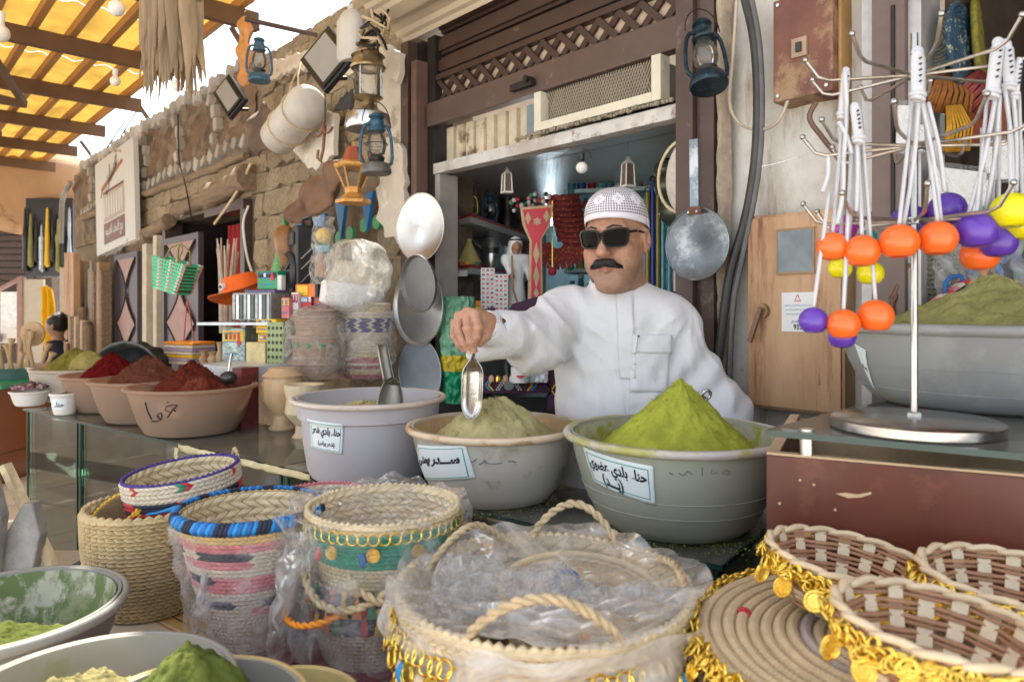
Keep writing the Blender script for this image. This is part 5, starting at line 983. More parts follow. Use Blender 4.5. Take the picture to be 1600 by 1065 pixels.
# far left: timber bundle, pestles, basins, boy
t=thing('timber_bundle','bundle of old planks and poles leaning on the far wall left of the iron door','timber',WM(-5.6,.12,0)); RT=random.Random(4)
for i in range(13):
    x=-.95+i*.125; z1=RT.uniform(1.75,2.05); MB().box(x,x+RT.uniform(.06,.11),-.05,.04,0,z1).build('plank',[M_log,M_paleW,mat('grey_old_wood',(.30,.26,.21),.85,0,.3,5,.5,40,stretch=(8,8,1)),M_wood][RT.randrange(4)],t,M=Matrix.Rotation(RT.uniform(-.03,.03),4,'Y'))
for i in range(9): x=-.35+i*.09; MB().cyl((x,-.1,0),(x+RT.uniform(-.02,.02),-.1,RT.uniform(1.25,1.5)),.04,7).build('pole',M_log if i%3 else M_paleW,t)
for i in range(2): MB().box(-.55+.35*i,-.30+.35*i,-.16,-.1,1.35,2.0).build('carved_board',M_box,t,M=Matrix.Rotation(.05-.08*i,4,'Y'))
t=thing('dark_rack','black rack of hanging yellow and orange goods at the far end of the wall','rack',P(77,560,9.0)); MB().box(-.3,.3,0,.4,1.05,2.05).build('rack_panel',M_black,t)
for i in range(9): MB().lathe([(.001,1.1+.06*(i%3)),(.034,1.13+.06*(i%3)),(.026+.008*(i%2),1.4),(.036-.01*(i%3),1.55),(.02,1.7-.05*(i%4)),(.012,1.9-.07*(i%4)),(.001,1.93-.07*(i%4))],10,Matrix.Translation((-.28+i*.07,-.04,0))).build('hanging_pack',[M_black,mat('olive_pack',(.25,.25,.08),.4),M_black,M_galv,M_yelc][i%5],t)
t=thing('yellow_cloth','bright yellow cloth draped over a post behind the boy','cloth',P(77,560,8.6)); MB().grid(lambda a,b:(-.10+.20*a*(1.25-.6*b)+.012*math.sin(b*9),.03*math.sin(a*14+b*3),.05+.85*b-.10*abs(a-.4)),20,24).build('draped_cloth',mat('saffron_cloth',(.85,.50,.01),.8,0,.1),t,smooth=180,solid=.01)
for i,x in enumerate((98,110)): t=thing('timber_post',['cream upright post behind the boy','second cream upright post behind the boy'][i],'post',P(x,590,8.3)); MB().box(-.035,.035,0,.06,0,1.3).build('post',MC['cream_paint'],t)
def cloth_person():
    t=thing('person','small boy in a navy t-shirt at the far end, facing left with one hand raised','person',Mx(P(90,612,7.6),0)); sk=mat('boy_skin',(.36,.20,.13),.55,0,.1)
    body=lambda p: smin(smin(ell(p,(-.02,0,.72),(.095,.105,.115)),caps(p,(.01,0,.5),(0,0,.65),.055),.04),smin(caps(p,(.02,0,.1),(.02,0,.42),.15,.14),smin(caps(p,(.1,-.06,.38),(.2,-.12,.28),.05,.04),caps(p,(.2,-.12,.28),(.19,-.14,.47),.038,.03),.03),.05),.05)
    mb=MB(); sdf(mb,lambda p: smin(smin(body(p),ell(p,(-.105,0,.71),(.022,.016,.022)),.02),smin(ell(p,(.19,-.15,.51),(.03,.02,.035)),caps(p,(.19,-.15,.52),(.165,-.16,.56),.010),.01),.02),(-.2,-.25,-.1),(.32,.2,.88),.012); mb.build('body',sk,t,smooth=180)
    mb=MB(); sdf(mb,lambda p: smax(smin(caps(p,(.02,0,-.1),(.02,0,.46),.165,.145),caps(p,(.09,-.05,.40),(.15,-.09,.33),.07,.06),.04),p[...,2]-.56,.02)+.003*np.sin(p[...,0]*40+p[...,2]*30),(-.22,-.25,-.15),(.3,.22,.62),.014); mb.build('shirt',mat('navy_tshirt',(.008,.012,.025),.85),t,smooth=180)
    mb=MB(); sdf(mb,lambda p: smax(ell(p,(.01,0,.75),(.108,.115,.115)),-(p[...,0]+.045+ (p[...,2]-.80)*-.9),.02)+.004*np.sin(p[...,0]*90)*np.sin(p[...,1]*90),(-.2,-.2,.6),(.2,.2,.9),.011); mb.build('hair',mat('boy_hair',(.008,.007,.007),.6,0,.2,60,.5,200),t,smooth=180)
    mb=MB(); sdf(mb,lambda p: ell(p,(.01,-.105,.71),(.018,.012,.028)),(-.03,-.13,.66),(.05,-.08,.76),.006); mb.build('ear',sk,t,smooth=180)
cloth_person()
def pestle(par,x,z0,l,a,r=.02):
    MB().tube([(x,0,z0),(x+l*math.sin(a)*.8,-.02,z0+l*math.cos(a)*.8),(x+l*math.sin(a),-.02,z0+l*math.cos(a))],[r*.8,r*.7,r*1.5],8).build('pestle',M_paleW,par,smooth=60)
t=thing('pestle_basin','shallow metal basin of wooden pestles and spoons at the far left','basin',P(28,592,6.2)); k=6.2/F
MB().lathe([(.001,0),(44*k,0),(60*k,20*k),(63*k,21*k),(58*k,19*k),(42*k,3*k),(.001,3*k)],36).build('basin',MC['zinc_disc'],t,smooth=40)
for x,l,a in ((-22,42,-.1),(-14,58,.12),(-6,50,-.2),(4,60,.05),(12,70,.18),(18,64,-.08),(26,72,-.15),(32,52,.35),(38,40,.5),(0,38,.3)): pestle(t,x*k,6*k,l*k,a,.022)
MB().lathe([(.001,0),(.11,0),(.11,.02),(.001,.03)],28,Matrix.Translation((12*k,.1,70*k))@RX).build('round_tray',M_paleW,t,smooth=40)
t=thing('steel_basin','wide shallow steel basin of dried roots behind the green spice mound','basin',P(135,592,5.6)); k=5.6/F; MB().lathe([(.001,0),(52*k,0),(66*k,22*k),(62*k,21*k),(.001,12*k)],32).build('basin',M_galv,t,smooth=40)
for i in range(20): MB().sphere((R.uniform(-45,45)*k,R.uniform(-30,30)*k,22*k),.02,6,4,(1.5,1,.7)).build('dried_root',M_strawl,t)
t=thing('brown_table','orange brown wooden table with green edge at the far left','table',P(-10,596,5.8)); MB().box(-.9,.28,-.3,.4,-.03,0).build('green_top',M_grnc,t); MB().box(-.9,.22,-.25,.4,-.55,-.032).build('front_panel',mat('orange_brown_veneer',(.28,.085,.02),.4,0,.15,3),t); MB().box(-.9,.20,-.22,.35,-1.1,-.56).build('lower_panel',MC['orange_brown_veneer'],t)
MB().box(.18,.215,-.28,-.252,-1.1,-.56).build('leg',M_wood,t)
# palm tassel
t=thing('palm_tassel','large tassel of dried palm leaf strips hanging from the roof at upper left','tassel',P(268,-12,2.4)); k=2.4/F; RP=random.Random(9)
M_pl=mat('dry_palm_leaf',(.33,.235,.14),.7,0,.3,20,.3,100,stretch=(1,1,.15),objvar=.18)
for i in range(110):
    a=RP.uniform(0,2*PI); r=RP.uniform(.5,1)*40*k; L_=RP.uniform(95,165)*k; sp=RP.uniform(1.0,1.32); w=RP.uniform(.006,.014) if i%3 else .02
    x0,y0=r*math.cos(a),r*math.sin(a); pts=[(x0*(1+(sp-1)*s*s)+.004*math.sin(s*7+i),y0*(1+(sp-1)*s*s),-L_*s+.0) for s in (0,.25,.5,.75,1)]
    MB().tube(pts,[w*.9,w,w*.9,w*.6,.002],4,flat=.22).build('palm_strip',M_pl,t,smooth=60)
for z in (6,12): MB().torus((0,0,-z*k),43*k,.007,40,6).build('binding_cord',M_pl,t)
MB().lathe([(.001,10*k),(40*k,10*k),(44*k,-8*k),(38*k,-14*k)],24).build('cap',M_pl,t,smooth=60)
# ------------------------------------------------------------ glass counter
K0=Vector((.388,1.294,0)); CROT=math.atan2(-.6,.8)
def CM(x=0,y=0,z=0): return Matrix.Translation(K0)@Matrix.Rotation(CROT,4,'Z')@Matrix.Translation((x,y,z))
ZC=.965
M_edge=mat('green_glass_edge',(.01,.045,.04),.15,0,.1,bump=0); M_frame=mat('dull_alu_frame',(.45,.44,.42),.4,.8,.15)
ct=thing('glass_counter','long glass display counter carrying the spice and henna tubs','counter',CM())
for x0,x1 in ((-1.35,-.004),(-2.785,-1.354),(-3.36,-2.789)):
    MB().box(x0+.002,x1-.002,.002,.42,ZC-.009,ZC-.001).build('glass_top',M_gtop,ct)
    MB().box(x0,x1,0,.0018,ZC-.010,ZC).build('polished_edge',M_edge,ct)
    MB().box(x0+.01,x1-.01,.02,.026,.22,ZC-.012).build('glass_front',M_glass,ct); MB().box(x0+.01,x1-.01,.04,.40,.60,.606).build('glass_shelf',M_glass,ct)
    for x in (x0+.012,x1-.018): MB().box(x,x+.008,.018,.40,.22,ZC-.012).build('glass_side',M_glassg,ct); MB().box(x-.001,x+.0085,.012,.0175,.22,ZC-.012).build('side_edge',M_edge,ct)
    MB().box(x0+.005,x1-.005,.01,.41,.02,.20).build('plinth',M_frame,ct)
MB().box(-.0035,-.0015,.0,.42,ZC-.010,ZC).build('polished_edge',M_edge,ct)
for x in (-.03,-1.32,-1.38,-2.76): MB().box(x-.012,x+.012,.385,.41,.2,ZC-.012).build('corner_post',M_frame,ct)
t=thing('edge_tape','strip of yellowed crumpled paper tape along the counter edge under the spice bowls','tape',CM(-1.75,-.012,ZC-.004))
MB().grid(lambda a,b:(-.15+.72*a,-.010-.002*nz(a*30,b*3),.010-.022*b-.003*nz(a*23,b*3)),60,3).build('tape_strip',mat('yellowed_tape',(.55,.48,.28),.5,0,.2,20,.4,60),t,smooth=180,solid=.002)
MB().grid(lambda a,b:(-.16+.03*a+.006*nz(b*5,a),-.02-.004*nz(a*9,b*15),-.22*b),6,24).build('hanging_tape_end',MC['yellowed_tape'],t,smooth=180,solid=.002)
t=thing('white_card_box','white card box inside the counter under the tape','box',CM(-1.98,.03,.607)); MB().box(-.10,.10,.0,.12,0,.33).build('carton',M_paper,t); MB().cyl((.05,-.003,.22),(.05,0,.22),.008,10).build('screw_hole',M_ink,t)
for i,(x,y,z,l,s) in enumerate(((-1.78,.2,.607,'brown clay pot inside the counter right of the white card box',1.2),(-1.60,.2,.607,'second brown clay pot inside the counter, further right',1.1),(-2.30,.25,.607,'large clay pot inside the left part of the counter',2.2),(-2.14,.12,.607,'small clay pot in front of the large one in the counter',1.))):
    t=thing('clay_pot',l,'pot',CM(x,y,z),'clay pots in the counter'); MB().lathe([(.001,0),(.03*s,0),(.05*s,.035*s),(.048*s,.06*s),(.036*s,.08*s),(.042*s,.09*s),(.03*s,.09*s),(.001,.05*s)],20).build('body',M_tan,t,smooth=50)
for i,(x,y,h) in enumerate(((-1.40,.2,.26),(-2.45,.12,.22))):
    t=thing('wrapped_brush',['wrapped shaving brush shaped item in clear film inside the counter behind the baskets','upright bottle wrapped in film at the left of the counter inside'][i],'brush',CM(x,y,.607)); MB().lathe([(.001,0),(.04,0),(.045,.08),(.02,.13),(.06,h),(.001,h)],20).build('body',M_galv,t,smooth=50); bag(t,0,0,.08,h*.55,.08,21+i,M_film,24); 
for i,(x,m,w,l) in enumerate(((-.95,M_black,.2,'black folded goods inside the counter below the bucket'),(-.62,M_darkcloth,.22,'dark cloth goods inside the counter under the tubs'),(-1.2,M_white,.12,'white rounded goods inside the counter left of the bucket'),(-.25,mat('grey_goods',(.2,.2,.21),.5),.2,'grey goods inside the right end of the counter'))):
    t=thing('folded_goods',l,'goods',CM(x,.22,.607)); MB().lathe([(.001,0),(w*.9,0),(w,.05),(w*.8,.12),(w*.3,.16),(.001,.165)],18,sy=.6).build('bundle',m,t,smooth=60)
# tubs -----------------------------------------------------------
def tubm(name,col,tr=.3,stain=None,dirt=None):
    """translucent plastic: thin, lets the powder behind it show"""
    m=mat(name,col,.45,0,.06,5,.08,40,stain=stain); nt=m.node_tree; out=[n for n in nt.nodes if n.type=='OUTPUT_MATERIAL'][0]; b=nt.nodes['Principled BSDF']
    t=_n(nt,'ShaderNodeBsdfTransparent'); t.inputs[0].default_value=c4([min(1,c*1.35) for c in col]); mx=_n(nt,'ShaderNodeMixShader'); mx.inputs[0].default_value=tr
    tl=_n(nt,'ShaderNodeBsdfTranslucent'); tl.inputs[0].default_value=c4(col); m2=_n(nt,'ShaderNodeMixShader'); m2.inputs[0].default_value=.25
    nt.links.new(b.outputs[0],m2.inputs[1]); nt.links.new(tl.outputs[0],m2.inputs[2]); nt.links.new(m2.outputs[0],mx.inputs[1]); nt.links.new(t.outputs[0],mx.inputs[2]); nt.links.new(mx.outputs[0],out.inputs[0]); return m
def powder(name,col,dark,sc=60,b=.8,fib=(1,1,1)):
    return mat(name,col,.95,0,.28,sc*.5,b,sc*2.5,stain=(dark,sc,.57,fib,.1),bdist=.006,spec=.1)
def tub(label,loc,R_,H,prof,m_wall,name='plastic_tub',rimm=None,cat='tub',group=None,rot=0,sx=1,lip=.014):
    """prof: list (r fraction, z fraction) from base edge to under the rim"""
    t=thing(name,label,cat,Mx(loc,rot),group)
    outer=[(R_*r,H*z) for r,z in prof]; w=.004
    full=[(.001,0)]+outer; inner=[(r-w,max(z,w)) for r,z in outer[::-1]]+[(.001,w)]
    MB().lathe(full+inner,72,sx=sx).build('tub_wall',m_wall,t,smooth=40)
    MB().lathe([(R_*.965,H-lip*1.3),(R_*1.02,H-lip),(R_*1.035,H-lip*.45),(R_*1.02,H),(R_*.985,H+.001),(R_*.96,H-lip*.5)],72,sx=sx).build('rolled_rim',rimm or m_wall,t,smooth=180)
    t['_R']=R_; 
    def rz(zf):
        zs=[p[1] for p in prof]; rs=[p[0] for p in prof]; return float(np.interp(zf,zs,rs))*R_
    return t,rz
def fill(t,rz,H,lvl,peak,pr,m,seed=0,off=(0,0),name='powder',steep=1.,rough=.006,sharp=1.,cone=1.):
    """contents: follows the wall to lvl then rises to a mound; pr: radius of the mound foot at rim height"""
    r=random.Random(seed); ph=[r.uniform(0,9) for _ in range(6)]
    rb=rz(lvl)-.006; prof=[(.001,.006)]+[(rz(f)-.006,max(.006,f*H)) for f in np.linspace(.03,lvl,6)]
    K=26; hp=peak-lvl*H
    for i in range(1,K+1):
        q=i/K; rr=rb*(1-q)+.0008; x=rr/rb; z=lvl*H+hp*((1-x)**cone if sharp>=1 else (1-x**1.6)); prof.append((rr,z))
    def fn(p,a,rr,z):
        if z>lvl*H*.8:
            k=min(1,max(0,(z-lvl*H*.8)/(H*.2+1e-6))); edge=min(1,(rb-rr)/rb*3+.0)
            n=(.5*nz(p.x*40+ph[0],p.y*40+ph[1])+.35*nz(p.x*110+ph[2],p.y*95+ph[3])+.2*nz(p.x*230+ph[4],p.y*210+ph[5]))
            p=p+Vector((off[0]*(1-rr/rb),off[1]*(1-rr/rb),0)); p.z+=.0045*(abs(math.sin(a*7+2*math.sin(rr*50)+ph[3]))**.7-.6)*k*(1-rr/rb)*(rr/rb)*4+n*rough*k*2+ (.5*math.sin(3*a+ph[0])+.3*math.sin(7*a+ph[1]))*rough*3*k*(rr/rb)*(1-rr/rb)*4*.5 + (.010*math.sin(5*a+ph[2]) if rr/rb>.98 else 0)
        return p
    return MB().lathe(prof,96,fn=fn).build(name,m,t,smooth=180)
def scatter(t,o,n,s,m,zmin,seed,name='loose_flakes'):
    q=random.Random(seed); vs=[v.co for v in o.data.vertices if v.co.z>zmin]; mb=MB()
    if not vs: return
    for i in range(n):
        p=q.choice(vs)+Vector((q.uniform(-1,1),q.uniform(-1,1),0))*s*1.5+Vector((0,0,s*.2)); a=Vector((q.gauss(0,1),q.gauss(0,1),q.gauss(0,.6))).normalized()*s*q.uniform(.5,1.3); b=a.orthogonal().normalized()*s*q.uniform(.2,.5); c=a.cross(b).normalized()*s*q.uniform(.2,.5)
        mb.add([p-a,p+b,p+c,p+a,p-b],[(0,1,2),(1,3,2),(0,2,4),(2,3,4)])
    mb.build(name,m,t,kind='stuff')
def surfmap(t,rz,H,sx=1):
    """returns px -> (theta, zf) on the tub wall and (theta, zf, lift) -> local point"""
    M=WM_[t.name]; th=np.linspace(-PI,0,361); zf=np.linspace(0,1,101); TH,ZF=np.meshgrid(th,zf); RR=np.vectorize(rz)(ZF)
    X=RR*np.cos(TH); Y=RR*np.sin(TH); Z=ZF*H; A=np.array(M); wx=A[0,0]*X+A[0,1]*Y+A[0,3]; wy=A[1,0]*X+A[1,1]*Y+A[1,3]; wz=A[2,2]*Z+A[2,3]
    U=800+wx/wy*F; V=480-(wz-CZ)/wy*F
    def inv(u,v):
        i=np.argmin((U-u)**2+(V-v)**2); return TH.flat[i],ZF.flat[i]
    def pt(a,z,lift=0):
        r=rz(z)+lift; return Vector((r*math.cos(a),r*math.sin(a),z*H))
    return inv,pt
def label4(t,rz,H,corners,lines,name='paper_label',teal=True):
    inv,pt=surfmap(t,rz,H); c=[inv(*q) for q in corners]   # TL TR BR BL
    def L(a,b):   # a 0..1 left-right, b 0..1 bottom-top
        x=[(c[3][k]*(1-a)+c[2][k]*a)*(1-b)+(c[0][k]*(1-a)+c[1][k]*a)*b for k in (0,1)]; return x
    o=MB().grid(lambda a,b:pt(*L(a,b),.0022),20,12).build(name,M_label,t,smooth=180,solid=.0006)
    wpx=math.hypot(corners[1][0]-corners[0][0],corners[1][1]-corners[0][1]); hpx=math.hypot(corners[3][0]-corners[0][0],corners[3][1]-corners[0][1]); asp=wpx/hpx
    mb=MB(); lw=.012
    def strip(a0,a1,b0,b1):
        n=24 if a1-a0>.1 or b1-b0>.1 else 1; mb.grid(lambda a,b:pt(*L(a0+(a1-a0)*a,b0+(b1-b0)*b),.0032),n if a1-a0>.1 else 1,n if b1-b0>.1 else 1)
    e=.055
    strip(e,1-e,e*asp,e*asp+lw*asp); strip(e,1-e,1-e*asp-lw*asp,1-e*asp); strip(e,e+lw,e*asp,1-e*asp); strip(1-e-lw,1-e,e*asp,1-e*asp)
    mb.build('printed_border',M_teal,o,kind='stuff')
    for s,ca,cb,w,hs,bd in lines:
        a,fs,ap=textmesh(s,True,bd); mb=MB(); vs=[pt(*L(ca+x*w,cb+z*w*asp*hs),.0036) for x,z,_ in a]; mb.add(vs,fs); mb.build('arabic_lettering',M_ink,o)
    return o
def scrawl(t,rz,H,strokes,m,w=.0022,name='handwriting'):
    inv,pt=surfmap(t,rz,H)
    for st in strokes:
        q=[inv(*p) for p in st]; q=[(a,z) for a,z in q]; pts=[pt(a,z,.0016) for a,z in q]
        MB().tube(smooth_pts(pts,4),w,5,flat=.4).build(name,m,t)
PB=[(.60,0),(.66,.04),(.74,.2),(.86,.55),(.93,.8),(.96,1)]
# henna bowl
M_hen=powder('bright_henna_powder',(.33,.36,.05),(.20,.23,.028),30,.6); M_tubg=tubm('grey_green_translucent_plastic',(.56,.58,.49),.22,stain=[((.44,.43,.20),7,.62,(1,1,1.5),.1)]); M_rimg=mat('lavender_grey_rim',(.52,.48,.46),.5,0,.1,12,.1,60,stain=[((.38,.37,.10),8,.50),((.42,.40,.15),25,.58)])
loc=PZ(1055,672,1.172) if 0 else Vector((255*1.55/F,1.55,ZC)); H=.205
t,rz=tub('large grey green tub with a tall cone of bright green henna powder','henna' and loc,.238,H,[(.55,0),(.62,.02),(.72,.12),(.84,.40),(.92,.72),(.96,.95),(.96,1)],M_tubg,rimm=M_rimg)
o=fill(t,rz,H,.62,.318,0,M_hen,3,(.012,0),rough=.005,cone=.98); scatter(t,o,900,.0022,M_hen,H*.7,3,'loose_clumps')
MB().lathe([(rz(z)-.0075,z*H) for z in np.linspace(.62,.97,8)],60).build('powder_dusting',mat('powder_smear',(.40,.40,.30),.9,0,.3,15,.2,50,stain=((.30,.31,.05),10,.5)),t,smooth=180)
for z in (.30,.46): MB().torus((0,0,z*H),rz(z)+.0002,.0012,90,4).build('mould_line',M_tubg,t)
label4(t,rz,H,[(912,697),(1021,727),(1024,788),(930,752)],[('حناء بلدي عضوي',.50,.60,.84,1.55,.035),('(يـــد)',.42,.24,.32,1.5,.03)])
scrawl(t,rz,H,[[(1141,738),(1134,734),(1127,738),(1140,741)],[(1122,738),(1110,739),(1112,733)],[(1098,742),(1096,730)],[(1082,740),(1074,736),(1068,742),(1060,738)],[(1052,742),(1046,737)]],mat('pencil_mark',(.20,.22,.16),.7),.0014)
t=thing('scoop_handle_end','curled metal handle end of a scoop buried in the bright green cone','scoop',Mx(P(1104,616,1.62),.3)); MB().torus((0,0,0),.010,.004,20,8,(0,1,.2)).cyl((0,0,-.01),(-.01,0,-.05),.005,8).build('handle',M_steel,t,smooth=180)
# middle tub
M_tubc=tubm('cream_white_translucent_plastic',(.72,.69,.62),.18,stain=[((.46,.44,.34),5,.52),((.52,.38,.22),9,.64)]); M_rimt=mat('tan_stained_rim',(.66,.52,.37),.5,0,.1,10,.1,60,stain=((.44,.28,.14),10,.52,(1,1,3))); M_sid=powder('grey_green_powder',(.40,.36,.18),(.19,.17,.07),22,1.)
loc=Vector((-28*1.78/F,1.78,ZC)); H=.182
t,rz=tub('cream white tub of pale sidr powder with a metal scoop held over it','x' and loc,.215,H,[(.60,0),(.66,.03),(.76,.18),(.87,.5),(.94,.8),(.96,1)],M_tubc,rimm=M_rimt)
o=fill(t,rz,H,.60,.245,0,M_sid,8,(.0,-.01),rough=.006,sharp=.5); scatter(t,o,900,.003,M_sid,H*.7,8,'loose_clumps')
MB().lathe([(rz(z)-.0075,z*H) for z in np.linspace(.60,.97,8)],60).build('powder_dusting',mat('tan_smear',(.52,.36,.20),.9,0,.25,9,.2,40),t,smooth=180)
label4(t,rz,H,[(654,694),(728,695),(743,747),(668,748)],[('ســـدر يمني',.48,.52,.80,1.5,.05)])
scrawl(t,rz,H,[[(737,722),(742,719),(744,716)],[(748,725),(755,722),(758,718),(760,723),(772,724),(785,723)],[(794,721),(799,719),(806,721)]],mat('marker_fade',(.16,.18,.18),.7),.0016)
# bucket
M_tubl=tubm('lavender_white_translucent_plastic',(.64,.63,.67),.12); M_rimb=mat('dusty_beige_rim',(.58,.50,.44),.5,0,.1,10,.1,60,stain=((.40,.28,.16),14,.60,(1,1,3)))
loc=Vector((-223*2.02/F,2.02,ZC)); H=.222
t,rz=tub('straight sided lavender white bucket tub with stepped rim, metal scoop standing in it','x' and loc,.213,H,[(.70,0),(.755,.02),(.80,.10),(.86,.45),(.885,.74),(.93,.76),(.945,1)],M_tubl,rimm=M_rimb,lip=.012)
fill(t,rz,H,.66,.205,0,M_sid,12,(-.02,0),rough=.004,sharp=.5)
label4(t,rz,H,[(481,654),(535,662),(535,709),(487,699)],[('حناء بلدي شعر',.52,.62,.86,1.7,.045),('(شعر وراس)',.55,.26,.50,1.5,.03)])
def scoop(label,M,w,L_,m,hl,loop=False):
    t=thing('metal_scoop',label,'scoop',M)
    def f(a,b):
        th=PI*(a-.5)*1.15; ww=w*(.62+.38*math.sin(min(1,b*1.6)*PI/2))*(1 if b<.8 else math.sqrt(max(.0,1-((b-.8)/.2)**2))*.75+.25)
        return (ww*math.sin(th),ww*.75*math.cos(th)-.0,-L_*b)
    MB().grid(f,18,22).build('scoop_trough',m,t,smooth=180,solid=.0016)
    MB().grid(lambda a,b:(w*.62*math.sin(PI*(a-.5)*1.15)*(1-b),w*.46*math.cos(PI*(a-.5)*1.15)*(1-b),.018*b),14,5).build('scoop_back',m,t,smooth=180,solid=.0014)
    return t
t=scoop('grey galvanised scoop with channel handle leaning in the bucket tub',Mx(P(613,597,2.0),.5,-.35,.25),.038,.10,mat('worn_zinc',(.28,.27,.23),.45,.85,.25),.0)
mb=MB(); mb.grid(lambda a,b:(.016*math.sin(PI*(a-.5)*1.3)-.008*b-.01,.012*math.cos(PI*(a-.5)*1.3),.0+.115*b),10,6); mb.build('channel_handle',MC['worn_zinc'],t,smooth=180,solid=.002,M=Matrix.Rotation(-.25,4,'Y'))
# spice bowls on the left
M_tubp=tubm('peach_translucent_plastic',(.62,.50,.40),.60); M_sp1=powder('crushed_red_spice',(.13,.025,.015),(.05,.008,.005),45,1.4,(1,2.5,1)); M_sp2=powder('crushed_brown_spice',(.14,.05,.03),(.05,.018,.01),45,1.4,(1,2.5,1)); M_sp3=powder('sumac_crimson',(.12,.006,.008),(.05,.002,.002),45,1.); M_sp4=powder('olive_green_spice',(.20,.19,.04),(.10,.10,.02),30,.8)
SB=[(.62,0),(.70,.03),(.80,.25),(.90,.65),(.96,.93),(.96,1)]
def spice(label,u,d,R_,H,lvl,pk,m,seed,wall=M_tubp):
    t,rz=tub(label,Vector(((u-800)*d/F,d,ZC)),R_,H,SB,wall,name='spice_bowl',cat='bowl',lip=.012); o=fill(t,rz,H,lvl,pk,0,m,seed,rough=.006,cone=.8,name='spice'); scatter(t,o,1400,.0045,m,H*.8,seed); return t,rz
t,rz=spice('front peach tub heaped with coarse dark red spice, with black handwriting and a black spoon',300,2.70,.232,.178,.50,.275,M_sp1,1)
scrawl(t,rz,.178,[[(228,628),(231,640),(238,655)],[(237,657),(246,658),(253,652),(252,645),(246,648),(252,656)],[(262,652),(270,640),(277,632),(262,634),(258,640),(268,644)],[(262,627),(263,629)],[(272,640),(274,642)]],M_ink,.0028)
sp=thing('black_spoon','black round ladle resting on the dark red spice in the front tub','spoon',Mx(P(357,590,2.62),.2,.25)); MB().sphere((0,0,0),.032,16,10,(1,.75,.8)).build('ladle_bowl',mat('black_steel',(.05,.045,.05),.3,.7),sp,smooth=180); MB().tube([(.0,.01,.02),(.005,.02,.06),(.01,.03,.085)],.005,6).build('handle',M_steel,sp)
spice('second tub heaped with coarse reddish brown spice',232,2.98,.225,.175,.62,.275,M_sp2,2); spice('third tub with a mound of crimson sumac',176,3.28,.215,.165,.55,.265,M_sp3,3)
t,rz=spice('fourth tub with two mounds of yellow green spice, furthest of the big tubs',118,3.62,.20,.165,.7,.27,M_sp4,4,tubm('pale_translucent_plastic',(.66,.62,.56),.3))
MB().lathe([(.10,0),(.085,.03),(.04,.075),(.001,.09)],40,fn=lambda p,a,r,z:p+Vector((0,0,.006*nz(p.x*60,p.y*60)))).build('second_mound',powder('pale_olive_spice',(.30,.27,.10),(.17,.15,.05),30),t,M=Matrix.Translation((.085,-.03,.165)),smooth=180)
t,rz=tub('small white tub with a handwritten paper label in front of the spice row',Vector(((101-800)*3.13/F,3.13,ZC)),.058,.095,SB,M_white,name='small_tub',lip=.01); fill(t,rz,.095,.8,.098,0,M_sp4,5,rough=.002)
inv,pt=surfmap(t,rz,.095); o=MB().grid(lambda a,b:pt(-PI/2-.55+1.25*a,.28+.5*b,.0015),10,4).build('paper_label',M_label,t); a_,fs,ap=textmesh('حناء',True,.03); mb=MB(); mb.add([pt(-PI/2+.12+x*.8,.52+z*.5,.0028) for x,z,_ in a_],fs); mb.build('arabic_lettering',M_ink,o)
t,rz=tub('low white basin of dried purple rose buds at the left end of the counter',Vector(((47-800)*3.42/F,3.42,ZC)),.085,.07,SB,M_white,name='low_basin',cat='basin',lip=.008)
RP=random.Random(3); mb=MB(); pm=[mat('dried_rose',(.20,.09,.13),.8,0,.4,60),mat('pale_dried_petal',(.45,.30,.30),.8,0,.3),mat('dark_stem',(.06,.04,.03),.9)]
for k in range(150):
    r=.08*math.sqrt(RP.random()); a=RP.uniform(0,2*PI); mb.m=RP.randrange(3) if k%3 else 0; mb.sphere((r*math.cos(a),r*math.sin(a),.085+.035*(1-r/.09)*RP.random()),RP.uniform(.006,.011),6,4,(1,.8,.7))
mb.build('rose_buds',pm,t,kind='stuff')
t=spice('pale tub of pinkish dried roots behind the rose basin',82,3.9,.12,.15,.8,.175,powder('pinkish_roots',(.42,.27,.22),(.22,.12,.09),40,1.2),9,MC['pale_translucent_plastic'])
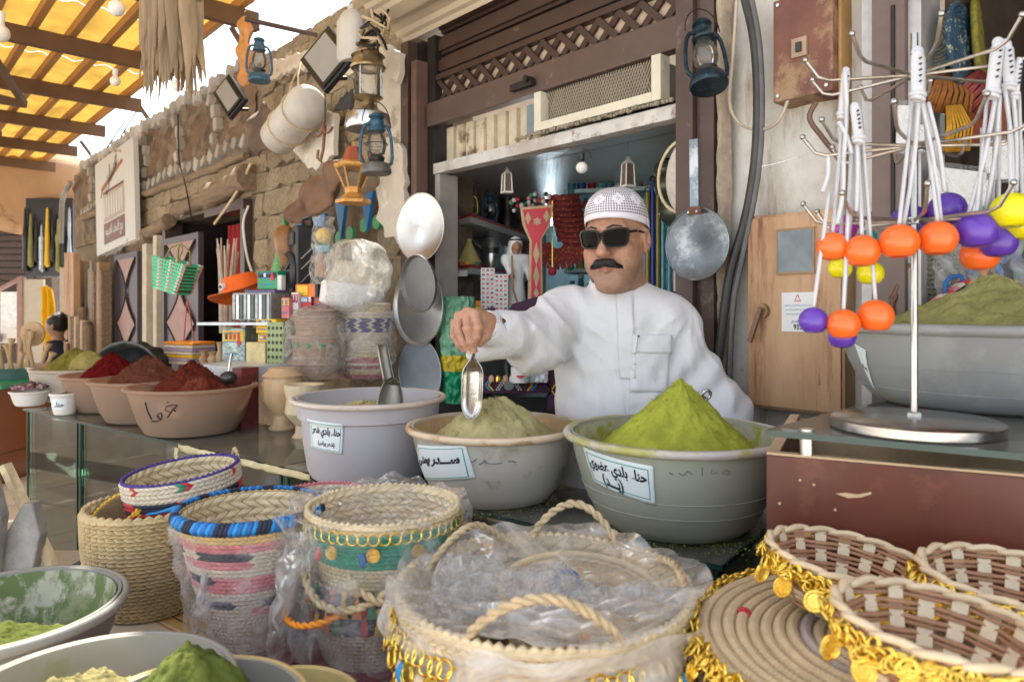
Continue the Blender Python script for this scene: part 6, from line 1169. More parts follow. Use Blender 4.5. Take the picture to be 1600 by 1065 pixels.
# ------------------------------------------------------------ the vendor
HM=Matrix.Translation(P(963,377,1.93))@Euler((.15,-.02,-.50)).to_matrix().to_4x4()@Matrix.Scale(1.02,4)
HMi=np.array(HM.inverted())
vend=thing('person','vendor in white robe, crocheted cap and dark sunglasses, reaching out with a scoop','person',Vector((.33,1.97,0)))
def toL(p): return p@HMi[:3,:3].T+HMi[:3,3]
def headf(p):
    q=p.copy(); q[...,0]=np.abs(q[...,0]); x=q[...,0]
    f=ell(p,(0,.012,.035),(.076,.096,.088))
    f=smin(f,ell(p,(0,-.018,-.045),(.060,.068,.072)),.035)
    f=smin(f,ell(q,(.040,-.050,-.055),(.030,.038,.040)),.03)        # jowls
    f=smin(f,ell(p,(0,-.070,-.098),(.030,.026,.022)),.025)          # chin
    f=smin(f,ell(p,(0,-.045,-.115),(.045,.045,.020)),.025)          # under chin
    f=smin(f,ell(q,(.040,-.066,-.022),(.026,.022,.022)),.02)        # cheeks
    f=smin(f,caps(q,(0,-.088,.036),(.045,-.072,.036),.013,.012),.016) # brow
    f=smax(f,-ell(q,(.031,-.100,.012),(.017,.012,.011)),.014)
    f=smin(f,ell(q,(.031,-.078,.011),(.014,.013,.012)),.004)
    f=smin(f,caps(p,(0,-.090,.022),(0,-.113,-.018),.008,.0125),.012)
    f=smin(f,ell(p,(0,-.115,-.022),(.0135,.012,.011)),.008)
    f=smin(f,ell(q,(.0125,-.105,-.026),(.0085,.010,.008)),.006)
    f=smax(f,-ell(q,(.007,-.112,-.034),(.0035,.006,.004)),.003)
    f=smin(f,caps(q,(0,-.0935,-.056),(.024,-.082,-.0575),.0075,.003),.006)
    f=smin(f,caps(q,(0,-.0925,-.068),(.020,-.082,-.065),.0085,.004),.006)
    f=smax(f,-caps(q,(0,-.104,-.0615),(.026,-.088,-.061),.0022,.0012),.003)
    f=smax(f,-caps(q,(.020,-.108,-.030),(.041,-.088,-.062),.0028,.002),.007)   # smile line
    # ear
    e=ell(q,(.079,.012,-.002),(.011,.021,.032)); e=smax(e,-ell(q,(.088,.006,.002),(.008,.011,.019)),.005); e=smin(e,caps(q,(.077,.004,-.03),(.079,.004,-.02),.007),.006)
    f=smin(f,e,.008)
    return smin(f,caps(p,(0,.022,-.07),(0,.050,-.21),.060,.068),.03)
SL=np.array(P(882,492,1.99)); SR=np.array(P(1047,498,1.95)); NB=np.array([.29,1.985,1.450])
EL=np.array(P(838,532,1.86)); WR=np.array(P(768,508,1.71)); ER=np.array([.572,1.90,1.16]); HR=np.array([.575,1.79,.98])
def fold(p):
    x,y,z=p[...,0],p[...,1],p[...,2]; w=.012*np.sin(z*19+x*7)
    f=.0055*(np.abs(np.sin((x+w)*26+z*4+1.2*np.sin(z*9)))**.7-.5)*np.clip((1.42-z)*3,0.1,1)
    f+=.0045*np.sin(((x-.15)*.8+(z-1.4)*.9)*70+3*np.sin(z*11))*np.exp(-((x-.17)**2+(z-1.36)**2)/.02)
    f+=.006*np.sin(((x-.52)*.9-(z-1.4)*.5)*75+2*np.sin(z*13))*np.exp(-((x-.5)**2+(z-1.3)**2)/.03)
    f+=.0025*np.sin(z*47+x*23+4*np.sin(x*13))
    cr=lambda t:(1-np.abs(np.sin(t)))**2.2
    for (cx,cz,ph,sc_,rr) in ((.15,1.45,.3,9.,.20),(.495,1.45,1.1,8.,.24)):
        th=np.arctan2(z-cz,x-cx); d=np.hypot(x-cx,z-cz); f-=.0065*cr(th*sc_+ph+.8*np.sin(d*22))*np.exp(-((d-.13)/rr)**2)*np.clip((d-.03)*25,0,1)*np.clip((1.47-z)*12,0,1)
    f-=.005*cr(x*23+.5*np.sin(z*7)+.7)*np.clip((1.33-z)*4,0,1)
    return f
def fold2(p):   # sleeve folds
    x,y,z=p[...,0],p[...,1],p[...,2]
    return -.009*(1-np.abs(np.sin((x*.85+z*.5)*30+1.4*np.sin(z*13+x*8))))**2+.004*(np.abs(np.sin((x*.4-z*.9)*40+2*np.sin(x*20)))-.5)*np.clip((.20-x)*8,0,1)+.003*np.sin(x*130+z*70+2*np.sin(z*30))*np.clip((.16-x)*8,0,1)
def bodyarm(p): 
    f=smin(ell(p,(.33,1.99,1.25),(.17,.095,.22)),caps(p,SL+np.array([0,0,-.02]),SR+np.array([0,0,-.03]),.04),.05); f=smin(f,caps(p,(.335,2.0,1.1),(.34,2.02,.1),.17,.13),.1)
    f=smin(f,caps(p,SL,EL,.05,.042),.04); f=smin(f,caps(p,EL,WR,.040,.028),.02); f=smin(f,smin(caps(p,SR+np.array([-.01,0,-.03]),ER,.036,.036),caps(p,ER,HR,.038,.028),.02),.04); return f
hd=lambda u,v,d:np.array(P(u,v,d))
FG=[  # knuckle, joint, joint, tip, radii
 [hd(742,491,1.640),hd(747,512,1.618),hd(744,527,1.622),hd(741,537,1.630),(.0125,.0118,.0105,.0092)],
 [hd(730,488,1.650),hd(731,513,1.620),hd(736,534,1.622),hd(740,548,1.632),(.0125,.0120,.0108,.0094)],
 [hd(718,494,1.668),hd(717,518,1.640),hd(725,537,1.636),hd(733,550,1.640),(.0120,.0112,.0100,.0088)],
 [hd(709,506,1.690),hd(710,525,1.668),hd(718,538,1.660),hd(726,547,1.660),(.0108,.0100,.0092,.0080)]]
def handf(p):
    wr=hd(770,508,1.70); f=caps(p,wr,hd(752,503,1.675),.027,.026)
    for i,g in enumerate(FG): f=smin(f,caps(p,hd(756,504+2*i,1.68),g[0],.020,.0135),.016)
    f=smin(f,ell(p,hd(737,505,1.672),(.032,.020,.026)),.015)
    fing=None
    for g in FG:
        r=g[4]; c=np.minimum(np.minimum(caps(p,g[0],g[1],r[0],r[1]*.93),caps(p,g[1],g[2],r[1],r[2]*.93)),caps(p,g[2],g[3],r[2],r[3]))
        c=smin(c,vlen(p-g[1])-r[1]*1.03,.003); c=smin(c,vlen(p-g[2])-r[2]*1.02,.003)
        f=smin(f,c,.0035) if fing is None else smin(f,c,.0014); fing=1
    for g in FG:   # nails
        pass
    th=smin(caps(p,hd(763,510,1.69),hd(759,524,1.662),.015,.0135),caps(p,hd(759,524,1.662),hd(749,536,1.646),.0125,.010),.004)
    f=smin(f,th,.006)
    x,z=p[...,0],p[...,2]; return f+.0006*np.sin(x*900+z*500)*np.sin(z*1100)
def meshattr(o,fn):
    me=o.data; n=len(me.vertices); co=np.empty(n*3); me.vertices.foreach_get('co',co); co=co.reshape(-1,3); col=np.ones((n,4)); col[:,:3]=fn(co)
    a=me.color_attributes.new('Col','FLOAT_COLOR','POINT'); a.data.foreach_set('color',col.ravel())
mb=MB(); V,Q=nets(headf,(-.10,-.14,-.20),(.10,.13,.135),.0026); hv=len(V); mb.add([tuple(HM@Vector(v)) for v in V.tolist()],Q.tolist())
V,Q=nets(handf,hd(699,470,1.60)+np.array([0,0,-.12]),hd(782,475,1.75),.0021); mb.add(V.tolist(),Q.tolist()); hn=len(V)
V,Q=nets(bodyarm,(-.12,1.60,.05),(.70,2.2,1.56),.015); mb.add(V.tolist(),Q.tolist())
M_skin=mat('olive_skin',(.4,.25,.18),.52,0,.20,55,.4,320,attr=True,sub=.12,bdist=.0012)
body=mb.build('body',M_skin,vend,world=True,smooth=180)
def skincol(co):
    w=co+np.array(WM_[vend.name].translation); q=toL(w); c=np.empty((len(w),3)); c[:]=(.40,.215,.135)
    hand=(w[:,0]<.05); c[hand]=(.42,.225,.145)
    ax=np.abs(q[:,0])
    def bl(m,col): 
        m=np.clip(m,0,1)[:,None]*(~hand)[:,None]; c[:]=c*(1-m)+np.array(col)*m
    bl(.55*np.exp(-((ax-.04)**2/.0005+(q[:,2]+.02)**2/.0006)),(.46,.20,.13)); bl(.5*np.exp(-(q[:,0]**2/.0003+(q[:,2]+.02)**2/.0003+(q[:,1]+.115)**2/.0006)),(.47,.22,.15))
    bl(.45*((q[:,2]<-.035)&(q[:,1]<.02)&(q[:,2]>-.14))*(1-np.exp(-((q[:,2]+.035)/.02)**2)),(.19,.125,.095))   # shaved jaw
    lip=((ax/.026)**2+((q[:,2]+.062)/.0115)**2<1)&(q[:,1]<-.075); bl(lip*.75,(.33,.12,.09))
    bl(.5*np.exp(-((ax-.031)**2/.0003+(q[:,2]-.002)**2/.0002))*(q[:,1]<-.05),(.25,.13,.09))
    c*=(1+np.random.RandomState(4).normal(0,.045,len(c)))[:,None]
    for g in FG:
        for jn in (g[0],g[1],g[2]):
            m=.35*np.exp(-((w-jn)**2).sum(1)/.00012); m=m[:,None]; c[:]=c*(1-m)+np.array((.30,.145,.095))*m
        m=(.55*np.exp(-((w-(g[3]+np.array([0,-.008,.002])))**2).sum(1)/.00005))[:,None]; c[:]=c*(1-m)+np.array((.60,.36,.30))*m
    return c
meshattr(body,skincol)
for g in FG[:3]:
    n=Vector(g[3]-g[2]).normalized(); MB().grid(lambda a,b:Vector(g[3])-Vector((0,.0093,0))+Vector(((a-.5)*.010,.0022*abs(a-.5)*4*abs(a-.5),0))+n*((b-.5)*.012),6,4).build('fingernail',mat('fingernail',(.55,.36,.30),.3),vend,world=True,smooth=180)
# robe
def robef(p):
    f=smin(ell(p,(.325,1.985,1.27),(.200,.125,.25)),caps(p,SL+np.array([0,.0,-.012]),SR+np.array([0,0,-.012]),.056),.06)
    f=smin(f,caps(p,SL,NB,.05,.048),.05); f=smin(f,caps(p,SR,NB,.05,.048),.05)
    f=smin(f,ell(p,(.335,1.97,1.02),(.215,.145,.30)),.08); f=smin(f,caps(p,(.335,2.0,.95),(.34,2.03,.12),.19,.25),.1)
    f=smin(f,smin(caps(p,SR+np.array([0.0,0,-.01]),ER,.056,.062),caps(p,ER,HR,.070,.062),.03),.035)
    f=smax(f+fold(p),p[...,2]-1.7,.001)
    s=smin(caps(p,SL,EL,.080,.074),caps(p,EL,hd(790,520,1.755),.072,.054),.03); s=smin(s,caps(p,hd(790,520,1.755),hd(762,513,1.705),.052,.044),.02); s=smin(s,ell(p,hd(835,556,1.85),(.062,.05,.036)),.04)
    s=smin(s,caps(p,hd(778,540,1.745),hd(742,553,1.735),.034,.022),.02)
    inn=caps(p,hd(775,512,1.715),hd(715,506,1.655),.030,.042)
    s=smax(s+fold2(p)*np.clip((p[...,0]+.02)*14,.15,1),-inn,.012)
    f=smin(f,s,.035)
    col=smax(caps(p,NB-np.array([0,0,.03]),NB+np.array([-.004,-.008,.085]),.074,.069),(p[...,2]-1.520)+(p[...,1]-1.985)*-.30,.004); f=smin(f,col,.012)
    f=smax(f,-caps(p,NB+np.array([-.002,-.004,.02]),NB+np.array([-.004,-.008,.2]),.062,.066),.004)
    return f
mb=MB(); V,Q=nets(robef,(-.18,1.60,.05),(.74,2.30,1.60),.0062); mb.add(V.tolist(),Q.tolist())
M_robe=mat('white_robe_cotton',(.63,.64,.665),.8,0,.02,6,.55,15,bdist=.012,sheen=.1,stretch=(1,1,.32))
robe=mb.build('robe',M_robe,vend,world=True,smooth=180)
from mathutils.bvhtree import BVHTree
bvh=BVHTree.FromPolygons([Vector(v) for v in V.tolist()],Q.tolist())
def onrobe(u,v,lift=.003):
    o=Vector((0,0,CZ)); d=(P(u,v,1)-o).normalized(); h=bvh.ray_cast(o,d)
    if h[0] is None: return P(u,v,1.85)
    n=h[1]; n=n if n.dot(d)<0 else -n; return h[0]+n*lift
def rpatch(name,u0,u1,v0,v1,lift,skew=0,nx=10,ny=12,m=None,solid=.0012):
    return MB().grid(lambda a,b:onrobe(u0+(u1-u0)*a+skew*b,v0+(v1-v0)*b,lift),nx,ny).build(name,m or M_robe,vend,world=True,smooth=180,solid=solid)
rpatch('placket',962,988,452,592,.0035,6,6,30); rpatch('chest_pocket',989,1048,530,612,.0035,-6); rpatch('pocket_hem',988,1050,523,552,.0058,-2,10,6); rpatch('lower_pocket',978,1030,615,650,.003,0)
# moustache, brows, cap, glasses
M_hair=mat('black_hair',(.010,.008,.008),.6,0,.3,90,.9,500,stretch=(1,1,.25),bdist=.003)
mb=MB(); sdf(mb,lambda p:(lambda q: smin(caps(q,(0.004,-.1045,-.0475),(.018,-.100,-.050),.0105,.0105),caps(q,(.018,-.100,-.050),(.040,-.082,-.064),.0098,.0045),.006)+.0009*np.sin(p[...,0]*1300)*np.sin(p[...,2]*500))(np.concatenate([np.abs(p[...,:1]),p[...,1:]],-1)),(-.05,-.125,-.075),(.05,-.07,-.03),.0013)
mb.v=[tuple(HM@Vector(v)) for v in mb.v]; mb.build('moustache',M_hair,vend,world=True,smooth=180)
mb=MB(); q=random.Random(6)
for i in range(420):
    s=q.uniform(-1,1); a=abs(s); x=s*.041; y=-.112+.026*a*a; z=-.040-.006*a-.012*a*a+q.uniform(-.006,.003); l=q.uniform(.007,.012)
    p=Vector((x,y-.001,z)); e=p+Vector((s*l*.75,.0015+a*.002,-l*(.75-.2*a))); mb.tube([HM@p,HM@(p.lerp(e,.5)+Vector((0,-.0012,.0004))),HM@e],[.00055,.0005,.0002],3,cap=False)
mb.build('moustache_hairs',M_hair,vend,world=True,kind='stuff')
for sg in (-1,1):
    mb=MB(); mb.tube([HM@Vector((sg*x,y,z)) for x,y,z in ((.014,-.103,.040),(.030,-.099,.046),(.050,-.083,.042))],[.003,.0035,.0015],6,flat=.5); mb.build('eyebrow',M_hair,vend,world=True,smooth=180)
mb=MB(); mb.lathe([(.076,0),(.0755,.001)],4)
mb=MB(); sdf(mb,lambda p: smax(ell(p,(0,.026,.048),(.0765,.090,.075)),-(p[...,2]-(.062-.32*(p[...,1]+.08)*.6)),.02),(-.08,-.09,-.02),(.08,.13,.13),.006); mb.v=[tuple(HM@Vector(v)) for v in mb.v]
mb.build('hair',mat('short_dark_hair',(.03,.025,.022),.8,0,.3,80,.5,300),vend,world=True,smooth=180)
M_cap=mat('crocheted_cap',(.70,.68,.74),.8,0,.03,30,.3,240)
def _cap():
    nt=M_cap.node_tree; b=nt.nodes['Principled BSDF']; L=nt.links.new; uv=_n(nt,'ShaderNodeUVMap'); 
    src=b.inputs['Base Color'].links[0].from_socket
    sep=_n(nt,'ShaderNodeSeparateXYZ'); L(uv.outputs[0],sep.inputs[0])
    def m(op,a,bb=None,c=None):
        n=_n(nt,'ShaderNodeMath',operation=op)
        for i,x in enumerate((a,bb,c)):
            if x is None: continue
            if isinstance(x,(int,float)): n.inputs[i].default_value=x
            else: L(x,n.inputs[i])
        return n.outputs[0]
    U,Vv=sep.outputs[0],sep.outputs[1]
    fu=m('ABSOLUTE',m('SUBTRACT',m('FRACT',m('MULTIPLY',U,76.)),.5)); fv=m('ABSOLUTE',m('SUBTRACT',m('FRACT',m('MULTIPLY',Vv,19.)),.5))
    hole=m('MULTIPLY',m('LESS_THAN',fu,.30),m('LESS_THAN',fv,.30))
    # diamond motif fields: holes outside diamonds
    du=m('ABSOLUTE',m('SUBTRACT',m('FRACT',m('MULTIPLY',U,9.)),.5)); dv=m('ABSOLUTE',m('SUBTRACT',Vv,.42))
    dia=m('ADD',m('MULTIPLY',du,2.),m('MULTIPLY',dv,5.)); out=m('GREATER_THAN',dia,.78); band=m('MULTIPLY',m('GREATER_THAN',Vv,.10),m('LESS_THAN',Vv,.97))
    h1=m('MULTIPLY',m('MULTIPLY',hole,out),band)
    # four-petal flowers at the diamond centres
    a_=m('MULTIPLY',du,3.3); b_=m('MULTIPLY',dv,7.5); pet=m('MAXIMUM',m('MULTIPLY',m('LESS_THAN',m('ADD',m('ABSOLUTE',m('SUBTRACT',a_,.22)),m('MULTIPLY',b_,1.6)),.13),1.),m('LESS_THAN',m('ADD',m('MULTIPLY',a_,1.6),m('ABSOLUTE',m('SUBTRACT',b_,.26))),.15))
    hh=m('MAXIMUM',h1,pet)
    mx=_n(nt,'ShaderNodeMixRGB'); L(hh,mx.inputs[0]); L(src,mx.inputs[1]); mx.inputs[2].default_value=(.02,.015,.02,1); L(mx.outputs[0],b.inputs['Base Color'])
_cap()
NT,NV=72,22; vs=[];uvs=[]
for j in range(NV+1):
    for i in range(NT+1):
        a=2*PI*i/NT; t_=j/NV; el=(PI/2)*t_; 
        base=.036-.30*( -math.sin(a)*.5-.5)*.0 + .030*(-math.sin(a))   # front edge higher than back (front = -y)
        r=math.cos(el)**.75; z=base+(.142-base)*math.sin(el)**.95
        bu=1+.03*math.sin(PI*t_)
        vs.append(HM@Vector((.0815*r*bu*math.cos(a),.014+.1015*r*bu*math.sin(a),z))); uvs.append((i/NT,t_))
mb=MB(); w=NT+1; mb.add(vs,[(j*w+i,j*w+i+1,(j+1)*w+i+1,(j+1)*w+i) for j in range(NV) for i in range(NT)])
cap=mb.build('crocheted_cap',M_cap,vend,world=True,smooth=180); ul=cap.data.uv_layers.new(name='UVMap')
for lp in cap.data.loops: ul.data[lp.index].uv=uvs[lp.vertex_index]
sdm=cap.modifiers.new('thickness','SOLIDIFY'); sdm.thickness=.0022; sdm.offset=1
# sunglasses
gl=bpy.data.objects.new('sunglasses',None); COL.objects.link(gl); gl.parent=vend; WM_[gl.name]=HM; gl.matrix_basis=WM_[vend.name].inverted()@HM; CH.setdefault(vend.name,[]).append(gl)
def lens_outline(sg,k=1.0,n=28):
    out=[]
    for i in range(n):
        a=2*PI*i/n; ca,sa=math.cos(a),math.sin(a); x=.0275*abs(ca)**.5*(1 if ca>0 else -1); z=.0205*abs(sa)**.5*(1 if sa>0 else -1)
        if z<0: x*=1-.12*(-z/.0205)
        if x>0 and z>0: z+=.002; x+=.002
        out.append((sg*(.0345+x*k),.013+z*k))
    return out
def gy(x): return -.1085+.35*x*x/.07*1.1-.0015
mb=MB()
for sg in (-1,1):
    A=lens_outline(sg,1.17); B=lens_outline(sg,.98); n=len(A)
    for dy in (0,): 
        vs=[(x,gy(x)-.0030,z) for x,z in A]+[(x,gy(x)-.0030,z) for x,z in B]+[(x,gy(x)+.0025,z) for x,z in A]+[(x,gy(x)+.0025,z) for x,z in B]
        fs=[]
        for i in range(n):
            j=(i+1)%n; fs+=[(i,j,n+j,n+i),(2*n+i,3*n+i,3*n+j,2*n+j),(i,2*n+i,2*n+j,j),(n+i,n+j,3*n+j,3*n+i)]
        mb.add(vs,fs)
mb.tube([(-.010,gy(.01)-.001,.024),(0,gy(0)-.003,.025),(.010,gy(.01)-.001,.024)],.0042,8); M_fr=mat('tortoise_black_frame',(.006,.005,.005),.25,0,.3,60,0,coat=0,spec=.2)
mb.build('frame',M_fr,gl,smooth=50)
M_ln=mat('dark_lens',(.004,.003,.004),.06,0,0,bump=0,coat=0,spec=.05)
for sg in (-1,1):
    B=lens_outline(sg,.99); vs=[(sg*.0345,gy(.0345)-.0022,.013)]+[(x,gy(x)-.0006,z) for x,z in B]; n=len(B); MB().add(vs,[(0,1+i,1+(i+1)%n) for i in range(n)]).build('lens',M_ln,gl,smooth=180)
    tp=MB().tube([(sg*.066,gy(.066)+.001,.026),(sg*.076,-.055,.026),(sg*.080,-.01,.020),(sg*.079,.02,.010)],[.0045,.004,.003,.0025],8,flat=.6).build('temple',M_fr,gl,smooth=60)
    MB().box(sg*.0772-.0006,sg*.0772+.0016*sg+.0006,-.052,-.044,.0245,.0275).build('silver_logo_bar',M_steel,gl)
# pen in the pocket and the scoop in the hand
t=thing('pen','white ballpoint pen clipped in the chest pocket of the robe','pen',onrobe(991,550,.006)); q=t.matrix_world.inverted(); a=q@onrobe(990,551,.008); b=q@onrobe(994,526,.010)
MB().cyl(a,b,.0026,10).build('pen_barrel',M_paper,t); MB().bar(b,b+Vector((.007,-.001,.0015)),.004,.004).build('clip',M_ink,t); MB().cyl(b,b+(b-a)*.12,.0028,10).build('pen_cap',M_steel,t)
t=thing('metal_scoop','polished metal scoop hanging point down from the vendor hand over the middle tub','scoop',P(739,560,1.64)); k=1.64/F
def f(a,b):
    th=PI*(a-.5)*1.1; w=16.5*k*(math.sin(min(1,b*3.2+.12)*PI/2))*(1 if b<.72 else math.sqrt(max(0,1-((b-.72)/.28)**2))*.92+.08*(1-b)/.28)
    return (w*math.sin(th)-(4*k)*b,.018-.020*math.cos(th)*min(1,b*4+.3)-.004+.055*b,-94*k*b-4*k+6*k*abs(math.sin(th))*(1-b)*.6)
M_pol=mat('polished_tin',(.74,.73,.71),.2,1,.1,25,.12,60)
MB().grid(lambda a,b:(f(a,b)[0],.03-f(a,b)[1]+.11*b*.6,f(a,b)[2]),22,30).build('scoop_trough',M_pol,t,smooth=180,solid=.0014)
MB().tube([(-.002,.010,-.008),(.002,.002,.010),(.004,-.004,.026),(.010,-.001,.055),(.0135,.002,.088)],[.006,.005,.0042,.005,.0052],8,flat=.6).build('handle',M_steel,t,smooth=60)
# ------------------------------------------------------------ foreground table and baskets
ZT=.85
tb=thing('cloth_table','low display table under a cream striped cloth in front of the counter','table',CM(0,0,0))
M_clo=mat('striped_cloth',(.62,.53,.40),.85,0,.08,30,.3,250)
def stripes(m,cols,axis,period,rot=0):
    nt=m.node_tree; b=nt.nodes['Principled BSDF']; L=nt.links.new; tc=_n(nt,'ShaderNodeTexCoord'); mp=_n(nt,'ShaderNodeMapping'); mp.inputs['Rotation'].default_value=(0,0,rot); L(tc.outputs['Object'],mp.inputs[0]); se=_n(nt,'ShaderNodeSeparateXYZ'); L(mp.outputs[0],se.inputs[0])
    mu=_n(nt,'ShaderNodeMath',operation='MULTIPLY'); mu.inputs[1].default_value=1/period; L(se.outputs[axis],mu.inputs[0]); fr=_n(nt,'ShaderNodeMath',operation='FRACT'); L(mu.outputs[0],fr.inputs[0])
    cr=_n(nt,'ShaderNodeValToRGB'); cr.color_ramp.interpolation='CONSTANT'; e=cr.color_ramp.elements
    e[0].position=0; e[0].color=c4(cols[0][1]); e[1].position=cols[1][0]; e[1].color=c4(cols[1][1])
    for p,c in cols[2:]: x=e.new(p); x.color=c4(c)
    L(fr.outputs[0],cr.inputs[0]); L(cr.outputs[0],b.inputs['Base Color'])
cr_=(.62,.53,.40); orr=(.48,.20,.05); bk_=(.06,.03,.025); yl=(.60,.36,.10)
stripes(M_clo,[(0,cr_),(.40,orr),(.43,cr_),(.46,yl),(.58,bk_),(.60,yl),(.70,orr),(.73,cr_),(.76,bk_),(.775,cr_)],1,.17)
MB().box(-1.10,.60,-1.5,-.22,ZT-.04,ZT-.004).build('table_top',M_wood,tb)
MB().grid(lambda a,b:(-1.11+1.72*a,-1.51+1.30*b,ZT-.002+.0015*nz(a*30,b*22)),60,40).build('striped_tablecloth',M_clo,tb,smooth=180)
MB().grid(lambda a,b:(-1.112-.01*math.sin(a*40),-1.51+1.30*a,ZT-.003-.55*b),60,4).build('cloth_drop',M_clo,tb,smooth=180); MB().grid(lambda a,b:(-1.11+1.72*a,-.208+.01*math.sin(a*60),ZT-.003-.55*b),80,4).build('cloth_drop',M_clo,tb,smooth=180)
MB().grid(lambda a,b:(-.72+1.2*a,-.95+.55*b,ZT+.0012+.001*nz(a*30,b*22)),50,20).build('maroon_runner',mat('maroon_cloth',(.22,.03,.04),.85,0,.15,60,.4,250),tb,smooth=180)
for x in (-1.05,.55):
    for y in (-1.45,-.28): MB().box(x-.02,x+.02,y-.02,y+.02,0,ZT-.041).build('leg',M_iron,tb)
def basket(label,u,d,zr,R_,H,rb,name='straw_basket',mats=None,rows=15,cols=64,mi=lambda i,j:0,tilt=(0,0),belly=.06,group='woven straw baskets on the front table',rimr=.008,rimm=None,inner=True,lift=.0026):
    t=thing(name,label,'basket',Matrix.Translation(Vector(((u-800)*d/F,d,zr-H)))@Euler((tilt[0],tilt[1],0)).to_matrix().to_4x4(),group)
    mats=mats or [M_straw]
    rad=lambda f: rb+(R_-rb)*f+R_*belly*math.sin(PI*min(1,f*1.0))
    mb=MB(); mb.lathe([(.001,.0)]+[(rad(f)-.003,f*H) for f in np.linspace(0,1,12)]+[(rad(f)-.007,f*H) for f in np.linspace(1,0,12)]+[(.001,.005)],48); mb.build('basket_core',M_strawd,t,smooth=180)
    mb=MB()
    for i in range(rows):
        f0=i/rows; f1=(i+1)/rows; braidband(mb,rad(f0)-.001,rad(f1)-.001,f0*H,f1*H,cols,1,lambda a,j,i=i:mi(i,j),lift)
    mb.build('braided_wall',mats,t,kind='stuff')
    if inner:
        mb=MB(); nr=max(5,rows//2)
        for i in range(int(nr*.35),nr):
            f0=i/nr; f1=(i+1)/nr; braidband(mb,rad(f0)-.009,rad(f1)-.009,f0*H,f1*H,cols//2,1,lambda a,j:0,-.003)
        mb.build('inner_weave',[M_strawl],t,kind='stuff')
    mb=MB(); n=cols
    for k in range(n):   # overcast rim
        a0=2*PI*k/n; a1=a0+2*PI/n*1.15; rr=rad(1)-.004
        mb.tube([(rr*math.cos(a0+(a1-a0)*s)+0,rr*math.sin(a0+(a1-a0)*s),H+rimr*(.75*math.sin(PI*s))-.001) for s in (0,.5,1)],[rimr*.55,rimr*.75,rimr*.55],5)
    mb.torus((0,0,H-.002),rad(1)-.004,rimr*.8,48,6); mb.build('overcast_rim',rimm or mats[0],t,smooth=180,kind='stuff')
    return t,rad
def handle(t,a0,r,H,h,rr=.005,m=M_rope,lean=0,w=.30,name='rope_handle'):
    pts=[]
    for i in range(13):
        s=i/12; a=a0+w*(2*s-1); k=math.sin(PI*s)**.8; rad_=r+lean*k; pts.append((rad_*math.cos(a),rad_*math.sin(a),H-.012+h*k))
    mb=MB(); rope(mb,smooth_pts(pts,3),rr,10,2,5); return mb.build(name,m,t,smooth=180)
# 1 plain straw basket
t,rd=basket('big plain natural straw basket holding smaller patterned baskets, at left of the table',234,1.40,1.047,.118,.197,.088,rows=13,cols=42,rimr=.007,belly=.07,mats=[M_straw],lift=.005)
handle(t,-.65,.122,.16,.055,.005,w=.18)
# 2 patterned basket nested
def pat(i,j):
    if i==9: return 4 if j%15==3 else 1 if j%9==4 else 0
    if i==8: return 0
    if i==7: return 2 if (j//4)%3 else 1
    if i==6: return 1 if (j//4)%3 else 2
    if i==4: return 1 if j%7<2 else 2 if j%7==4 else 0
    return 1 if i==2 else 0
t,rd=basket('white basket with red and black zigzags and violet rim, nested in the plain straw one',300,1.45,1.108,.112,.17,.085,mats=[M_cream,M_red,M_navy,M_blue,M_green],rows=10,cols=60,mi=pat,tilt=(.06,-.10),rimr=.005,rimm=mat('violet_rim_yarn',(.06,.035,.20),.8,0,.4,40,.3,200))
handle(t,.75,.112,.15,.05,.0035,w=.22); MB().tube([(.03,.05,.05),(.01,.02,.09),(.02,.03,.12)],.004,6).build('yarn_tie',M_blue,t)
for k in range(4): MB().tube([(-.02+.006*k,-.112,.12),(.03+.003*k,-.113,.125+.002*k)],.0025,5).build('yarn_strand',M_lbl,t)
t,rd=basket('small shallow basket with yellow red and blue striped rim, wedged in the plain straw basket',205,1.38,1.058,.055,.05,.04,mats=[M_strawl,M_red,M_yel,M_blue],rows=4,cols=36,mi=lambda i,j:0 if i<3 else 1+(j//2)%3,tilt=(.5,-.3),rimr=.004,rimm=M_yel,inner=False)
# 3 blue rimmed basket in a bag
def pat3(i,j):
    i=14-i
    if i in (0,1): return 0
    if i==2: return 1
    if i==3: return 2 if (j//4)%3 else 0
    if i==4: return 1 if (j//4)%4 else 0
    if i==6: return 1 if (j//6)%3 else 2
    if i==7: return 1
    if i==9: return 2 if (j//5)%3 else 0
    if i==10: return 1 if (j//4)%3==0 else 0
    return 0
t,rd=basket('tall tapering basket with blue and black wrapped rim and pink striped body in clear bag',392,1.25,1.084,.122,.232,.060,mats=[mat('golden_straw',(.60,.42,.19),.65,0,.2,30,.3,200),M_pink,M_navy,M_cream],rows=16,cols=60,mi=lambda i,j:(0 if i>13 else (3 if pat3(i-1,j)==0 else pat3(i-1,j))),rimr=.004,belly=.02)
for k in range(110):
    a0=2*PI*k/110; a=a0+.05; rr=.1225; blk=(k//3)%3==0
    q=[(rr*math.cos(a0)+0,rr*math.sin(a0),.222),((rr+.006)*math.cos(a0+.02),(rr+.006)*math.sin(a0+.02),.229),((rr+.003)*math.cos(a0+.05),(rr+.003)*math.sin(a0+.05),.238),((rr-.006)*math.cos(a0+.06),(rr-.006)*math.sin(a0+.06),.238)]
    MB().tube(q,.0042,6).build('yarn_wrap',M_navy if blk else (M_lbl if k%2 else M_blue),t,smooth=180)
FR=random.Random(2)
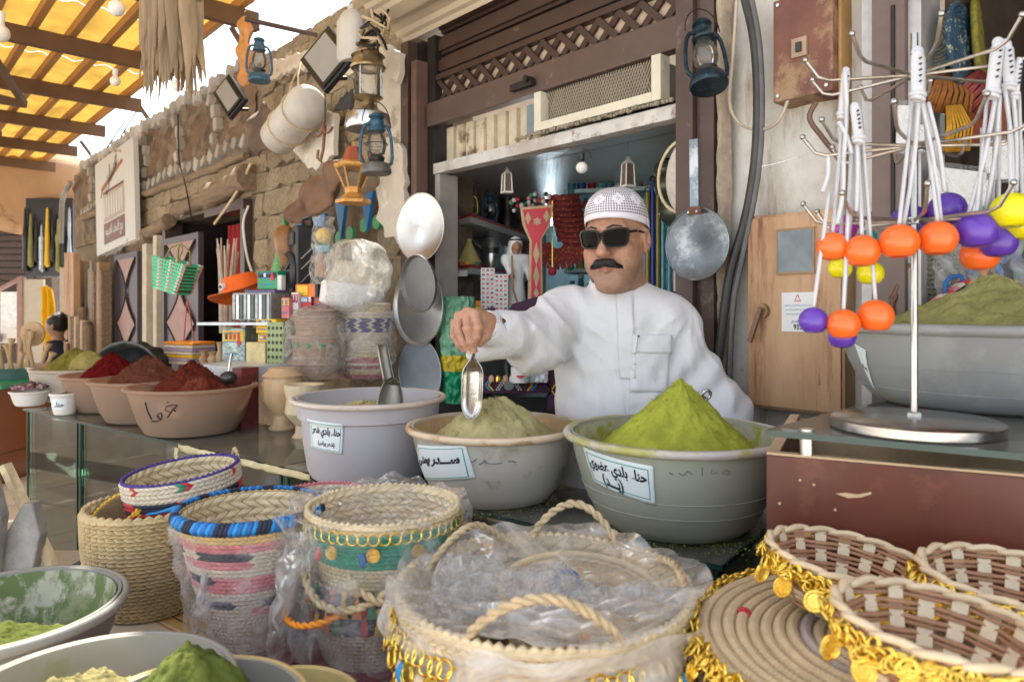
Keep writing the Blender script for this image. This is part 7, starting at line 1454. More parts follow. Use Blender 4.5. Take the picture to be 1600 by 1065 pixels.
def filmbag(t,rt,zt,rb_,zb,seed,m=M_film,n=(90,60),cx=0,cy=0,amp=.012,name='plastic_bag',sy=1.,top=0):
    r=random.Random(seed); ph=[r.uniform(0,7) for _ in range(8)]
    def f(a,b):
        th=2*PI*a; r0=rb_+(rt-rb_)*b; fo=amp*(math.sin(th*6+ph[0]+2.5*math.sin(b*4+ph[1]))+.6*math.sin(th*13+ph[2]+3*math.sin(b*6))+.5*math.sin(b*22+ph[3]+3*math.sin(th*2))*.7)
        fo+=amp*.5*abs(math.sin(th*9+b*7+ph[4])); rr=r0+fo; return (cx+rr*math.cos(th),cy+rr*math.sin(th)*sy,zb+(zt-zb)*b+top*math.sin(th*3+ph[5])*b)
    return MB().grid(f,*n).build(name,m,t,smooth=180)
filmbag(t,.120,.215,.098,.0,11,amp=.006)
t2=thing('plastic_bag','loose clear bag edge hanging from the blue rimmed basket','plastic bag',Mx(P(318,815,1.17),0)); MB().grid(lambda a,b:(-.012+.05*a*(1-.2*b)+.004*nz(b*14,a*4),.02*math.sin(a*5+b*6),-.235*b),14,40).build('film_fold',M_filmm,t2,smooth=180)
t,rd=basket('pink and cream rimmed basket peeking out behind the blue rimmed one',505,1.42,1.065,.082,.12,.06,mats=[M_cream,M_pink],rows=7,cols=50,mi=lambda i,j:1 if i>=5 and (j//3)%2 else 0,rimr=.006,rimm=M_pink)
# 4 wrapped two-basket stack
M_gb=mat('green_felt_band',(.02,.30,.20),.8,0,.2,30,.4,150)
def coin(par,M,r=.011,m=M_cord):
    k=MB(); k.lathe([(.0001,.0008),(r*.62,.0008),(r*.66,.0014),(r*.7,.0008),(r*.9,.0008),(r*.96,.0016),(r,.0006),(r,-.0006),(.0001,-.0006)],20)
    for i in range(5): k.box(-r*.4+.0*i,r*(.4-.1*(i%2)),r*(-.4+.18*i),r*(-.34+.18*i),.0008,.0014)
    for i in range(14): a=2*PI*i/14; k.sphere((r*.82*math.cos(a),r*.82*math.sin(a),.0009),r*.06,5,3)
    return k
CM1=coin(None,None).mesh('coin',M_cord,30); CM2=coin(None,None,.015).mesh('coin',M_goldt,30)
def hang(par,me,p,out,drop=.012,sc=1,roll=0):
    """coin hanging below point p, facing outwards"""
    out=Vector(out).normalized(); q=Vector((0,0,1)).rotation_difference(out).to_matrix().to_4x4()
    c=part(me,'coin',par,Matrix.Translation(Vector(p)+Vector((0,0,-drop))+out*.003)@q@Matrix.Rotation(roll,4,'Z')@Matrix.Scale(sc,4)); return c
t,rd=basket('lower basket of the wrapped pair, with red green and yellow yarn tassels',585,1.22,.985,.105,.135,.085,mats=[mat('grey_straw',(.42,.36,.27),.75,0,.2,30,.3,200),M_navy,M_red],rows=10,cols=60,mi=lambda i,j:0 if i<5 else 1,rimr=.005,group='wrapped basket pair')
for k in range(30):
    a=-PI*.98+k*PI*.96/29; m=[M_red,M_green,M_yel,M_navy,M_orange][k%5]; rr=.107; zz_=.135-.028*(k%2)
    mb=MB(); mb.sphere((rr*math.cos(a),rr*math.sin(a),zz_),.0055,8,6)
    for j in range(7): mb.tube([(rr*math.cos(a),rr*math.sin(a),zz_),((rr+.004)*math.cos(a+.012*(j-3)),(rr+.004)*math.sin(a+.012*(j-3)),zz_-.02),((rr+.005)*math.cos(a+.022*(j-3)),(rr+.005)*math.sin(a+.022*(j-3)),zz_-.036)],.0017,4)
    mb.build('yarn_tassel',m,t,smooth=180)
t,rd=basket('upper basket of the wrapped pair, with green band, gold coins and braided handles',600,1.22,1.098,.132,.115,.105,mats=[M_strawl,M_gb],rows=8,cols=70,mi=lambda i,j:1 if 3<=i<=6 else 0,rimr=.006,group='wrapped basket pair',belly=.0)
for k in range(26):
    a=-PI+k*PI/25; MB().torus((.134*math.cos(a),.134*math.sin(a),.098),.009,.0016,14,5,(math.cos(a),math.sin(a),.2)).build('gold_loop',M_goldt,t)
    if k%4==1: hang(t,CM1,(.136*math.cos(a),.136*math.sin(a),.09),(math.cos(a),math.sin(a),0),.014)
    if k%5==2: MB().sphere((.134*math.cos(a),.134*math.sin(a),.066),.006,8,6,(1,1,2)).build('tassel_bead',M_red if k%2 else M_blue,t)
handle(t,-1.9,.136,.06,-.055,.0065,w=.75,lean=.012); handle(t,-1.2,.136,.055,-.04,.0065,w=.6,lean=.016); handle(t,-2.5,.136,.0,-.03,.0055,m=M_orange,w=.65,lean=.03)
tw=thing('plastic_wrap','clear crinkled plastic bag around the wrapped basket pair','plastic bag',Matrix.Translation(Vector(((588-800)*1.22/F,1.22,ZT+.002))))
filmbag(tw,.150,.25,.128,.0,5,amp=.012,n=(120,80))
def crumple(r,rin,z0,seed,dish=.03,amp=.012,rag=.15):
    q=random.Random(seed); ph=[q.uniform(0,7) for _ in range(8)]
    def f(a,b):
        th=2*PI*a; rr=rin+(r-rin)*b; rr*=1+rag*.35*math.sin(th*5+ph[6])*b
        x,y=rr*math.cos(th),rr*math.sin(th); z=z0-dish*(1-b*b)
        z+=amp*(nz(x*30+ph[0],y*26+ph[1])+.35*nz(x*60+ph[2],y*55+ph[3])+.5*math.sin(th*17+ph[4]+6*b)*b)
        return (x,y,z)
    return f
MB().grid(crumple(.152,.01,.258,4,.05,.008),110,30).build('gathered_top',M_film,tw,smooth=180)
t3=thing('plastic_bag','loose milky skirt of film left of the wrapped basket pair','plastic bag',P(455,850,1.14)); MB().grid(lambda a,b:(-.035+.075*a+.01*nz(b*9,a*5),.03*math.sin(a*6+b*5),.03-.24*b+.01*math.sin(a*9)),24,50).build('film_skirt',M_filmm,t3,smooth=180)
# 5 big wrapped basket
t,rd=basket('big wide straw basket with rope handles and gold coin trim, wrapped in clear plastic',850,1.02,1.040,.212,.186,.165,mats=[M_strawl,M_cream],rows=10,cols=92,rimr=.008,belly=.03,lift=.003,mi=lambda i,j:0)
H=.186
for k in range(44):
    a=-PI+k*PI/43; 
    for rr,zz_,r_ in ((.219,.150,.011),(.214,.098,.010)):
        MB().torus((rr*math.cos(a),rr*math.sin(a),zz_+.003*math.sin(k*2.1)),r_,.0017,14,5,(math.cos(a),math.sin(a),.5)).build('gold_loop',M_goldt,t)
    if k%3==0: hang(t,CM2,(.222*math.cos(a),.222*math.sin(a),.145),(math.cos(a),math.sin(a),.25),.018,roll=k)
    if k%4==1: hang(t,CM1,(.218*math.cos(a),.218*math.sin(a),.095),(math.cos(a),math.sin(a),.25),.016,roll=k)
MB().torus((0,0,.122),.216,.009,60,8).build('twisted_band',M_strawl,t,smooth=180); MB().grid(lambda a,b:((.2135-.004*b)*math.cos(-PI*a),(.2135-.004*b)*math.sin(-PI*a),.02+.05*b),50,3).build('plum_fabric_band',M_purp,t,smooth=180)
for a in (-2.55,-.75): MB().torus((.217*math.cos(a),.217*math.sin(a),.122),.0125,.004,16,6,(-math.sin(a),math.cos(a),0)).build('blue_tie',M_lbl,t)
handle(t,-1.62,.205,H,.075,.0068,w=.52,lean=.0); handle(t,1.25,.20,H,.075,.0068,w=.42); handle(t,2.35,.19,H,.06,.006,w=.5,lean=-.03); handle(t,.1,.205,H,.03,.006,w=.5,lean=-.01)
n_=thing('inner_basket','second shallow straw basket nested inside the big wrapped one','basket',Matrix.Translation(Vector(((905-800)*1.06/F,1.06,.93)))@Euler((.12,.05,0)).to_matrix().to_4x4())
mb=MB(); braidband(mb,.10,.125,0,.085,60,5,lambda i,j:0,.003); braidband(mb,.112,.119,.04,.085,40,2,lambda i,j:0,-.003); mb.build('woven_wall',[M_strawl],n_,kind='stuff'); MB().lathe([(.001,.01),(.098,.01),(.117,.083)],40).build('inner_core',M_straw,n_,smooth=50); MB().torus((0,0,.086),.122,.006,48,6).build('rim',M_strawl,n_,smooth=180)
MB().torus((-.02,.035,.08),.018,.0045,24,6,(.2,-.8,.5)).build('blue_ring',M_blue,n_); MB().box(-.085,-.055,.03,.05,.04,.075).build('orange_tag',M_orange,n_); MB().cyl((-.01,-.135,.075),(-.01,-.135,.10),.006,8).build('orange_tie',M_orange,n_)
for i,(x,m) in enumerate(((-.06,M_red),(-.035,M_blue),(-.012,M_blue),(.02,M_red),(.03,M_teal))): MB().tube([(x,-.152+.02*x,.058),(x+.022,-.153,.058)],.0035,6).build('yarn_segment',m,n_)
tw=thing('plastic_wrap','crumpled clear plastic sheet drawn over and around the big wide basket','plastic bag',Matrix.Translation(Vector(((850-800)*1.02/F,1.02,ZT+.002))))
M_film2=film('glossy_film',.30,(.92,.92,.92),5,.30)
filmbag(tw,.222,.19,.205,.0,15,M_film2,amp=.008,n=(140,60)); 
def ctop(a,b):
    x,y,z=crumple(.228,.006,.205,31,.045,.005)(a,b); th=math.atan2(y,x-.02); rr=math.hypot(x-.02,y); z+=.006*(abs(math.sin(9*th+2.5*math.sin(2*th)+rr*6))**.5-.5)*min(1,rr/.08); g=math.exp(-((x+.0)**2/.03+(y+.06)**2/.0022)); z+=.012*g; z+=.006*math.sin(y*260+x*18+2*math.sin(x*20))*math.exp(-(y+.07)**2/.003); return (x,y,z)
MB().grid(ctop,150,50).build('stretched_top',M_film2,tw,smooth=180)
M_knot=film('bunched_film',.38,(.9,.9,.9),16,.7)
mb=MB(); sdf(mb,lambda p: smin(ell(p,(.02,-.0,.19),(.030,.028,.026)),smin(caps(p,(.02,-.01,.18),(-.12,.0,.185),.022,.045),caps(p,(.02,-.01,.18),(.18,-.05,.18),.014,.022),.02),.02)+.006*np.sin(p[...,0]*90+8*np.sin(p[...,2]*40))*np.sin(p[...,1]*110+5*np.sin(p[...,0]*30)),(-.20,-.12,.12),(.24,.09,.27),.0055); mb.build('knotted_film',M_knot,tw,smooth=180)
# green henna tubs at the lower left
M_mat2=powder('dark_moss_henna',(.085,.105,.022),(.045,.06,.013),35,.8); M_be=powder('beige_green_powder',(.24,.21,.09),(.13,.11,.04),35,1.)
M_tubw=tubm('grey_white_translucent_plastic',(.42,.41,.37),.22,stain=((.34,.36,.22),8,.58))
def tubz(label,u,v,zr,R_,H,m=M_tubw,rim=None):
    p=PZ(u,v,zr); p.z=zr-H; return tub(label,p,R_,H,[(.62,0),(.68,.03),(.78,.2),(.90,.6),(.96,1)],m,rimm=rim)+(H,)
t,rz,H=tubz('grey tub at the left edge, streaked inside with green and holding dark green henna',5,945,.985,.165,.13)
MB().lathe([(rz(z)-.0072,z*H) for z in np.linspace(.25,.98,8)],60).build('powder_smear',mat('green_smeared_lining',(.40,.39,.32),.9,0,.25,9,.5,30,stain=[((.13,.18,.07),6,.50,(1,1,.6),.04),((.26,.27,.16),10,.52),((.50,.46,.38),14,.6)]),t,smooth=180)
fill(t,rz,H,.30,.10,0,M_mat2,6,(-.02,-.05),rough=.006,sharp=.5)
t,rz,H=tubz('pale tub at the bottom left holding a beige green mound',135,1085,.975,.165,.12); fill(t,rz,H,.35,.135,0,M_be,16,(-.03,.0),rough=.006,sharp=.5)
t,rz,H=tubz('tan rimmed tub at the bottom with a rounded bright moss green mound',298,1110,.955,.135,.10,rim=mat('ochre_rim',(.46,.34,.14),.6,0,.15)); fill(t,rz,H,.5,.172,0,M_mat2,18,(-.01,.01),rough=.005,sharp=.5)
t,rz,H=tubz('ochre rimmed tub beside the moss green mound, almost empty with green dust',440,1100,.925,.10,.07,mat('ochre_plastic',(.46,.36,.15),.6,0,.2),MC['ochre_rim']); fill(t,rz,H,.6,.05,0,M_mat2,19,rough=.004,sharp=.5)
# slate slabs at left
t=thing('slate_slabs','grey stone slabs leaning together on the ground at the far left','stone slabs',Matrix.Translation(PZ(20,900,.0)+Vector((0,0,0)))); 
c=Vector(P(0,885,2.1)); t.matrix_world=Matrix.Translation(c); WM_[t.name]=t.matrix_world.copy()
for i,(x0,w,h,ry) in enumerate(((-.06,.10,.30,.12),(.03,.09,.22,.18),(-.10,.06,.18,-.1))): MB().prism([(x0,0),(x0+w,0),(x0+w*1.05,h*.6),(x0+w*.6,h),(x0+w*.3,h*.97),(x0-.01,h*.5)],.04,Matrix.Translation((0,.05*i-.05,0))@Matrix.Rotation(ry,4,'Y')@RX).build('stone_slab',mat('grey_slate',(.34,.33,.31),.7,0,.35,8,.6,40,bdist=.01,stain=((.45,.43,.40),9,.6)),t,bevel=.006)
MB().bar((.0,.02,.30),(.16,.0,.0),.03,.02).build('wood_prop',M_strawl,t); MB().box(-.35,.2,-.15,.15,-.60,-.002).build('support_block',M_frame,t)
# ------------------------------------------------------------ right side: brown box, glass shelf, ball stand, trays
BX=Matrix.Translation((.406,1.124,0))@Matrix.Rotation(-.457,4,'Z')
M_mah=mat('chipped_red_brown_veneer',(.105,.024,.012),.42,0,.3,4,.06,60,coat=.06,stretch=(1,1,.3),stain=[((.55,.36,.26),26,.735,(1,1,1),.01),((.15,.042,.022),6,.55)]); M_ply=mat('raw_board_edge',(.50,.36,.22),.75,0,.15,20,.3,90)
bx=thing('wooden_cabinet','chipped red brown wooden cabinet with open top under the glass shelf','cabinet',BX)
MB().box(0,1.1,0,.018,.70,1.205).build('front_board',M_mah,bx,bevel=.0015); MB().box(0,.018,.0185,.45,.70,1.205).build('side_board',M_mah,bx); MB().box(.0005,1.1,.0,.018,1.2055,1.209).box(.0,.018,.0185,.45,1.2055,1.209).build('edge_strip',M_ply,bx)
MB().box(.02,1.1,.44,.455,.7,1.2).build('back_board',M_ply,bx); MB().box(.019,1.1,.02,.439,1.0,1.012).build('shelf_board',M_mah,bx)
for x,z in ((.02,1.13),(.02,1.0),(.05,1.17),(.07,1.165),(.10,1.13),(.33,1.10)): MB().cyl((x,-.0012,z),(x,.001,z),.0022,8).build('nail_head',M_ply,bx)
MB().add([(.10,-.0006,1.155),(.118,-.0006,1.150),(.135,-.0006,1.153),(.15,-.0006,1.160),(.149,-.0006,1.163),(.13,-.0006,1.157),(.115,-.0006,1.158)],[(0,1,2,3,4,5,6)]).build('chipped_patch',M_ply,bx)
for i,(x,m,r,l) in enumerate(((.30,M_strawl,.05,'pale rolled cloth inside the open cabinet'),(.42,M_darkcloth,.06,'dark rounded item inside the open cabinet'),(.18,M_paper,.035,'small white crumpled item inside the cabinet'),(.52,M_silver,.045,'round tin inside the cabinet at right'))):
    t=thing('stored_item',l,'goods',BX@Matrix.Translation((x,.15+.05*(i%2),1.013))); MB().lathe([(.001,0),(r,0),(r*1.1,r),(r*.9,r*2.2),(r*.5,r*2.9),(.001,r*3)],16,fn=lambda p,a,q,z:p*(1+.06*math.sin(a*5+z*60))).build('item_body',m,t,smooth=60)
gs=thing('glass_shelf','thick clear glass shelf on steel standoffs above the wooden cabinet','shelf',Vector((.408,1.122,1.236)))
q=[(0,0),(.40,-.262),(1.0,.25),(.75,.62),(.27,.27)]
MB().prism(q,.009).build('glass_plate',M_gtop,gs); MB().bar((-.001,-.001,.0045),(.40,-.2635,.0045),.003,.0095).bar((-.002,.0,.0045),(.268,.27,.0045),.003,.0095).build('polished_edge',M_edge,gs)
for p in ((.055,-.016),(.36,-.18),(.32,.2)):
    MB().cyl((p[0],p[1],-.027),(p[0],p[1],-.0005),.0105,20).build('standoff',M_steel,gs,smooth=40); MB().cyl((p[0],p[1],.0095),(p[0],p[1],.0135),.011,20).build('standoff_cap',M_steel,gs,smooth=40)
# big grey bowl
loc=Vector(((1545-800)*1.43/F,1.43,1.246)); H=.163
M_tubq=tubm('cool_grey_translucent_plastic',(.50,.52,.52),.25,stain=[((.46,.45,.30),7,.6),((.40,.41,.42),3,.5)])
t,rz=tub('very large grey translucent tub with an olive powder mound on the glass shelf at right',loc,.292,H,[(.66,0),(.72,.05),(.80,.2),(.88,.5),(.94,.8),(.97,1)],M_tubq,lip=.016)
fill(t,rz,H,.72,.262,0,powder('olive_henna',(.27,.26,.10),(.13,.14,.03),30,.9),31,(.0,-.02),rough=.007,cone=1.15)
for z in (.22,.5): MB().torus((0,0,z*H),rz(z)+.0002,.0012,90,4).build('mould_line',M_tubq,t)
label4(t,rz,H,[(1309,546),(1354,547),(1372,614),(1331,613)],[('ســـدر',.55,.5,.75,1.0,.07)],teal=True)
inv,pt=surfmap(t,rz,H); MB().grid(lambda a,b:pt(-1.35+.35*a,.20+.28*b+.06*math.sin(a*5),.002),8,6).build('torn_label',mat('yellowed_label',(.60,.60,.44),.7),t)
# ball stand
st=thing('display_stand','chrome revolving stand with hooked arms on a round base, holding cords of coloured balls','display stand',Vector((.640,1.12,1.2455)))
M_chr=mat('dull_chrome',(.42,.41,.40),.24,1,.1,30,.04,200); M_arm=mat('worn_nickel_arm',(.46,.41,.36),.35,.9,.2,40,.1,200)
MB().lathe([(.001,0),(.120,0),(.1225,.003),(.1225,.016),(.118,.019),(.001,.021)],64).build('round_base',M_chr,st,smooth=35); MB().lathe([(.011,.021),(.011,.027),(.009,.029),(.0055,.029)],6).build('hex_nut',M_chr,st)
MB().cyl((0,0,.02),(0,0,.63),.0055,16).build('pole',M_chr,st,smooth=40)
for ti,(v,n,a0) in enumerate(((118,9,.2),(228,9,.55),(345,9,.1))):
    z=CZ-(v-480)*1.12/F-1.2455
    MB().lathe([(.0056,z-.006),(.012,z-.005),(.012,z+.005),(.0056,z+.006)],16).build('hub',M_chr,st)
    for k in range(n):
        a=a0+2*PI*k/n; L_=.165; c_,s_=math.cos(a),math.sin(a)
        MB().tube([(c_*.008,s_*.008,z),(c_*L_*.78,s_*L_*.78,z-.002),(c_*L_*.88,s_*L_*.88,z+.004),(c_*L_,s_*L_,z+.032)],.0028,6).build('hook_arm',M_arm,st,smooth=60); MB().sphere((c_*L_,s_*L_,z+.033),.0048,8,6).build('arm_tip',M_chr,st,smooth=180)
bc=dict(purple=(.10,.035,.36),orange=(.80,.13,.015),yellow=(.68,.62,.0),magenta=(.38,.02,.33),teal=(.0,.28,.22)); bm={k:mat(k+'_ball_plastic',v,.32,0,.03,4,.03,50,coat=.15) for k,v in bc.items()}
def ballcord(label,u,v,r,col,top,d,slack=0):
    p=P(u,v,d); k=d/F; t=thing('toy_ball',label,'ball on cord',p,'coloured balls on white cords'); R_=r*k
    MB().sphere((0,0,0),R_,32,20,(1.0,1.0,.97),cut=-.88).build('ball',bm[col],t,smooth=50); MB().lathe([(R_*.44,-R_*.855),(R_*.40,-R_*.84),(.001,-R_*.83)],24).build('ball_recess',bm[col],t,smooth=50)
    q=P(top[0],top[1],top[2])-p; a=Vector((0,0,R_*.9)); mid=(a+q)*.5+Vector((slack,0,0))
    MB().tube(smooth_pts([a,a.lerp(mid,.5)+Vector((slack*.4,0,0)),mid,q],4),.0030,6).build('white_cord',M_strap,t,smooth=180); return t
B=[('purple ball hanging lowest at the left',1271,501,22,'purple',(1296,300),1.08),('orange ball in the lowest row, between two others',1318,507,25,'orange',(1330,240),1.06),('orange ball at the right of the lowest row',1368,494,27,'orange',(1345,180),1.06),('purple ball half hidden under the lowest orange ones',1316,525,21,'purple',(1338,230),1.14),
 ('orange ball left in the middle row, with its cord from the left arm',1301,386,24,'orange',(1322,130),1.08),('orange ball beside the pole cluster, left of the wide pair',1347,393,27,'orange',(1338,170),1.06),('magenta ball peeking out behind the left orange pair',1318,357,20,'magenta',(1312,200),1.20),('yellow ball under the left orange ball',1313,419,18,'yellow',(1320,220),1.18),('yellow green ball under the second orange ball',1360,427,20,'yellow',(1345,220),1.16),
 ('orange ball just left of the chrome pole',1405,378,29,'orange',(1427,150),1.04),('orange ball just right of the chrome pole',1465,373,29,'orange',(1440,150),1.04),('purple ball behind and left of the pole',1421,346,27,'purple',(1430,150),1.16),('purple ball upper right of the pole pair',1480,328,28,'purple',(1442,160),1.12),
 ('large purple ball right of the orange pole pair',1526,361,30,'purple',(1545,130),1.04),('darker purple ball lower right behind the large purple one',1560,378,27,'purple',(1562,130),1.12),('orange ball under the large purple one',1531,398,28,'orange',(1535,200),1.16),('bright yellow ball at the right edge',1580,330,30,'yellow',(1575,140),1.02),('second yellow ball behind the bright one at the edge',1598,352,26,'yellow',(1592,150),1.10),('teal ball hidden behind the yellow and purple balls',1551,334,18,'teal',(1556,160),1.2),('teal ball behind the second orange ball',1356,372,14,'teal',(1342,200),1.2)]
for l,u,v,r,c,tp,d in B: ballcord(l,u,v,r,c,(tp[0],tp[1],1.07),d); 
def strap(label,u,v,h,w=11,lean=0,d=1.04):
    k=d/F; t=thing('cord_strap',label,'strap',P(u,v,d),'white ladder straps on the hooks')
    MB().grid(lambda a,b:((a-.5)*2*w*k*(1 if b>.12 else .75)+lean*k*b,-.004*math.sin(a*PI),-h*k*b),4,16).build('strap_band',M_strap,t,smooth=180,solid=.003)
    MB().sphere((0,0,-2*k),w*k*.95,12,8,(1,.35,1)).build('strap_top',M_strap,t,smooth=180)
    for i in range(5): MB().cyl(((lean*k*(i+1)/7),-.009,-h*k*(.2+.13*i)),(lean*k*(i+1)/7,-.004,-h*k*(.2+.13*i)),.0016,6).build('strap_hole',M_ink,t)
    MB().torus((lean*k,0,-h*k),w*k*.9,.004,16,6,(.1,.2,1),sq=.6).build('knot',M_strap,t,smooth=180); MB().torus((lean*k,0,-h*k-.006),w*k*.8,.0035,16,6,(.3,.1,1),sq=.6).build('knot',M_strap,t,smooth=180)
for a in (('upright ladder strap on the hook at the pole',1434,80,68,11,0,1.03),('leaning ladder strap on the right upper hook',1560,66,78,11,-10,1.03),('second ladder strap behind the leaning one',1572,68,66,10,6,1.05),('narrow ladder strap on the left middle arm',1336,165,50,8,6,1.04),('narrow strap on the left upper arm',1322,108,70,6,-6,1.06),('thin strap at the right picture edge',1592,92,55,5,-6,1.05)): strap(*a)
for i,(u0,v0,u1,v1) in enumerate(((1294,245,1285,300),(1320,110,1318,250),(1318,250,1308,350),(1334,165,1338,330),(1436,150,1412,350),(1438,150,1470,345),(1556,150,1512,340),(1562,150,1540,330),(1578,100,1588,300),(1450,160,1476,300),(1310,190,1330,240),(1570,140,1582,300))):
    t=thing('loose_cord',['white cord on the lower left arm','white cord at the left upper arm, top half','white cord at the left upper arm, lower half','white cord down from the left middle strap','white cord left of the pole','white cord right of the pole','white cord down to the large purple ball','white cord beside the large purple ball','white cord down to the yellow ball','white cord to the upper right purple ball','short white cord between left straps','white cord behind the yellow ball cord'][i],'cord',P(u1,v1,1.05),'white cords'); q=P(u0,v0,1.05)-P(u1,v1,1.05); MB().tube(smooth_pts([(0,0,0),q*.5+Vector((.004,0,0)),q],4),.0033,6).build('cord_strand',M_strap,t,smooth=180)
# coiled tray with gold trim
TC=Vector((.492,.862,1.02))
bs=thing('display_block','plum cloth covered block lifting the coiled tray','block',Matrix.Translation((TC.x+.02,TC.y,ZT))@Matrix.Rotation(-.45,4,'Z')); MB().box(-.17,.17,-.17,.17,0,.155).build('cloth_block',M_purp,bs,bevel=.01)
tr=thing('coiled_tray','large round coiled straw tray with looped gold trim and coins around its edge','tray',Matrix.Translation(TC)@Euler((.0,.0,0)).to_matrix().to_4x4())
M_coil=mat('wrapped_coil_straw',(.56,.43,.26),.6,0,.15,30,.2,150,objvar=.05); M_coilg=mat('lilac_grey_straw',(.40,.34,.30),.6,0,.15,30,.2,150)
def coil(Rc,r,n,sq=1):
    """coil wrapped with fine strands: ridged tube"""
    mb=MB(); vs=[];m=8; N_=n*2
    for i in range(N_):
        a=2*PI*i/N_; rr=r*(1.0 if i%2 else .86)
        for j in range(m):
            b=2*PI*j/m; vs.append(((Rc+rr*math.cos(b))*math.cos(a),(Rc+rr*math.cos(b))*math.sin(a),rr*math.sin(b)))
    fs=[(i*m+j,((i+1)%N_)*m+j,((i+1)%N_)*m+(j+1)%m,i*m+(j+1)%m) for i in range(N_) for j in range(m)]
    mb.add(vs,fs); return mb
K=16
for i in range(K):
    Rc=.012+i*.0158; coil(Rc,.0086,max(14,int(Rc*900))).build('coil',M_coil if i>K-7 else M_coilg if i%5==2 else M_coil,tr,smooth=25,M=Matrix.Translation((0,0,.0+.002*math.sin(i))))
MB().cyl((0,0,-.006),(0,0,.006),.01,14).build('centre_coil',M_coil,tr)
for a in (2.62,): 
    Rc=.012+12*.0158; MB().tube([(Rc*math.cos(a+s),Rc*math.sin(a+s),0) for s in (-.022,0,.022)],.0096,10).build('red_mark',M_redc,tr)
def goldtrim(t,r,z,a0,a1,step,size,seed,coins=4,drop=.016,outw=0,sq=1,me=CM2):
    q=random.Random(seed); n=int((a1-a0)*r/step); 
    for i in range(n):
        a=a0+(a1-a0)*i/n
        for j in range(2):
            rr=r+outw*j+q.uniform(-.003,.003); c=(rr*math.cos(a),rr*math.sin(a),z+q.uniform(-.004,.004)-.006*j)
            ax=Vector((math.cos(a)*q.uniform(.4,1),math.sin(a)*q.uniform(.4,1),q.uniform(-.6,1))); s=size*q.uniform(.8,1.2)
            mb=MB(); mb.torus(c,s,.0017,12,5,ax,sq=.7); mb.torus(Vector(c)+Vector((q.uniform(-.002,.002),0,.002)),s*.68,.0013,10,4,ax,sq=.8); mb.build('gold_loop',M_goldt,t,smooth=180)
        if i%coins==1: hang(t,me,((r+outw+.004)*math.cos(a),(r+outw+.004)*math.sin(a),z-.004),(math.cos(a),math.sin(a),.5),drop,q.uniform(.8,1.),q.uniform(0,6))
goldtrim(tr,.262,.006,1.35,4.55,.0085,.0095,1,7,.018,.008)
# three small cane baskets
def cane(label,c,R_,H,tilt,seed):
    q=random.Random(seed); t=thing('cane_basket',label,'basket',Matrix.Translation(c)@Euler((tilt[0],tilt[1],q.uniform(0,.4))).to_matrix().to_4x4(),'small cane baskets with gold trim'); rb=R_*.70; n=18
    rad=lambda f: rb+(R_-rb)*f**.8
    for k in range(n):
        a=2*PI*k/n; w=.0080
        def f(s,b,a=a): ff=b; r_=rad(ff); aa=a+(s-.5)*2*w/r_; return (r_*math.cos(aa),r_*math.sin(aa),H*ff)
        MB().grid(f,1,8).build('cane_stake',M_canew,t,solid=.0012)
    rows=5
    for i in range(rows):
        ff=(i+.6)/rows; r_=rad(ff)
        for j in range(2):
            pts=[]; m=n*4
            for k in range(m):
                a=2*PI*k/m; off=.0026*math.cos(n/2*a+PI*i); pts.append(((r_+off)*math.cos(a),(r_+off)*math.sin(a),H*ff+(j-.5)*.0062+q.uniform(-.0006,.0006)))
            MB().tube(pts,.0031,5,closed=True,flat=.55).build('brown_weaver',M_canebr if q.random()<.6 else mat('light_brown_weaver',(.40,.20,.11),.5,0,.2,30,.2,160),t,smooth=180)
    MB().lathe([(.001,.001),(rb,.001),(rb,.004)],30).build('basket_floor',M_canew,t)
    for k in range(16):   # wrapped rim of overlapping peeled cane
        a0=2*PI*k/16; pts=[]
        for s in np.linspace(-.15,1.25,7): a=a0+2*PI/16*s; pts.append(((R_+.003*math.cos(PI*s))*math.cos(a),(R_+.003*math.cos(PI*s))*math.sin(a),H+.001+.0025*math.sin(PI*s)))
        MB().tube(pts,[.0030,.0042,.0046,.0048,.0046,.0042,.003],6).build('rim_cane',M_cane,t,smooth=180)
    goldtrim(t,R_+.006,H-.010,PI*.98,2*PI*1.02,.0078,.0098,seed,5,.018,.004); goldtrim(t,R_+.006,H-.010,0,PI*.95,.020,.0095,seed+1,9,.016,.003)
    return t
cane('small cane basket with gold trim at the back left on the coiled tray',Vector(((1313-800)*.965/F,.965,1.035)),.1,.066,(.05,.10),3)
cane('small cane basket with gold trim at the front, cut by the bottom right corner',Vector(((1455-800)*.715/F,.715,1.052)),.096,.070,(.03,.09),4)
cane('small cane basket with gold trim at the right edge behind the front one',Vector(((1578-800)*.855/F,.855,1.045)),.099,.068,(.04,.03),5)
# blue lantern on the right door post
lantern('large worn blue hurricane lantern hanging from the right door post, seen from below',Mx(P(1108,137,1.93)+Vector((0,0,0)),.1,-.28),.25,M_dblue,guard=False)
# dim neighbouring stall at right
rs=thing('neighbour_stall','dark stall opening at the right edge with brown back wall','stall',W0)
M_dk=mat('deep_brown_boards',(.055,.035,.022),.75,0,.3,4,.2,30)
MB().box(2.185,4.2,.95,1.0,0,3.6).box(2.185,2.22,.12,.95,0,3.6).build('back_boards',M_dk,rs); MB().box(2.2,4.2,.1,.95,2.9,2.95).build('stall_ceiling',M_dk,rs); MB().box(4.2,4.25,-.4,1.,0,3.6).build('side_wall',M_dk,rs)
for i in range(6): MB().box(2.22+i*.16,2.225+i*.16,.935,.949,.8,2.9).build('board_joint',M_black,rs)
def ring_mat(label,u,v,d,r,m,rot,name='woven_mat'):
    t=thing(name,label,'woven mat',Mx(P(u,v,d),rot[2],rot[0],rot[1]),'woven mats hanging in the dark stall')
    for i in range(8): MB().torus((0,0,0),r*(i+.6)/8,r*.065,36,6,sq=1).build('coil',m,t,smooth=180)
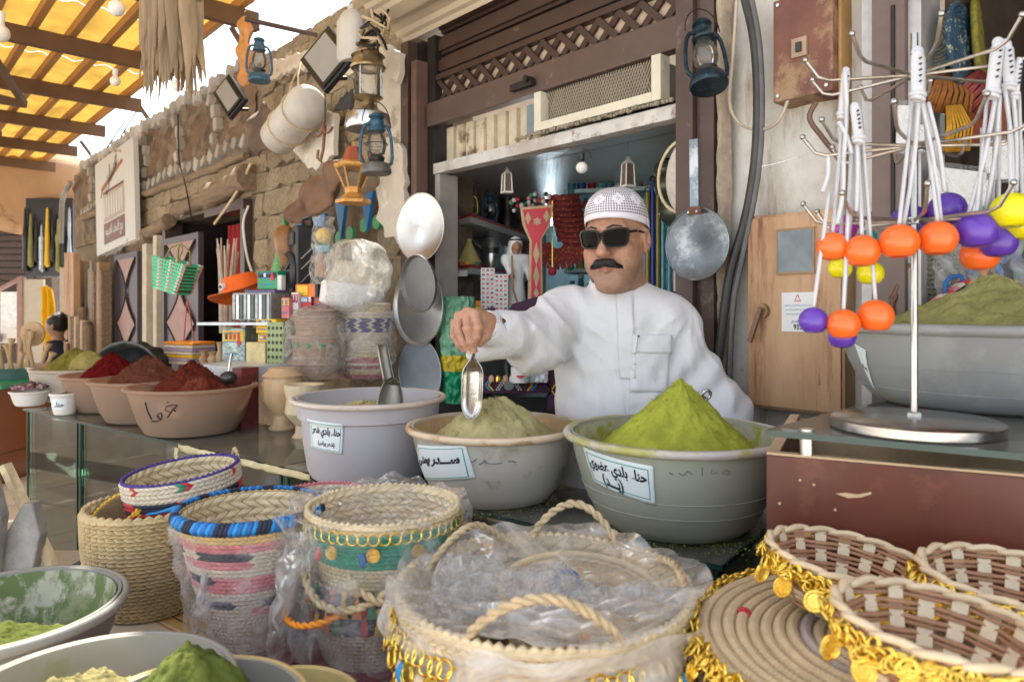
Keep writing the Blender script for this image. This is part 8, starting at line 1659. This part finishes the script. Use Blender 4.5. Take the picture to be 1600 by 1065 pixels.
M_bm=mat('blue_flecked_yarn',(.015,.05,.09),.8,0,.6,60,.5,200,stain=((.35,.33,.22),50,.56)); M_gm=mat('grey_flecked_yarn',(.17,.18,.15),.8,0,.5,60,.5,200,stain=((.05,.14,.22),12,.5))
for a in (('grey flecked coiled mat on the upper left of the dark stall',1455,62,1.75,.075,M_gm,(1.35,-.3,-.3)),('blue coiled mat standing edge-on right of the grey one',1505,75,1.72,.11,M_bm,(1.5,-.5,.75)),('yellow edged dark mat behind the blue one',1530,80,1.8,.13,mat('olive_yarn',(.18,.16,.02),.8,0,.5,60),(1.5,-.5,.95))): ring_mat(*a)
def skein(label,u,v,d,w,h,m,rot=0,n=14):
    t=thing('yarn_skein',label,'yarn skein',Mx(P(u,v,d),0,0,rot),'yarn skeins in the dark stall'); k=d/F
    for i in range(n): 
        x=(i/(n-1)-.5)*w*k; MB().tube([(x*.6,0,0),(x+.003*math.sin(i*3),-.02*math.cos(x*20),-h*k*.5),(x*1.15,0,-h*k)],w*k/n*.75,5).build('yarn_strand',m,t,smooth=180)
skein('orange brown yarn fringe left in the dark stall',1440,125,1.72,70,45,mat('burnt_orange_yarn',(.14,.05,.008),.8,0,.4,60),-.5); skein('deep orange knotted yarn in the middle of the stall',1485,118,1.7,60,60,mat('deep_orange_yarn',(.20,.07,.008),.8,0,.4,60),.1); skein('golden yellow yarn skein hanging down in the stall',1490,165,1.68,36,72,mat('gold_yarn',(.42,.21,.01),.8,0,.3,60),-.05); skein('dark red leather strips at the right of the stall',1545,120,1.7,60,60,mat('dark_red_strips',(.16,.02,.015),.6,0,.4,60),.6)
t=thing('rust_panel','rust red cloth panel hanging behind the yellow skein','cloth',P(1535,175,1.78)); MB().box(-.05,.06,0,.01,-.08,.03).build('cloth_panel',mat('rust_red_cloth',(.22,.05,.02),.8,0,.2),t)
for i,(u,v,w,h,r) in enumerate(((1418,200,30,70,.05),(1500,300,95,70,.12),(1440,215,28,40,-.1),(1570,250,60,60,-.05))):
    t=thing('white_card',['narrow white hang tag at the left of the ball cords','large white packet in clear film behind the balls','small hang tag beside the pole','white film packet at the right edge'][i],'card',Mx(P(u,v,1.65),0,0,r),'white cards and packets behind the balls'); k=1.65/F; MB().box(-w*k/2,w*k/2,0,.006,-h*k/2,h*k/2).build('card_sheet',M_paper,t); MB().grid(lambda a,b:((a-.5)*w*k*1.15,-.006-.003*nz(a*9,b*8),(b-.5)*h*k*1.2),10,10).build('clear_sleeve',M_film,t,smooth=180)
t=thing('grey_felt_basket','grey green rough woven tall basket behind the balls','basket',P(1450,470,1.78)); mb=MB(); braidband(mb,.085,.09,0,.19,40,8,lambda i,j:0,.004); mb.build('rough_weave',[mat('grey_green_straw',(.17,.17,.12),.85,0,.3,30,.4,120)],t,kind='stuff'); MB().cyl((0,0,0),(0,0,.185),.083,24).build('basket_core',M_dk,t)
t=thing('handled_basket','basket with dark twisted cane handle and red white woven band, behind the grey tub','basket',P(1490,505,1.68)); pts=[(-.14*math.cos(a),0.02,.19*math.sin(a)-.0) for a in np.linspace(.0,PI,20)]
mb=MB(); rope(mb,pts,.009,8,3,6); mb.build('cane_handle',mat('glossy_brown_cane',(.14,.05,.02),.35,0,.3,30),t,smooth=180)
for i in range(12): MB().bar((-.14+i*.0125,-.03,.0+.0085*i),(-.128+i*.0125,-.03,.008+.0085*i),.03,.006,up=(0,0,1)).build('band_block',[M_pink,M_cream,M_red][i%3],t)
MB().tube([(-.15,-.045,-.012),(.0,-.045,.085)],.006,6).build('black_edging',M_ink,t); MB().tube([(-.15,-.05,-.03),(.0,-.05,.068)],.006,6).build('cream_edging',M_cream,t); MB().lathe([(.001,-.08),(.12,-.08),(.14,-.0)],30).build('basket_bowl',M_straw,t); mb=MB(); mb.tube(smooth_pts([(-.04,-.03,.05),(-.035,-.03,.10),(-.0,-.03,.11),(-.0,-.03,.07)],4),.005,6); mb.build('blue_yarn_loop',M_blue,t,smooth=180)
t=thing('tassel_cloth','cloth covered in multicoloured yarn tassels in clear film at the right edge','textile',P(1560,470,1.72)); q=random.Random(8)
MB().box(-.16,.16,.0,.02,-.05,.17).build('dark_cloth',M_navy,t)
for i in range(9):
    for j in range(6):
        x=-.15+i*.036+q.uniform(-.005,.005); z=-.02+j*.032+q.uniform(-.004,.004); m=q.choice([M_red,M_yel,M_green,M_blue,M_orange,M_lbl,M_cream]); MB().tube([(x,-.012,z+.012),(x+q.uniform(-.004,.004),-.02,z),(x+q.uniform(-.008,.008),-.014,z-.016)],[.004,.009,.011],6).build('yarn_tassel',m,t,smooth=180)
MB().grid(lambda a,b:((a-.5)*.36,-.04-.01*nz(a*14,b*11),-.06+.25*b),24,18).build('clear_sleeve',M_film2,t,smooth=180)
for i,(x,a,h) in enumerate(((1395,.05,.33),(1405,-.25,.25),(1415,.0,.33),(1400,.4,.2),(1388,0.,.3))): t=thing('wooden_stick',['brown stick','slanting brown stick','wide plain stick','strongly slanting stick','thin dark stick'][i]+' standing in the dark gap left of the grey basket','stick',P(x,505,1.85),'sticks in the dark gap'); MB().bar((0,0,0),(h*math.sin(a),0,h*math.cos(a)),.014+.004*(i%2),.01).build('stick',M_wood if i!=4 else M_dk,t)
for i,u in enumerate((1402,1412,1395)): t=thing('hanging_rod',['steel rod hanging in the stall, left','steel rod hanging in the stall, right','dark rod hanging beside the stall edge'][i],'rod',P(u,300,1.7),'steel rods in the stall'); MB().cyl((0,0,-.15),(0,0,.45),.005,8).build('rod',M_steel if i<2 else M_iron,t)
for i,(u,v) in enumerate(((1400,120),(1410,150),(1395,175))): t=thing('pale_shell_bundle',['upper','middle','lower'][i]+' pale crumpled bundle at the left of the dark stall','bundle',P(u,v,1.72)); MB().sphere((0,0,0),.022,10,7,(1,.7,1.3)).build('bundle_body',mat('dusty_olive_cloth',(.20,.17,.11),.9,0,.4,20,.8,40),t,smooth=180)
# ------------------------------------------------------------ spilled powder on the counter
def spill(label,cx,cy,r,n,m,seed,z):
    q=random.Random(seed); mb=MB()
    for i in range(n):
        a=q.uniform(0,2*PI); d=r*(.62+abs(q.gauss(0,.22))); x=d*math.cos(a); y=d*math.sin(a); s=q.uniform(.0006,.0022)
        mb.add([(x-s,y,0),(x,y-s,0),(x+s,y,0),(x,y+s,0),(x,y,s*.9)],[(0,1,4),(1,2,4),(2,3,4),(3,0,4)])
    o=mb.build('spilled_powder',m,M=Matrix.Translation((cx,cy,z)),label=label,cat='powder',kind='stuff')
spill('bright green dust spilled on the glass around the henna tub',.36,1.55,.22,900,M_hen,1,ZC+.0006)
spill('grey green dust spilled on the glass around the middle tub',-.045,1.78,.20,800,M_sid,2,ZC+.0006)
